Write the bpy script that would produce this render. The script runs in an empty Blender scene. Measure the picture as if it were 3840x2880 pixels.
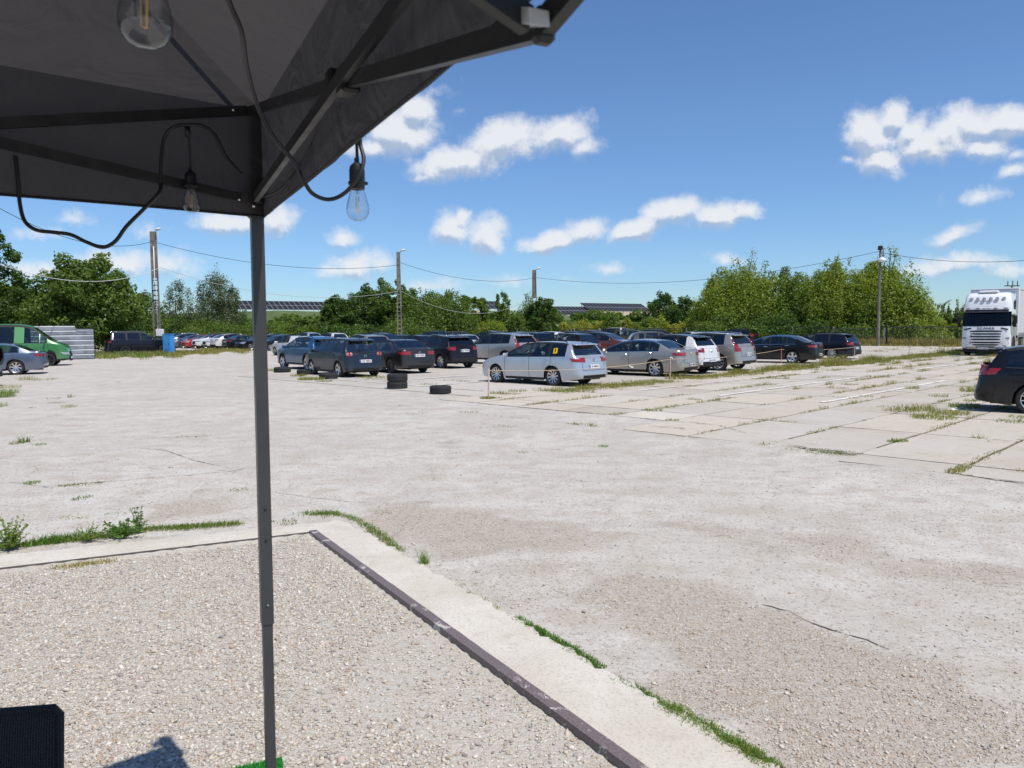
import bpy, math, random
import numpy as np
from mathutils import Vector, Matrix, Euler
random.seed(7)
sc = bpy.context.scene
COL = sc.collection
R_ = math.radians

# ------------------------------------------------------------------ camera
FPX, CAMH, PITCH, ROLL = 2885.0, 1.95, math.atan(212 / 2885.0), 0.009
cam_d = bpy.data.cameras.new("camera")
cam = bpy.data.objects.new("camera", cam_d)
COL.objects.link(cam)
cam_d.sensor_width = 36.0
cam_d.lens = FPX / 3840 * 36.0
cam_d.clip_start = 0.05
cam_d.clip_end = 5000
cam_d.dof.use_dof = True
cam_d.dof.focus_distance = 18.0
cam_d.dof.aperture_fstop = 11.0
_F = Vector((0, math.cos(PITCH), -math.sin(PITCH)))
_U = Vector((0, math.sin(PITCH), math.cos(PITCH)))
_R = Vector((1, 0, 0))
CR = (_R * math.cos(ROLL) - _U * math.sin(ROLL)).normalized()
CU = (_R * math.sin(ROLL) + _U * math.cos(ROLL)).normalized()
m = Matrix((CR, CU, -_F)).transposed().to_4x4()
m.translation = Vector((0, 0, CAMH))
cam.matrix_world = m
sc.camera = cam

def ray(x, y):
    return CR * ((x - 1920) / FPX) - CU * ((y - 1440) / FPX) + _F
def gp(x, y, z=0.0):
    d = ray(x, y); t = (z - CAMH) / d.z
    return Vector((d.x * t, d.y * t, z))
def at(x, y, Y):
    d = ray(x, y); t = Y / d.y
    return Vector((d.x * t, Y, CAMH + d.z * t))
def on_plane(x, y, p0, dirh):
    n = Vector((-dirh[1], dirh[0], 0)); d = ray(x, y)
    o = Vector((0, 0, CAMH)); t = (Vector(p0) - o).dot(n) / d.dot(n)
    return o + d * t

# ------------------------------------------------------------------ light
SUN_AZ = Vector((0.635, -0.772, 0)).normalized()
SUN_EL = R_(63)
sun_dir = Vector((SUN_AZ.x * math.cos(SUN_EL), SUN_AZ.y * math.cos(SUN_EL), math.sin(SUN_EL)))
sd = bpy.data.lights.new("sun", 'SUN'); sd.energy = 4.7; sd.angle = R_(0.53); sd.color = (1.0, 0.94, 0.85)
so = bpy.data.objects.new("sun", sd); COL.objects.link(so)
so.rotation_euler = sun_dir.to_track_quat('Z', 'Y').to_euler()
sc.view_settings.view_transform = 'Standard'
sc.view_settings.look = 'None'
sc.view_settings.exposure = 0.0
sc.view_settings.gamma = 1.0
sc.cycles.max_bounces = 7
sc.cycles.transparent_max_bounces = 14
sc.cycles.diffuse_bounces = 3
sc.cycles.glossy_bounces = 3
sc.cycles.transmission_bounces = 6
sc.cycles.caustics_reflective = False
sc.cycles.caustics_refractive = False

class NT:
    """tiny node-tree helper"""
    def __init__(s, tree): s.t = tree
    def n(s, typ, **kw):
        nd = s.t.nodes.new(typ)
        for k, v in kw.items():
            if k.startswith('i_'):
                key = k[2:]
                key = int(key) if key.isdigit() else key.replace('_', ' ')
                s.set(nd, key, v)
            else: setattr(nd, k, v)
        return nd
    def set(s, nd, key, v):
        if hasattr(v, 'is_linked') or isinstance(v, bpy.types.NodeSocket): s.t.links.new(v, nd.inputs[key])
        else: nd.inputs[key].default_value = v
    def math(s, op, a, b=None, c=None, clamp=False):
        nd = s.t.nodes.new('ShaderNodeMath'); nd.operation = op; nd.use_clamp = clamp
        for i, v in enumerate((a, b, c)):
            if v is not None: s.set(nd, i, v)
        return nd.outputs[0]
    def vmath(s, op, a, b=None):
        nd = s.t.nodes.new('ShaderNodeVectorMath'); nd.operation = op
        s.set(nd, 0, a)
        if b is not None: s.set(nd, 1, b)
        return nd.outputs[1] if op in ('LENGTH', 'DOT_PRODUCT') else nd.outputs[0]
    def mix(s, fac, a, b, blend='MIX'):
        nd = s.t.nodes.new('ShaderNodeMix'); nd.data_type = 'RGBA'; nd.blend_type = blend
        s.set(nd, 0, fac); s.set(nd, 6, a); s.set(nd, 7, b)
        return nd.outputs[2]
    def noise(s, vec, scale, detail=4, rough=0.55, dist=0.0):
        nd = s.t.nodes.new('ShaderNodeTexNoise')
        s.set(nd, 'Vector', vec); nd.inputs['Scale'].default_value = scale
        nd.inputs['Detail'].default_value = detail; nd.inputs['Roughness'].default_value = rough
        nd.inputs['Distortion'].default_value = dist
        return nd.outputs['Fac']
    def smooth(s, v, lo, hi, a=0.0, b=1.0):
        nd = s.t.nodes.new('ShaderNodeMapRange'); nd.interpolation_type = 'SMOOTHSTEP'
        s.set(nd, 0, v); nd.inputs[1].default_value = lo; nd.inputs[2].default_value = hi
        nd.inputs[3].default_value = a; nd.inputs[4].default_value = b
        return nd.outputs[0]

# ------------------------------------------------------------------ world: sky and clouds
w = bpy.data.worlds.new("World"); sc.world = w; w.use_nodes = True
w.node_tree.nodes.clear()
T = NT(w.node_tree)
sky = T.n('ShaderNodeTexSky', sky_type='NISHITA', sun_disc=False, sun_elevation=SUN_EL,
          sun_rotation=math.atan2(SUN_AZ.x, SUN_AZ.y), air_density=1.0, dust_density=0.2, ozone_density=1.6, altitude=100.0)
# clouds: (x, y, half width, half height, tilt deg, weight) measured as directions of the sky
CL = [(1500, 500, 130, 95, 0, 1), (1560, 420, 75, 60, -30, 1), (1400, 555, 110, 40, 0, .75),
      (1700, 605, 150, 62, -12, 1), (1880, 540, 160, 80, -18, 1), (2090, 500, 130, 62, -15, 1), (2190, 545, 70, 40, 10, .6), (1600, 650, 60, 25, 0, .6),
      (3270, 520, 100, 110, -40, 1), (3420, 500, 90, 60, -30, .9), (3560, 510, 110, 70, -10, 1), (3350, 440, 75, 65, -50, .95), (3300, 600, 110, 55, 5, 1), (3480, 545, 120, 70, -10, 1), (3640, 470, 150, 75, 0, 1), (3780, 450, 110, 60, 0, 1), (3700, 560, 110, 45, 8, .8), (3170, 605, 40, 20, 0, .5),
      (1690, 855, 75, 62, -35, .95), (1830, 885, 75, 70, 20, .9), (1740, 800, 30, 25, 0, .6),
      (2060, 905, 110, 38, -12, .95), (2190, 858, 90, 48, -15, .95),
      (2390, 860, 110, 42, -15, 1), (2520, 800, 130, 52, -10, 1), (2680, 800, 110, 48, -3, 1), (2790, 785, 70, 30, 0, .8),
      (870, 835, 130, 48, 0, .85), (1040, 815, 85, 62, -10, .85),
      (1285, 888, 65, 40, 0, .75), (1345, 985, 120, 52, 0, .75), (1260, 1010, 90, 30, 0, .55),
      (160, 1010, 200, 42, 0, .55), (420, 990, 200, 50, 0, .62), (640, 1000, 110, 55, 0, .6),
      (3480, 1000, 120, 38, -8, .5), (3620, 985, 160, 40, 0, .6), (3800, 1010, 130, 35, 0, .45),
      (3590, 880, 90, 34, -10, .55), (3660, 735, 90, 30, -10, .4), (3800, 640, 70, 28, -15, .7), (3820, 590, 50, 22, 0, .55),
      (2280, 1006, 75, 24, 0, .45), (2730, 975, 60, 28, 0, .4), (1620, 1075, 160, 24, 0, .3), (1610, 330, 60, 30, 0, .22), (1720, 410, 40, 18, 0, .3),
      (560, 860, 50, 40, 0, .35), (280, 830, 70, 30, 0, .3), (170, 880, 90, 25, 0, .3), (1900, 1060, 150, 20, 0, .25), (3050, 1080, 200, 26, 0, .3)]
grp = bpy.data.node_groups.new("cloud_density", 'ShaderNodeTree')
grp.interface.new_socket("P", in_out='INPUT', socket_type='NodeSocketVector')
grp.interface.new_socket("D", in_out='OUTPUT', socket_type='NodeSocketFloat')
G = NT(grp)
gi = G.n('NodeGroupInput'); go = G.n('NodeGroupOutput')
P = gi.outputs[0]
wn = G.n('ShaderNodeTexNoise'); G.set(wn, 'Vector', P); wn.inputs['Scale'].default_value = 16; wn.inputs['Detail'].default_value = 3
wv = G.vmath('SUBTRACT', wn.outputs['Color'], (0.5, 0.5, 0.5))
wv = G.vmath('MULTIPLY', wv, (0.030, 0.026, 0.0))
PW = G.vmath('ADD', P, wv)
acc = None
for (x, y, a, b, tl, wt) in CL:
    d = ray(x, y)
    mp = G.n('ShaderNodeMapping', vector_type='TEXTURE')
    G.set(mp, 0, PW)
    mp.inputs[1].default_value = (d.x / d.y, d.z / d.y, 0)
    mp.inputs[2].default_value = (0, 0, R_(-tl))
    mp.inputs[3].default_value = (a * 1.26 / FPX, b * 1.28 / FPX, 1)
    ln = G.vmath('LENGTH', mp.outputs[0])
    f = G.math('SUBTRACT', 1.0, ln)
    f = G.math('MULTIPLY', f, wt) if wt < 1 else f
    f = G.math('MAXIMUM', f, -0.6)
    acc = f if acc is None else G.math('SMOOTH_MAX', acc, f, 0.12)
n1 = G.noise(P, 26, 9, 0.66)
n2 = G.math('MULTIPLY', G.math('SUBTRACT', n1, 0.5), 1.25)
D = G.math('ADD', acc, n2)
grp.links.new(D, go.inputs[0])
tc = T.n('ShaderNodeTexCoord')
sep = T.n('ShaderNodeSeparateXYZ'); T.set(sep, 0, tc.outputs['Generated'])
yy = T.math('MAXIMUM', sep.outputs[1], 0.05)
cb = T.n('ShaderNodeCombineXYZ'); T.set(cb, 0, T.math('DIVIDE', sep.outputs[0], yy)); T.set(cb, 1, T.math('DIVIDE', sep.outputs[2], yy))
g1 = T.n('ShaderNodeGroup'); g1.node_tree = grp; T.set(g1, 0, cb.outputs[0])
g2 = T.n('ShaderNodeGroup'); g2.node_tree = grp; T.set(g2, 0, T.vmath('ADD', cb.outputs[0], (0.004, 0.014, 0)))
dens = g1.outputs[0]
alpha = T.smooth(dens, -0.06, 0.62, 0, 0.94)
alpha = T.math('MULTIPLY', alpha, T.smooth(sep.outputs[1], 0.3, 0.5))
shade = T.smooth(T.math('SUBTRACT', dens, g2.outputs[0]), -0.34, 0.12)
ccol = T.mix(shade, (0.43, 0.52, 0.68, 1), (0.84, 0.86, 0.90, 1))
skc = T.n('ShaderNodeHueSaturation', i_Saturation=1.10, i_Value=1.06); skc.inputs['Hue'].default_value = 0.5
T.set(skc, 'Color', sky.outputs[0])
SKY = 0.105
skm = T.vmath('SCALE', skc.outputs[0]); skm.node.inputs[3].default_value = SKY
gr = T.n('ShaderNodeValToRGB'); T.set(gr, 0, sep.outputs[2]); e = gr.color_ramp
e.elements[0].color = (.66, .88, 1.20, 1); e.elements[1].color = (.90, 1.0, 1.16, 1)
for p_, c_ in ((.05, (.64, .86, 1.18, 1)), (.12, (.72, .90, 1.17, 1)), (.25, (.85, .98, 1.18, 1)), (.45, (.90, 1.0, 1.16, 1))):
    q = e.elements.new(p_); q.color = c_
skm = T.mix(1.0, skm, gr.outputs[0], 'MULTIPLY')
fin = T.mix(alpha, skm, ccol)
bg = T.n('ShaderNodeBackground'); T.set(bg, 0, fin); bg.inputs[1].default_value = 1.0
wo = T.n('ShaderNodeOutputWorld'); w.node_tree.links.new(bg.outputs[0], wo.inputs[0])
w.cycles.sampling_method = 'MANUAL'; w.cycles.sample_map_resolution = 512

# ------------------------------------------------------------------ helpers
def mk(name, verts, faces, mats=None, parent=None, midx=None, smooth=False, cols=None, loc=None):
    me = bpy.data.meshes.new(name)
    V = np.asarray(verts, dtype=np.float32).reshape(-1, 3)
    if isinstance(faces, np.ndarray):
        nf, k = faces.shape
        me.vertices.add(len(V)); me.vertices.foreach_set('co', V.ravel())
        me.loops.add(nf * k); me.loops.foreach_set('vertex_index', faces.astype(np.int32).ravel())
        me.polygons.add(nf); me.polygons.foreach_set('loop_start', np.arange(nf, dtype=np.int32) * k)
        me.polygons.foreach_set('loop_total', np.full(nf, k, dtype=np.int32))
        me.update(calc_edges=True)
    else:
        me.from_pydata([tuple(map(float, v)) for v in V], [], faces)
    if mats is not None:
        for mt in (mats if isinstance(mats, (list, tuple)) else [mats]): me.materials.append(mt)
    if midx is not None: me.polygons.foreach_set('material_index', np.asarray(midx, dtype=np.int32))
    if smooth: me.polygons.foreach_set('use_smooth', np.ones(len(me.polygons), dtype=bool))
    if cols is not None:
        ca = me.color_attributes.new('col', 'FLOAT_COLOR', 'POINT')
        c = np.ones((len(V), 4), dtype=np.float32); c[:, :3] = cols
        ca.data.foreach_set('color', c.ravel())
    me.update()
    o = bpy.data.objects.new(name, me); COL.objects.link(o)
    if parent is not None: o.parent = parent
    if loc is not None: o.location = loc
    return o

class MB:
    """mesh builder that merges simple shapes into one mesh"""
    def __init__(s): s.v = []; s.f = []; s.m = []
    def add(s, v, f, m=0):
        b = len(s.v); s.v += [tuple(p) for p in v]; s.f += [tuple(i + b for i in q) for q in f]; s.m += [m] * len(f)
        return s
    def box(s, c, sz, m=0, rot=None, bev=0.0):
        x, y, z = [q / 2 for q in sz]
        if bev > 0:
            b = min(bev, x * .9, y * .9, z * .9); pts = []
            for sx in (-1, 1):
                for sy in (-1, 1):
                    for sz_ in (-1, 1):
                        pts += [(sx * x, sy * (y - b), sz_ * (z - b)), (sx * (x - b), sy * y, sz_ * (z - b)), (sx * (x - b), sy * (y - b), sz_ * z)]
            import bmesh
            bm = bmesh.new()
            for p in pts: bm.verts.new(p)
            r = bmesh.ops.convex_hull(bm, input=bm.verts)
            bm.verts.ensure_lookup_table(); bm.verts.index_update()
            v = [Vector(q.co) for q in bm.verts]; f = [[q.index for q in fc.verts] for fc in bm.faces]; bm.free()
        else:
            v = [Vector((i * x, j * y, k * z)) for i in (-1, 1) for j in (-1, 1) for k in (-1, 1)]
            f = [(0, 1, 3, 2), (4, 6, 7, 5), (0, 4, 5, 1), (2, 3, 7, 6), (0, 2, 6, 4), (1, 5, 7, 3)]
        if rot is not None: v = [rot @ p for p in v]
        c = Vector(c); return s.add([p + c for p in v], f, m)
    def tube(s, pts, r, n=8, m=0, caps=True, square=False, up=None):
        pts = [Vector(p) for p in pts]; rs = r if isinstance(r, (list, tuple)) else [r] * len(pts)
        rings = []; prev = None
        for i, p in enumerate(pts):
            t = (pts[min(i + 1, len(pts) - 1)] - pts[max(i - 1, 0)])
            if t.length < 1e-9: t = Vector((0, 0, 1))
            t.normalize()
            if prev is None:
                a = up if up is not None else (Vector((0, 0, 1)) if abs(t.z) < .9 else Vector((1, 0, 0)))
                u = t.cross(Vector(a)).normalized()
            else:
                u = prev - t * prev.dot(t)
                u = u.normalized() if u.length > 1e-6 else t.orthogonal().normalized()
            prev = u; v = t.cross(u)
            if square:
                q = 1.0; rings.append([p + (u * a * rs[i][0] + v * b * rs[i][1]) if isinstance(rs[i], tuple) else p + (u * a + v * b) * rs[i] for a, b in ((q, q), (-q, q), (-q, -q), (q, -q))])
            else: rings.append([p + (u * math.cos(2 * math.pi * k / n) + v * math.sin(2 * math.pi * k / n)) * rs[i] for k in range(n)])
        k = 4 if square else n; vs = [q for rg in rings for q in rg]; fs = []
        for i in range(len(rings) - 1):
            for j in range(k): fs.append((i * k + j, i * k + (j + 1) % k, (i + 1) * k + (j + 1) % k, (i + 1) * k + j))
        if caps: fs.append(tuple(range(k - 1, -1, -1))); fs.append(tuple((len(rings) - 1) * k + j for j in range(k)))
        return s.add(vs, fs, m)
    def lathe(s, prof, n=24, m=0, axis='Z', c=(0, 0, 0)):
        vs = []; fs = []
        for (r, h) in prof:
            for k in range(n):
                a = 2 * math.pi * k / n
                p = (r * math.cos(a), r * math.sin(a), h)
                if axis == 'Y': p = (p[0], h, p[1])
                if axis == 'X': p = (h, p[0], p[1])
                vs.append((p[0] + c[0], p[1] + c[1], p[2] + c[2]))
        for i in range(len(prof) - 1):
            for k in range(n): fs.append((i * n + k, i * n + (k + 1) % n, (i + 1) * n + (k + 1) % n, (i + 1) * n + k))
        return s.add(vs, fs, m)
    def build(s, name, mats, parent=None, smooth=False, loc=None):
        o = mk(name, s.v, s.f, mats, parent, s.m, smooth, loc=loc)
        return o

def empty(name, loc=(0, 0, 0), rz=0.0):
    o = bpy.data.objects.new(name, None); COL.objects.link(o); o.location = loc; o.rotation_euler = (0, 0, rz); o.empty_display_size = .2
    return o
def tag(o, label=None, cat=None, group=None, kind=None):
    if label: o['label'] = label
    if cat: o['category'] = cat
    if group: o['group'] = group
    if kind: o['kind'] = kind
    return o
def children(o): return [c for c in bpy.data.objects if c.parent == o]
def copy_tree(o, parent=None):
    c = o.copy(); COL.objects.link(c)
    if parent is not None: c.parent = parent
    for ch in children(o): copy_tree(ch, c)
    return c
def autosmooth(o, ang=35):
    me = o.data; me.polygons.foreach_set('use_smooth', np.ones(len(me.polygons), dtype=bool))
    import bmesh
    bm = bmesh.new(); bm.from_mesh(me)
    for e in bm.edges:
        if len(e.link_faces) == 2 and e.calc_face_angle(0) > R_(ang): e.smooth = False
    bm.to_mesh(me); bm.free(); return o

# ------------------------------------------------------------------ materials
def mat(name, col=(.5, .5, .5), rough=.5, metal=0.0, coat=0.0, spec=.5, bump=None, var=0.0, vscale=8.0, emis=None, sub=None):
    mt = bpy.data.materials.new(name); mt.use_nodes = True
    t = NT(mt.node_tree); b = mt.node_tree.nodes['Principled BSDF']
    b.inputs['Base Color'].default_value = (*col, 1); b.inputs['Roughness'].default_value = rough
    b.inputs['Metallic'].default_value = metal; b.inputs['Coat Weight'].default_value = coat; b.inputs['Coat Roughness'].default_value = .04
    b.inputs['Specular IOR Level'].default_value = spec
    if var > 0:
        tcn = t.n('ShaderNodeTexCoord'); nz = t.noise(tcn.outputs['Object'], vscale, 5, .6)
        c = t.mix(t.smooth(nz, .3, .7), (*[q * (1 - var) for q in col], 1), (*[min(1, q * (1 + var)) for q in col], 1))
        t.set(b, 'Base Color', c)
        t.set(b, 'Roughness', t.smooth(nz, .2, .8, max(0, rough - .08), min(1, rough + .1)))
    if bump:
        tcn = t.n('ShaderNodeTexCoord'); nz = t.noise(tcn.outputs['Object'], bump[0], 4, .6)
        bp = t.n('ShaderNodeBump'); t.set(bp, 'Height', nz); bp.inputs['Strength'].default_value = bump[1]; bp.inputs['Distance'].default_value = bump[2]
        t.set(b, 'Normal', bp.outputs[0])
    return mt
def paint(name, col, metal=.35, rough=.32):
    mt = bpy.data.materials.new(name); mt.use_nodes = True
    t = NT(mt.node_tree); b = mt.node_tree.nodes['Principled BSDF']
    tcn = t.n('ShaderNodeTexCoord'); sp = t.n('ShaderNodeSeparateXYZ'); t.set(sp, 0, tcn.outputs['Object'])
    nz = t.noise(tcn.outputs['Object'], 3.2, 5, .65)
    dz = t.math('MULTIPLY', t.smooth(sp.outputs[2], .75, .15), t.smooth(nz, .25, .7))   # road dust low on the sides
    dz = t.math('MULTIPLY', dz, .10 if max(col) < .1 else .25)
    t.set(b, 'Base Color', t.mix(dz, (*col, 1), (.33, .30, .26, 1)))
    b.inputs['Metallic'].default_value = metal
    t.set(b, 'Roughness', t.math('ADD', rough, t.math('MULTIPLY', dz, .8)))
    b.inputs['Coat Weight'].default_value = .45 if max(col) < .1 else .9; b.inputs['Coat Roughness'].default_value = .05; b.inputs['Specular IOR Level'].default_value = .25 if max(col) < .1 else .5
    return mt
def glassmat(name, tint=.25, base=.10, col=(1, 1, 1), edge=.55, rim=False):
    mt = bpy.data.materials.new(name); mt.use_nodes = True; t = NT(mt.node_tree); mt.node_tree.nodes.clear()
    tr = t.n('ShaderNodeBsdfTransparent'); tr.inputs[0].default_value = (tint * col[0], tint * col[1], tint * col[2], 1)
    gl = t.n('ShaderNodeBsdfGlossy'); gl.inputs['Roughness'].default_value = .03; gl.inputs[0].default_value = (.9, .95, 1, 1)
    lw = t.n('ShaderNodeLayerWeight'); lw.inputs[0].default_value = .5
    if rim: t.set(tr, 0, t.mix(t.math('POWER', lw.outputs['Facing'], 3.0), (tint, tint, tint, 1), (.35, .40, .42, 1)))
    fac = t.math('ADD', t.math('MULTIPLY', t.math('POWER', lw.outputs['Facing'], 4.0), edge), .04 + base, clamp=True)
    mx = t.n('ShaderNodeMixShader'); t.set(mx, 0, fac); t.set(mx, 1, tr.outputs[0]); t.set(mx, 2, gl.outputs[0])
    o = t.n('ShaderNodeOutputMaterial'); mt.node_tree.links.new(mx.outputs[0], o.inputs[0])
    return mt
def leafmat(name, sat=1.0, trans=.42):
    mt = bpy.data.materials.new(name); mt.use_nodes = True; t = NT(mt.node_tree); mt.node_tree.nodes.clear()
    at_ = t.n('ShaderNodeVertexColor', layer_name='col')
    df = t.n('ShaderNodeBsdfDiffuse'); t.set(df, 0, at_.outputs[0])
    tl = t.n('ShaderNodeBsdfTranslucent')
    t.set(tl, 0, t.mix(1.0, at_.outputs[0], (1.7, 1.6, .5, 1), 'MULTIPLY'))
    gs = t.n('ShaderNodeBsdfGlossy'); gs.inputs['Roughness'].default_value = .45; gs.inputs[0].default_value = (.8, .85, .8, 1)
    m1 = t.n('ShaderNodeMixShader'); m1.inputs[0].default_value = trans; t.set(m1, 1, df.outputs[0]); t.set(m1, 2, tl.outputs[0])
    m2 = t.n('ShaderNodeMixShader'); m2.inputs[0].default_value = .018; t.set(m2, 1, m1.outputs[0]); t.set(m2, 2, gs.outputs[0])
    o = t.n('ShaderNodeOutputMaterial'); mt.node_tree.links.new(m2.outputs[0], o.inputs[0])
    return mt
M_TYRE = mat('tyre_rubber', (.022, .022, .023), .85, bump=(60, .4, .004), var=.35)
M_ALLOY = mat('alloy', (.62, .62, .63), .3, .85)
M_DALLOY = mat('dark_alloy', (.12, .12, .125), .35, .6)
M_BRAKE = mat('wheel_inner', (.03, .03, .03), .7)
M_BLACK = mat('black_plastic', (.018, .018, .02), .6, spec=.25)
M_UNDER = mat('underbody', (.012, .012, .012), .9)
M_SEAM = mat('door_gap', (.012, .012, .013), .7)
M_CHROME = mat('chrome', (.75, .75, .76), .12, 1.0)
M_RED = mat('red_lens', (.27, .010, .010), .12, 0, .8)
M_REDD = mat('dark_red_lens', (.20, .006, .008), .12, 0, .8)
M_LAMP = mat('clear_lens', (.55, .56, .58), .1, .5, .8)
M_PLATE = mat('plate_white', (.72, .72, .72), .4)
M_BLUE = mat('plate_blue', (.02, .06, .35), .4)
M_SEAT = mat('seat_cloth', (.05, .05, .052), .9)
M_GLASS = glassmat('car_glass', .60, .05, (.85, 1, .95))
M_PRIV = glassmat('privacy_glass', .10, .05)
M_WSH = glassmat('windscreen_glass', .35, .10, (.85, 1, .95))
M_LEAF = leafmat('leaves')
M_BARK = mat('bark', (.09, .07, .05), .9, bump=(14, .6, .02), var=.3)
M_CONC = mat('weathered_concrete', (.30, .285, .26), .9, bump=(25, .4, .01), var=.3, vscale=3)
M_STEEL = mat('galvanised_steel', (.42, .44, .46), .38, .7, var=.15)
M_WHITE = mat('white_enamel', (.78, .78, .78), .35, var=.05)

def text_part(name, s, size, mt, parent, M4, ext=.002, sx=1.0):
    cu = bpy.data.curves.new(name, 'FONT'); cu.body = s; cu.size = size; cu.extrude = ext; cu.align_x = 'CENTER'; cu.align_y = 'CENTER'
    cu.materials.append(mt); cu.resolution_u = 2
    t = bpy.data.objects.new(name + '_curve', cu); COL.objects.link(t)
    dg = bpy.context.evaluated_depsgraph_get(); me = bpy.data.meshes.new_from_object(t.evaluated_get(dg)); bpy.data.objects.remove(t)
    if sx != 1.0:
        for v in me.vertices: v.co.x *= sx
    o = bpy.data.objects.new(name, me); COL.objects.link(o); o.parent = parent; o.matrix_local = M4
    return o
# ================================================================== GROUND
rng = np.random.default_rng(11)
def AB(a, b, z=0.0): return Vector(((a - b) * .70711, (a + b) * .70711, z))
def polydist(X, Y, poly):
    """signed distance, positive inside"""
    ins = np.zeros(X.shape, bool); dm = np.full(X.shape, 1e9)
    n = len(poly)
    for i in range(n):
        x0, y0 = poly[i]; x1, y1 = poly[(i + 1) % n]
        c = ((y0 > Y) != (y1 > Y)) & (X < (x1 - x0) * (Y - y0) / ((y1 - y0) + 1e-12) + x0); ins ^= c
        dx, dy = x1 - x0, y1 - y0; t = np.clip(((X - x0) * dx + (Y - y0) * dy) / (dx * dx + dy * dy + 1e-12), 0, 1)
        dm = np.minimum(dm, np.hypot(X - x0 - t * dx, Y - y0 - t * dy))
    return np.where(ins, dm, -dm)
_ph = rng.uniform(0, 6.28, (6, 12, 2)); _dr = rng.uniform(0, 6.28, (6, 12))
def wav(X, Y, s, k=0, n=6):
    """cheap smooth pseudo noise about -1..1"""
    o = 0
    for i in range(n):
        f = s * (1 + .35 * i); a = _dr[k % 6, i]
        o = o + np.sin(f * (X * math.cos(a) + Y * math.sin(a)) + _ph[k % 6, i, 0] + 1.3 * np.sin(.7 * f * (Y * math.cos(a) - X * math.sin(a)) + _ph[k % 6, i, 1]))
    return o / n * 1.6
def gpoly(px): return [tuple(gp(x, y)[:2]) for x, y in px]
K = Vector((-1.95, 7.28, 0)); dR = Vector((0.53, -0.848, 0)).normalized(); dL = Vector((-0.909, -0.417, 0)).normalized()
YARD = [tuple((K)[:2]), tuple((K + dR * 9)[:2]), (0, -8), (-12, -8), tuple((K + dL * 11)[:2])]
PEB = [gpoly(p) for p in (
    [(1340, 1900), (1700, 1890), (2100, 1950), (2330, 2010), (2250, 2060), (1900, 2080), (1600, 2130), (1430, 2040)],
    [(2150, 2130), (2400, 2140), (2700, 2230), (2900, 2290), (3250, 2430), (3500, 2510), (3840, 2650), (3840, 2880), (2950, 2880), (2750, 2700), (2500, 2560), (2350, 2400), (2150, 2260)],
    [(2500, 1960), (3100, 2010), (3840, 2130), (3840, 2230), (3400, 2180), (2900, 2090)],
    [(500, 1895), (700, 1870), (880, 1870), (860, 1925), (560, 1950)],
    [(1700, 2090), (2100, 2120), (2350, 2300), (2250, 2420), (1950, 2280)])]
PEBW = [.8, 1.0, .55, .7, .45]
def peb_density(X, Y):
    o = np.clip(.10 + .16 * wav(X, Y, 1.3, 1) + .1 * wav(X, Y, 5, 2), 0, 1) * np.clip((26 - Y) / 10, 0, 1)
    for p, wt in zip(PEB, PEBW):
        d = polydist(X, Y, p) + .22 * wav(X, Y, 2.6, 3) + .07 * wav(X, Y, 9, 4)
        o = np.maximum(o, wt * np.clip(d / .30 + .5, 0, 1) * np.clip(.90 + .42 * wav(X, Y, 2.1, 5) + .2 * wav(X, Y, 7, 2), .25, 1.1))
    return o
LOT = [tuple(AB(-25, 66)[:2]), tuple(AB(20, 66)[:2]), tuple(AB(23, 74)[:2]), tuple(AB(24, 96)[:2]), tuple(AB(72, 92)[:2]), tuple(AB(73.5, 5)[:2]), tuple(AB(73.5, -60)[:2]), tuple(AB(-60, -60)[:2]), tuple(AB(-60, 66)[:2])]
def axis(*segs):
    o = []
    for a, b, st in segs: o.append(np.arange(a, b, st))
    return np.concatenate(o)
gx = axis((-3000, -400, 200), (-400, -60, 20), (-60, -14, 1.0), (-14, -6, .2), (-6, 9, .07), (9, 16, .25), (16, 80, 1.0), (80, 400, 20), (400, 3001, 200))
gy = axis((-3000, -200, 200), (-200, -10, 10), (-10, 2.6, .5), (2.6, 12, .07), (12, 22, .2), (22, 110, 1.0), (110, 400, 10), (400, 4001, 200))
GX, GY = np.meshgrid(gx, gy)
near = np.clip((30 - GY) / 10, 0, 1) * np.clip((GY + 5) / 4, 0, 1)
yd = polydist(GX, GY, YARD)
GZ = near * (.012 * wav(GX, GY, 1.1, 0) + .006 * wav(GX, GY, 4.2, 1)) * np.clip(-yd / .6, 0, 1) - .03 * np.clip(yd / .05, 0, 1)
ld = polydist(GX, GY, LOT) + .6 * wav(GX, GY, .7, 2)
GZ = np.where(ld < 0, GZ + .03 * np.clip(-ld, 0, 3), GZ)
cr = peb_density(GX, GY); cr = np.where(yd > 0, .0, cr)
cg = np.clip(-ld / 1.0 + .2, 0, 1)
cb_ = np.clip(yd / .05, 0, 1)
nx, ny = len(gx), len(gy)
idx = np.arange(nx * ny).reshape(ny, nx)
F4 = np.stack([idx[:-1, :-1], idx[:-1, 1:], idx[1:, 1:], idx[1:, :-1]], -1).reshape(-1, 4)

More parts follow.
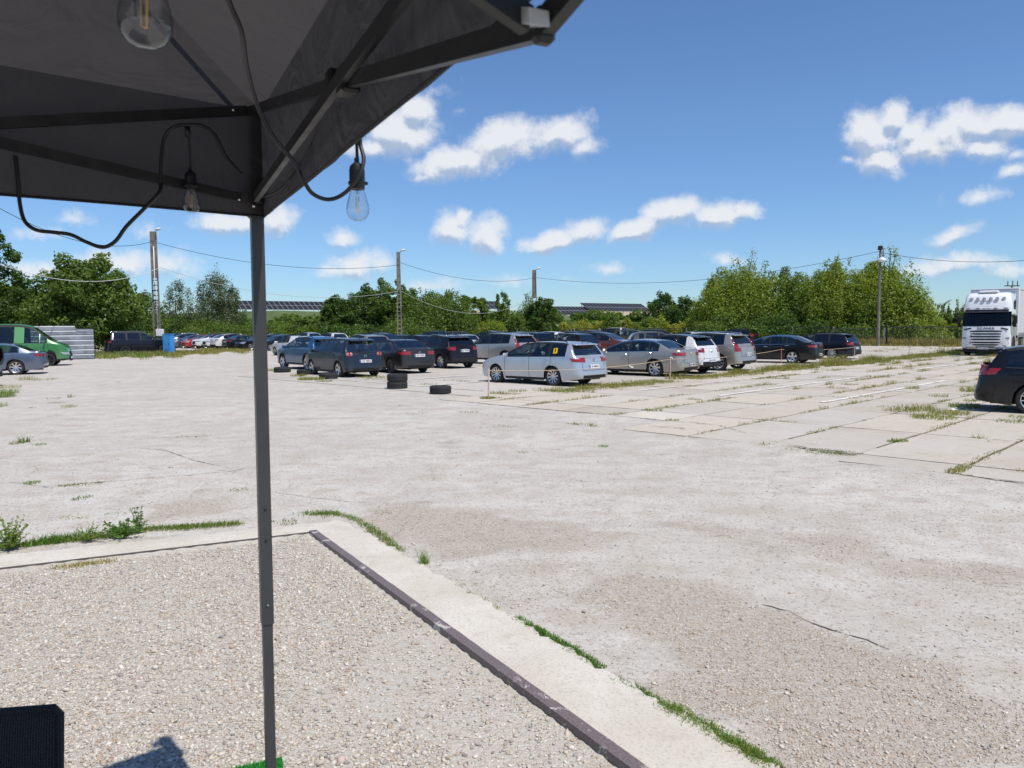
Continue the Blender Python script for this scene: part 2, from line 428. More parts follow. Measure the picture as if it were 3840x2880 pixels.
def ground_mat():
    mt = bpy.data.materials.new('dusty_hardstanding'); mt.use_nodes = True; t = NT(mt.node_tree); b = mt.node_tree.nodes['Principled BSDF']
    tcn = t.n('ShaderNodeTexCoord'); P = tcn.outputs['Object']
    vc = t.n('ShaderNodeVertexColor', layer_name='col'); sp = t.n('ShaderNodeSeparateColor'); t.set(sp, 0, vc.outputs[0])
    peb, grs, yard = sp.outputs[0], sp.outputs[1], sp.outputs[2]
    big = t.noise(P, .35, 5, .6, .6); med = t.noise(P, 2.3, 6, .65, .3); fin_ = t.noise(P, 38, 5, .7); vf = t.noise(P, 140, 3, .7)
    st = t.n('ShaderNodeMapping'); t.set(st, 0, P); st.inputs[2].default_value = (0, 0, R_(18)); st.inputs[3].default_value = (.25, 1.6, 1)
    strk = t.noise(st.outputs[0], 1.2, 6, .65, .5)
    base = t.mix(t.smooth(big, .35, .65), (.460, .428, .380, 1), (.525, .497, .452, 1))
    base = t.mix(t.math('MULTIPLY', t.smooth(med, .42, .66), .75), base, (.410, .370, .315, 1))
    base = t.mix(t.math('MULTIPLY', t.smooth(strk, .50, .72), .38), base, (.590, .566, .525, 1))
    base = t.mix(t.math('MULTIPLY', t.smooth(fin_, .50, .70), .38), base, (.27, .25, .225, 1))
    base = t.mix(t.math('MULTIPLY', t.smooth(vf, .54, .72), .30), base, (.67, .645, .605, 1))
    sp1 = t.noise(P, 11, 8, .78, .4); sp2 = t.noise(P, 24, 6, .75)
    base = t.mix(t.smooth(sp1, .56, .64, 0, .72), base, (.23, .20, .165, 1))
    base = t.mix(t.smooth(sp2, .57, .67, 0, .60), base, (.70, .67, .62, 1))
    tk = t.n('ShaderNodeTexWave', wave_type='BANDS', bands_direction='Y'); t.set(tk, 0, st.outputs[0]); tk.inputs['Scale'].default_value = .22; tk.inputs['Distortion'].default_value = 5.0; tk.inputs['Detail'].default_value = 3; tk.inputs['Detail Scale'].default_value = 1.5
    base = t.mix(t.math('MULTIPLY', t.smooth(tk.outputs['Fac'], .62, .92), t.smooth(med, .40, .62, .03, .28)), base, (.39, .335, .27, 1))
    # small stones as a cell pattern
    vo = t.n('ShaderNodeTexVoronoi'); t.set(vo, 'Vector', P); vo.inputs['Scale'].default_value = 62
    vs = t.n('ShaderNodeSeparateColor'); t.set(vs, 0, vo.outputs['Color'])
    rp = t.n('ShaderNodeValToRGB'); t.set(rp, 0, vs.outputs[0]); e = rp.color_ramp
    e.elements[0].color = (.20, .17, .14, 1); e.elements[1].color = (.58, .55, .50, 1)
    for p_, c_ in ((.22, (.32, .25, .19, 1)), (.45, (.40, .35, .29, 1)), (.65, (.45, .42, .38, 1)), (.8, (.34, .33, .32, 1))):
        q = e.elements.new(p_); q.color = c_
    dk = t.smooth(vo.outputs['Distance'], .0, .012 * 62 / 1.0, 1.0, .55)
    stone = t.mix(1.0, rp.outputs[0], (1, 1, 1, 1), 'MULTIPLY')
    pm = t.smooth(t.math('ADD', peb, t.math('MULTIPLY', t.math('SUBTRACT', fin_, .5), 1.1)), .15, .75)
    base = t.mix(t.math('MULTIPLY', pm, .8), base, t.mix(.50, stone, (.395, .335, .262, 1)))
    sn = t.smooth(t.math('ADD', vs.outputs[1], t.math('MULTIPLY', med, .5)), .98, 1.12)
    base = t.mix(t.math('MULTIPLY', sn, .7), base, stone)
    # the gravel yard bed
    bed = t.mix(.62, stone, (.50, .47, .41, 1))
    base = t.mix(yard, base, bed)
    # hairline cracks
    wp = t.n('ShaderNodeVectorMath', operation='ADD'); t.set(wp, 0, P); t.set(wp, 1, t.vmath('SCALE', t.n('ShaderNodeTexNoise').outputs['Color'])); wp.inputs[1].links[0].from_node.inputs[3].default_value = .0
    vk = t.n('ShaderNodeTexVoronoi', feature='DISTANCE_TO_EDGE'); vk.inputs['Scale'].default_value = .22
    wn_ = t.n('ShaderNodeTexNoise'); t.set(wn_, 'Vector', P); wn_.inputs['Scale'].default_value = .9; wn_.inputs['Detail'].default_value = 6
    t.set(vk, 'Vector', t.vmath('ADD', P, t.vmath('MULTIPLY', wn_.outputs['Color'], (1.6, 1.6, 0))))
    ck = t.math('MULTIPLY', t.smooth(vk.outputs['Distance'], .0, .0045, 1, 0), t.smooth(med, .42, .6))
    ck = t.math('MULTIPLY', ck, t.math('SUBTRACT', 1.0, yard))
    base = t.mix(t.math('MULTIPLY', ck, .55), base, (.20, .18, .15, 1))
    gn = t.noise(P, 1.5, 6, .7); gcol = t.mix(t.smooth(gn, .35, .62), (.075, .095, .03, 1), (.26, .22, .10, 1))
    base = t.mix(t.smooth(t.math('ADD', grs, t.math('MULTIPLY', t.math('SUBTRACT', fin_, .5), .8)), .35, .6), base, gcol)
    t.set(b, 'Base Color', base); b.inputs['Roughness'].default_value = .93; b.inputs['Specular IOR Level'].default_value = .25
    hh = t.math('ADD', t.math('MULTIPLY', fin_, .5), t.math('MULTIPLY', t.math('SUBTRACT', 1.0, vo.outputs['Distance']), t.math('ADD', .45, t.math('ADD', pm, yard))))
    hh = t.math('ADD', hh, t.math('MULTIPLY', vf, .35))
    bp = t.n('ShaderNodeBump'); t.set(bp, 'Height', hh); bp.inputs['Strength'].default_value = .75; bp.inputs['Distance'].default_value = .006
    t.set(b, 'Normal', bp.outputs[0])
    return mt
M_GROUND = ground_mat()
ground = mk('ground', np.stack([GX, GY, GZ], -1).reshape(-1, 3), F4, M_GROUND, smooth=True, cols=np.stack([cr, cg, cb_], -1).reshape(-1, 3))
tag(ground, kind='structure')

# ---- loose stones (numpy): deformed icosahedra
_t = (1 + 5 ** .5) / 2
ICO = np.array([(-1, _t, 0), (1, _t, 0), (-1, -_t, 0), (1, -_t, 0), (0, -1, _t), (0, 1, _t), (0, -1, -_t), (0, 1, -_t), (_t, 0, -1), (_t, 0, 1), (-_t, 0, -1), (-_t, 0, 1)]) / 1.902
ICF = np.array([(0, 11, 5), (0, 5, 1), (0, 1, 7), (0, 7, 10), (0, 10, 11), (1, 5, 9), (5, 11, 4), (11, 10, 2), (10, 7, 6), (7, 1, 8), (3, 9, 4), (3, 4, 2), (3, 2, 6), (3, 6, 8), (3, 8, 9), (4, 9, 5), (2, 4, 11), (6, 2, 10), (8, 6, 7), (9, 8, 1)])
def stone_mat():
    mt = bpy.data.materials.new('river_gravel'); mt.use_nodes = True; t = NT(mt.node_tree); b = mt.node_tree.nodes['Principled BSDF']
    vc = t.n('ShaderNodeVertexColor', layer_name='col'); tcn = t.n('ShaderNodeTexCoord')
    t.set(b, 'Base Color', t.mix(t.smooth(t.noise(tcn.outputs['Object'], 160, 3, .6), .35, .7, 0, .35), vc.outputs[0], (.55, .53, .5, 1)))
    b.inputs['Roughness'].default_value = .75; b.inputs['Specular IOR Level'].default_value = .35
    return mt
M_STONE = stone_mat()
PAL = np.array([1.12, 1.07, .99]) * np.array([(.52, .50, .47), (.46, .43, .39), (.40, .35, .29), (.36, .28, .21), (.30, .28, .27), (.58, .56, .53), (.44, .36, .33), (.22, .21, .21), (.50, .45, .37), (.42, .41, .40)])
PW_ = np.array([.20, .16, .15, .09, .09, .09, .06, .06, .07, .05]); PW_ = PW_ / PW_.sum()
def stones(name, X, Y, Z, S, bright=1.0, warm=0.0):
    n = len(X); k = len(ICO)
    a = rng.uniform(0, 6.28, n); sx = S * rng.uniform(.8, 1.35, n); sy = S * rng.uniform(.6, 1.0, n); sz = S * rng.uniform(.35, .7, n)
    V = ICO[None] * (1 + rng.uniform(-.16, .16, (n, k, 1)))
    V = V * np.stack([sx, sy, sz], -1)[:, None] * .5
    tl = rng.normal(0, .25, n)
    z2 = V[..., 2] + V[..., 0] * np.tan(tl)[:, None]
    ca, sa = np.cos(a)[:, None], np.sin(a)[:, None]
    V = np.stack([V[..., 0] * ca - V[..., 1] * sa + X[:, None], V[..., 0] * sa + V[..., 1] * ca + Y[:, None], z2 + Z[:, None]], -1)
    c = PAL[rng.choice(len(PAL), n, p=PW_)] * rng.uniform(.85, 1.12, (n, 1)) * bright; c = c * (.92 if warm else 1.0) + (.08 * c.mean(0) if warm else 0)
    c = c * np.array([1 + warm, 1.0, 1 - warm])
    Fc = (ICF[None] + (np.arange(n) * k)[:, None, None]).reshape(-1, 3)
    return mk(name, V.reshape(-1, 3), Fc, M_STONE, smooth=True, cols=np.repeat(np.clip(c, 0, .8), k, 0))
# yard gravel
N = 120000
yb = 3.05 + (7.4 - 3.05) * rng.random(N) ** 1.25
xb = rng.uniform(-4.8, 1.0, N)
keep = (polydist(xb, yb, YARD) > .02) & (xb > -.70 * yb - .15) & (xb < .30 * yb)
keep &= ~((polydist(xb, yb, YARD) < .75 + .25 * wav(xb, yb, 2.3, 1)) & (yb < 5.0 + .5 * wav(xb, yb, 1.7, 2)) & (xb > -.9) & (rng.random(N) < .72))
keep &= ~((wav(xb, yb, 1.6, 5) > .75) & (rng.random(N) < .35))
xb, yb = xb[keep], yb[keep]
S = rng.gamma(3.4, .0030, len(xb)) + .0045
st1 = stones('yard_gravel', xb, yb, -.03 + S * .12, S, .98, .0)
tag(st1, 'pale mixed pebbles filling the yard inside the steel edging', 'gravel', kind='stuff')
N = 260000
yb = 3.1 + 12 * rng.random(N) ** 1.5; xb = rng.uniform(-.72, .72, N) * yb
pd = peb_density(xb, yb)
keep = (rng.random(N) < pd * .62 + .045) & (polydist(xb, yb, YARD) < -.5) | ((polydist(xb, yb, YARD) < -.02) & (rng.random(N) < .004))
xb, yb = xb[keep], yb[keep]
S = rng.gamma(2.6, .0027, len(xb)) + .0025
zz = .012 * wav(xb, yb, 1.1, 0) + .006 * wav(xb, yb, 4.2, 1)
st2 = stones('loose_pebbles', xb, yb, zz + S * .12, S, .95, .03)
tag(st2, 'loose brownish pebbles scattered over the dusty hardstanding', 'pebbles', kind='stuff')

# ---- concrete kerb strip round the yard, steel edging
def strip_mat():
    mt = bpy.data.materials.new('rough_concrete'); mt.use_nodes = True; t = NT(mt.node_tree); b = mt.node_tree.nodes['Principled BSDF']
    tcn = t.n('ShaderNodeTexCoord'); P = tcn.outputs['Object']
    a = t.noise(P, 1.4, 5, .6, .4); f = t.noise(P, 60, 5, .7); g = t.noise(P, 9, 5, .65)
    c = t.mix(t.smooth(a, .35, .65), (.53, .485, .41, 1), (.60, .56, .49, 1))
    c = t.mix(t.smooth(g, .5, .72, 0, .55), c, (.45, .40, .33, 1))
    c = t.mix(t.smooth(f, .5, .66, 0, .5), c, (.30, .27, .22, 1))
    c = t.mix(t.smooth(t.noise(P, 22, 7, .8), .60, .68, 0, .6), c, (.27, .24, .20, 1))
    t.set(b, 'Base Color', c); b.inputs['Roughness'].default_value = .93
    bp = t.n('ShaderNodeBump'); t.set(bp, 'Height', t.math('ADD', f, t.math('MULTIPLY', g, 1.5))); bp.inputs['Strength'].default_value = .5; bp.inputs['Distance'].default_value = .006
    t.set(b, 'Normal', bp.outputs[0]); return mt
M_STRIP = strip_mat()
def strip_arm(name, inner, outer, z=.018):
    V = []; n = len(inner)
    for p, q in zip(inner, outer):
        V += [(p.x, p.y, -.03), (p.x, p.y, z), ((p.x + q.x) / 2, (p.y + q.y) / 2, z + .006), (q.x, q.y, z - .004), (q.x + (q.x - p.x) * .02, q.y + (q.y - p.y) * .02, -.05)]
    Fs = [(i * 5 + j, i * 5 + j + 1, i * 5 + 6 + j, i * 5 + 5 + j) for i in range(n - 1) for j in range(4)]
    o = mk(name, V, Fs, M_STRIP); return o
nR = Vector((-dR.y, dR.x, 0))  # outward of right arm
nL = Vector((dL.y, -dL.x, 0))
def rag(i, a=.03, k=1): return a * (math.sin(i * 1.7 * k) + math.sin(i * .61 * k + 2) + .7 * math.sin(i * 3.3 * k + 1)) / 2
inn = [K + dR * (i * .05) - nR * .0025 * i * .05 for i in range(0, 190)]
out = [K + nR * (.42 + .012 * i * .05 + rag(i)) + dR * (i * .05) for i in range(0, 190)]
out[0] = K + nR * .30 + nL * .30; out[1] = K + nR * .36 + nL * .22; out[2] = K + nR * .40 + nL * .1 
r1 = strip_arm('concrete_strip', inn, out); tag(r1, kind='structure')
inn = [K + nL * -.0 + dL * (i * .08) + nL * .02 for i in range(0, 130)]
out = [K + dL * (i * .08) + nL * (.36 + .10 * min(1, i * .08 / 3) + rag(i, .02, 1.3)) for i in range(0, 130)]
out[0] = K + nL * .30 + nR * .30
r2 = strip_arm('concrete_strip', inn, out, .004); tag(r2, kind='structure')
def edge_mat():
    mt = bpy.data.materials.new('painted_steel_edging'); mt.use_nodes = True; t = NT(mt.node_tree); b = mt.node_tree.nodes['Principled BSDF']
    tcn = t.n('ShaderNodeTexCoord'); P = tcn.outputs['Object']
    a = t.noise(P, 7, 4, .6, .8); g = t.noise(P, .8, 2); f = t.noise(P, 90, 4)
    c = t.mix(t.smooth(f, .4, .7), (.13, .102, .098, 1), (.20, .16, .15, 1))
    c = t.mix(t.math('MULTIPLY', t.smooth(t.math('ADD', a, t.math('MULTIPLY', f, .25)), .70, .76), t.smooth(g, .44, .54)), c, (.50, .47, .43, 1))
    t.set(b, 'Base Color', c); b.inputs['Roughness'].default_value = .5; return mt
M_EDGE = edge_mat()
mb = MB()
def bar(mb, pts, nrm, w, z0, z1):
    V = []
    for i, p in enumerate(pts):
        j = nrm * rag(i, .0022, 2)
        V += [p - nrm * .004 + j * 0 + Vector((0, 0, z0)), p - nrm * .004 + Vector((0, 0, z1)), p + nrm * (w) + j + Vector((0, 0, z1)), p + nrm * w + j + Vector((0, 0, z0))]
    Fs = [(i * 4 + j, i * 4 + j + 1, i * 4 + 5 + j, i * 4 + 4 + j) for i in range(len(pts) - 1) for j in range(3)]
    mb.add(V, Fs)
bar(mb, [K + dR * (i * .1) - nR * (.012 + .009 * i * .1) for i in range(0, 95)], nR, .064, -.04, .021)
e1 = mb.build('steel_edging', M_EDGE); tag(e1, 'purplish brown steel edging with white splashes beside the pale concrete strip', 'edging', 'steel edging round the yard')
mb = MB(); bar(mb, [K + dR * 0 - dL * .22 + dL * (i * .1) + nL * .0 for i in range(0, 100)], nL, .012, -.04, .006)
e2 = mb.build('steel_edging', mat('rusty_dark_steel', (.11, .09, .085), .7, var=.3)); tag(e2, 'thin dark steel edging running left from the yard corner', 'edging', 'steel edging round the yard')

# ---- cracks
M_CRACK = mat('crack_dirt', (.085, .07, .05), .95, bump=(40, .6, .01), var=.4)
def crack(px, wd=.02, seed=1):
    rr = random.Random(seed); pts = [gp(x, y) for x, y in px]; P = []
    for a, b in zip(pts[:-1], pts[1:]):
        n = max(2, int((b - a).length / .06))
        for i in range(n): P.append(a.lerp(b, i / n))
    P.append(pts[-1]); V = []
    for i, p in enumerate(P):
        t = (P[min(i + 1, len(P) - 1)] - P[max(0, i - 1)]).normalized(); s = Vector((-t.y, t.x, 0))
        ww = wd * (rr.random() ** 1.5 * .9 + .1) * math.sin(math.pi * (i + .5) / len(P)) ** .4
        a_, b_ = (p.x + p.y) * .7071, (p.y - p.x) * .7071
        zg = .004 + float(.012 * wav(np.array(p.x), np.array(p.y), 1.1, 0) + .006 * wav(np.array(p.x), np.array(p.y), 4.2, 1)) * max(0, min(1, (30 - p.y) / 10))
        j = s * rr.gauss(0, wd * .35); z = Vector((0, 0, max(zg, .027 if a_ > 11.2 and p.x > 1.5 else -1)))
        V += [p + j - s * ww + z, p + j + s * ww + z]
    Fs = [(2 * i, 2 * i + 1, 2 * i + 3, 2 * i + 2) for i in range(len(P) - 1)]
    return V, Fs
mb = MB()
for px, wd in (([(2860, 2265), (2960, 2290), (3030, 2330), (3120, 2362), (3250, 2400), (3330, 2440)], .013), ([(3545, 1775), (3640, 1785), (3740, 1800), (3840, 1812)], .05),
               ([(0, 1806), (90, 1812), (180, 1828), (300, 1815), (480, 1803), (640, 1788), (860, 1770), (960, 1755)], .012),
               ([(2960, 1672), (3050, 1690), (3150, 1700), (3240, 1708)], .05), ([(1999, 1532), (2100, 1541), (2220, 1554), (2342, 1563)], .045),
               ([(1850, 1500), (1960, 1512)], .04), ([(2430, 1602), (2510, 1606), (2570, 1611)], .04), ([(500, 1648), (640, 1640), (820, 1632)], .012), ([(2342, 1563), (2480, 1580), (2600, 1588), (2700, 1600), (2800, 1628)], .025),
               ([(480, 1680), (620, 1693), (720, 1725), (860, 1756)], .012), ([(560, 1500), (700, 1487), (760, 1485)], .02), ([(1010, 1848), (1130, 1860), (1300, 1880), (1420, 1885)], .006)):
    v, f = crack(px, wd, int(wd * 1000) + px[0][0]); mb.add(v, f)
o = mb.build('ground_cracks', M_CRACK); tag(o, kind='structure')

# ---- concrete slabs
def slab_mat():
    mt = bpy.data.materials.new('road_slab_concrete'); mt.use_nodes = True; t = NT(mt.node_tree); b = mt.node_tree.nodes['Principled BSDF']
    tcn = t.n('ShaderNodeTexCoord'); P = tcn.outputs['Object']; vc = t.n('ShaderNodeVertexColor', layer_name='col')
    a = t.noise(P, .8, 6, .65, .6); f = t.noise(P, 45, 4, .7); g = t.noise(P, 6, 5, .65, .5); k = t.noise(P, .25, 3)
    c = t.mix(t.smooth(a, .4, .65, 0, .55), vc.outputs[0], (.52, .475, .41, 1))
    c = t.mix(t.smooth(g, .5, .72, 0, .5), c, (.31, .27, .22, 1))
    c = t.mix(t.smooth(f, .5, .7, 0, .35), c, (.26, .235, .20, 1))
    c = t.mix(t.smooth(k, .5, .6, 0, .35), c, (.50, .47, .44, 1))
    t.set(b, 'Base Color', c); b.inputs['Roughness'].default_value = .92; b.inputs['Specular IOR Level'].default_value = .25
    bp = t.n('ShaderNodeBump'); t.set(bp, 'Height', t.math('ADD', f, g)); bp.inputs['Strength'].default_value = .5; bp.inputs['Distance'].default_value = .005
    t.set(b, 'Normal', bp.outputs[0]); return mt
M_SLAB = slab_mat()
M_SOIL = mat('joint_soil', (.15, .13, .085), .95, bump=(30, .7, .02), var=.4, vscale=3)
so_ = mk('joint_soil', [tuple(AB(a, b, .006)) for a, b in ((11.6, -30), (73, -30), (73, 15.2), (13.5, 15.2), (13.5, 8.6), (12.6, 8.6), (12.6, 4.2), (12.0, 4.2), (12.0, 1.2), (11.6, 1.2))], [tuple(range(10))], M_SOIL)
tag(so_, kind='structure')
V, Fs, C = [], [], []; joints = []
rr = random.Random(4)
a_edges = [8.8 + 2.93 * i for i in range(-1, 23)]; bw = 1.47
for ib in range(-22, 8):
    b0 = 4.42 + bw * ib; b1 = b0 + bw; off = 0.0
    for a0 in a_edges:
        a1 = a0 + 2.93
        lim = 11.75 if b0 > 3.9 else (11.0 if b0 > 1.0 else 10.6)
        if b0 > 8.5: lim = 13.35
        if a0 < lim - 1.2: 
            if a1 < lim + .3: continue
            a0c = lim
        else: a0c = a0
        if a1 > 73.4: continue
        g = .016 + rr.random() * .016
        z = [.014 + rr.random() * .009 for _ in range(4)]
        if a0c == lim or a0 < lim + .5: z[0] = z[3] = .005 if b0 < 8.5 else .016
        cc = np.array((.45, .405, .34)) * rr.uniform(.88, 1.14) + np.array((.012, 0, -.012)) * rr.uniform(-1, 1)
        if rr.random() < .08: cc = cc * 1.12 + .02
        base = len(V); ring = []
        cs = [(a0c + g, b0 + g), (a1 - g, b0 + g), (a1 - g, b1 - g), (a0c + g, b1 - g)]
        for e in range(4):
            p, q = cs[e], cs[(e + 1) % 4]; nseg = 8 if (e % 2 == 0) else 4
            for s in range(nseg):
                t_ = s / nseg; ja = rr.gauss(0, .008) if s else rr.gauss(0, .012); jb = rr.gauss(0, .008)
                zz_ = z[e] * (1 - t_) + z[(e + 1) % 4] * t_
                pt = AB(p[0] + (q[0] - p[0]) * t_ + ja, p[1] + (q[1] - p[1]) * t_ + jb, zz_)
                ring.append(pt)
        n = len(ring)
        V += [tuple(p) for p in ring] + [(p.x, p.y, -.02) for p in ring]
        Fs.append(tuple(range(base, base + n)))
        Fs += [(base + n + i, base + n + (i + 1) % n, base + (i + 1) % n, base + i) for i in range(n)]
        C += [cc] * (2 * n)
        joints.append((a0c, a1, b0, 'a')); joints.append((b0, b1, a0, 'b'))
sl = mk('concrete_slabs', V, Fs, M_SLAB, cols=np.array(C)); tag(sl, kind='structure')
# second paved field under the parked rows
V, Fs, C = [], [], []
for ib in range(0, 5):
    for a0 in [14.6 + 5.0 * i for i in range(0, 10)]:
        b0 = 15.9 + 3.0 * ib; g = .02; base = len(V)
        cc = np.array((.43, .40, .36)) * rr.uniform(.92, 1.1)
        for (a, b) in ((a0 + g, b0 + g), (a0 + 5 - g, b0 + g), (a0 + 5 - g, b0 + 3 - g), (a0 + g, b0 + 3 - g)): V.append(tuple(AB(a, b, .016)))
        for (a, b) in ((a0 + g, b0 + g), (a0 + 5 - g, b0 + g), (a0 + 5 - g, b0 + 3 - g), (a0 + g, b0 + 3 - g)): V.append(tuple(AB(a, b, -.02)))
        Fs.append((base, base + 1, base + 2, base + 3)); Fs += [(base + 4 + i, base + 4 + (i + 1) % 4, base + (i + 1) % 4, base + i) for i in range(4)]; C += [cc] * 8
sl = mk('parking_slabs', V, Fs, M_SLAB, cols=np.array(C)); tag(sl, kind='structure')
# worn white lines
def line_mat():
    mt = bpy.data.materials.new('worn_road_paint'); mt.use_nodes = True; t = NT(mt.node_tree); b = mt.node_tree.nodes['Principled BSDF']
    tcn = t.n('ShaderNodeTexCoord'); P = tcn.outputs['Object']
    a = t.noise(P, 2.0, 6, .7); f = t.noise(P, 30, 4, .7)
    wr = t.smooth(t.math('ADD', t.math('MULTIPLY', a, .6), t.math('MULTIPLY', f, .4)), .46, .56)
    t.set(b, 'Base Color', t.mix(wr, (.74, .72, .67, 1), (.50, .455, .39, 1))); b.inputs['Roughness'].default_value = .85; return mt
M_LINE = line_mat()
mb = MB()
def wline(a0, b0, a1, b1, w=.17, z=.030):
    p, q = AB(a0, b0, z), AB(a1, b1, z); t = (q - p).normalized(); s = Vector((-t.y, t.x, 0)) * w / 2; n = max(2, int((q - p).length / .35))
    for i in range(n):
        if rr.random() < .07: continue
        c, d = p.lerp(q, i / n), p.lerp(q, (i + rr.uniform(.9, 1)) / n)
        mb.add([c - s * rr.uniform(.8, 1.1), d - s * rr.uniform(.8, 1.1), d + s * rr.uniform(.8, 1.1), c + s * rr.uniform(.8, 1.1)], [(0, 1, 2, 3)])
for b in (2.3, 5.15, 8.0, 10.88, 13.6): wline(18.9, b, 29.0, b)
wline(23.45, 1.5, 23.45, 14.2, .09)
for b in (-6, -3.2, -.5, 2.3, 5.15, 8.0, 10.88): wline(34, b, 46, b)
for b in (-12, -9, -6, -3.2, -.5, 2.3, 5.15): wline(52, b, 60, b)
for b in (20.2, 23.2): wline(16.2, b, 22.5, b)
wline(16, 17.2, 16, 26, .1); 
o = mb.build('bay_lines', M_LINE); tag(o, kind='structure')

# ---- grass and weeds
def blades(name, X, Y, Z, Hh, col, wd=.006, lean=.6, mats=None):
    n = len(X); a = rng.uniform(0, 6.28, n); l = np.abs(rng.normal(0, lean, n)) * Hh; s = rng.uniform(0, 6.28, n)
    wx, wy = np.cos(s) * wd * .5, np.sin(s) * wd * .5; dx, dy = np.cos(a) * l, np.sin(a) * l
    rows = []
    for (t, ww) in ((0, 1.0), (.55, .8), (1.0, .12)):
        cx, cy, cz = X + dx * t * t, Y + dy * t * t, Z + Hh * t * (1 - .18 * t)
        rows += [np.stack([cx - wx * ww, cy - wy * ww, cz], -1), np.stack([cx + wx * ww, cy + wy * ww, cz], -1)]
    V = np.stack(rows, 1); b = (np.arange(n) * 6)[:, None, None]
    Fc = (np.array([(0, 1, 3, 2), (2, 3, 5, 4)])[None] + b).reshape(-1, 4)
    return mk(name, V.reshape(-1, 3), Fc, mats or M_LEAF, cols=np.repeat(np.clip(col, 0.01, .7), 6, 0))
GRN = np.array((.13, .24, .045)); YGR = np.array((.26, .28, .07)); DRY = np.array((.42, .34, .17)); DGR = np.array((.07, .15, .035)); OLV = np.array((.17, .19, .06))
class Tufts:
    def __init__(s): s.X, s.Y, s.Z, s.H, s.C = [], [], [], [], []
    def add(s, x, y, n, rad, h, pal, z=.0):
        a = rng.uniform(0, 6.28, n); r = rad * np.sqrt(rng.random(n))
        s.X.append(x + r * np.cos(a)); s.Y.append(y + r * np.sin(a)); s.Z.append(np.full(n, z)); s.H.append(h * rng.uniform(.4, 1.1, n))
        p = np.array(pal); s.C.append(p[rng.integers(0, len(p), n)] * rng.uniform(.7, 1.3, (n, 1)))
    def line(s, pts, dens, rad, h, pal, per=6, z=.0, gaps=.0):
        for a, b in zip(pts[:-1], pts[1:]):
            L = (b - a).length; n = int(L * dens)
            for _ in range(n):
                t = rng.random(); p = a.lerp(b, t)
                if gaps and math.sin(p.x * 2.3 + p.y * 1.9) + math.sin(p.x * 5.1 - p.y * 3.7) < gaps: continue
                s.add(p.x + rng.normal(0, rad * .4), p.y + rng.normal(0, rad * .4), per, rad, h * rng.uniform(.6, 1.2), pal, z)
    def build(s, name, wd=.006, lean=.6):
        return blades(name, np.concatenate(s.X), np.concatenate(s.Y), np.concatenate(s.Z), np.concatenate(s.H), np.concatenate(s.C), wd, lean)
def G3(px): return [gp(x, y) for x, y in px]
tf = Tufts()
tf.line(G3([(1165, 1932), (1240, 1925), (1310, 1940), (1380, 1975), (1440, 2020), (1500, 2072)]), 200, .05, .035, [GRN, GRN * .8, YGR], 5)
tf.line(G3([(1150, 1925), (1260, 1930)]), 200, .09, .05, [GRN, GRN * .8], 6)
tf.line(G3([(1935, 2322), (2050, 2385), (2160, 2450), (2250, 2508)]), 420, .035, .030, [GRN, GRN * 1.2, DGR], 7)
tf.line(G3([(2300, 2548), (2420, 2610), (2500, 2655)]), 330, .035, .028, [GRN, GRN * 1.2, DGR], 6)
tf.line(G3([(2500, 2655), (2700, 2765), (2900, 2885)]), 560, .05, .038, [GRN, GRN * 1.2, YGR], 8)
tf.line(G3([(1650, 2165), (1760, 2225), (1870, 2285)]), 60, .03, .02, [GRN, YGR], 4)
o = tf.build('kerb_grass', .005, .7); tag(o, 'bright green grass creeping along the outer edge of the concrete strip', 'grass', kind='stuff')
tf = Tufts()
tf.line(G3([(840, 2012), (960, 2008), (1170, 1998)]), 420, .05, .03, [GRN, YGR, OLV], 6, -.03)
tf.line(G3([(200, 2118), (300, 2108), (420, 2092)]), 260, .06, .04, [DRY, DRY * 1.1, YGR], 5, -.03)
tf.line(G3([(0, 2055), (240, 2030), (420, 2010), (560, 1985), (700, 1978), (900, 1965)]), 260, .06, .05, [GRN, GRN, YGR, OLV], 7)
tf.line(G3([(1000, 1960), (1100, 1950)]), 60, .05, .03, [YGR, OLV], 4)
tf.line(G3([(120, 2045), (330, 2012)]), 160, .07, .10, [GRN, GRN * 1.1, DGR], 7)
o = tf.build('verge_grass', .006, .7); tag(o, 'green and straw coloured grass along the left arm of the concrete strip', 'grass', kind='stuff')
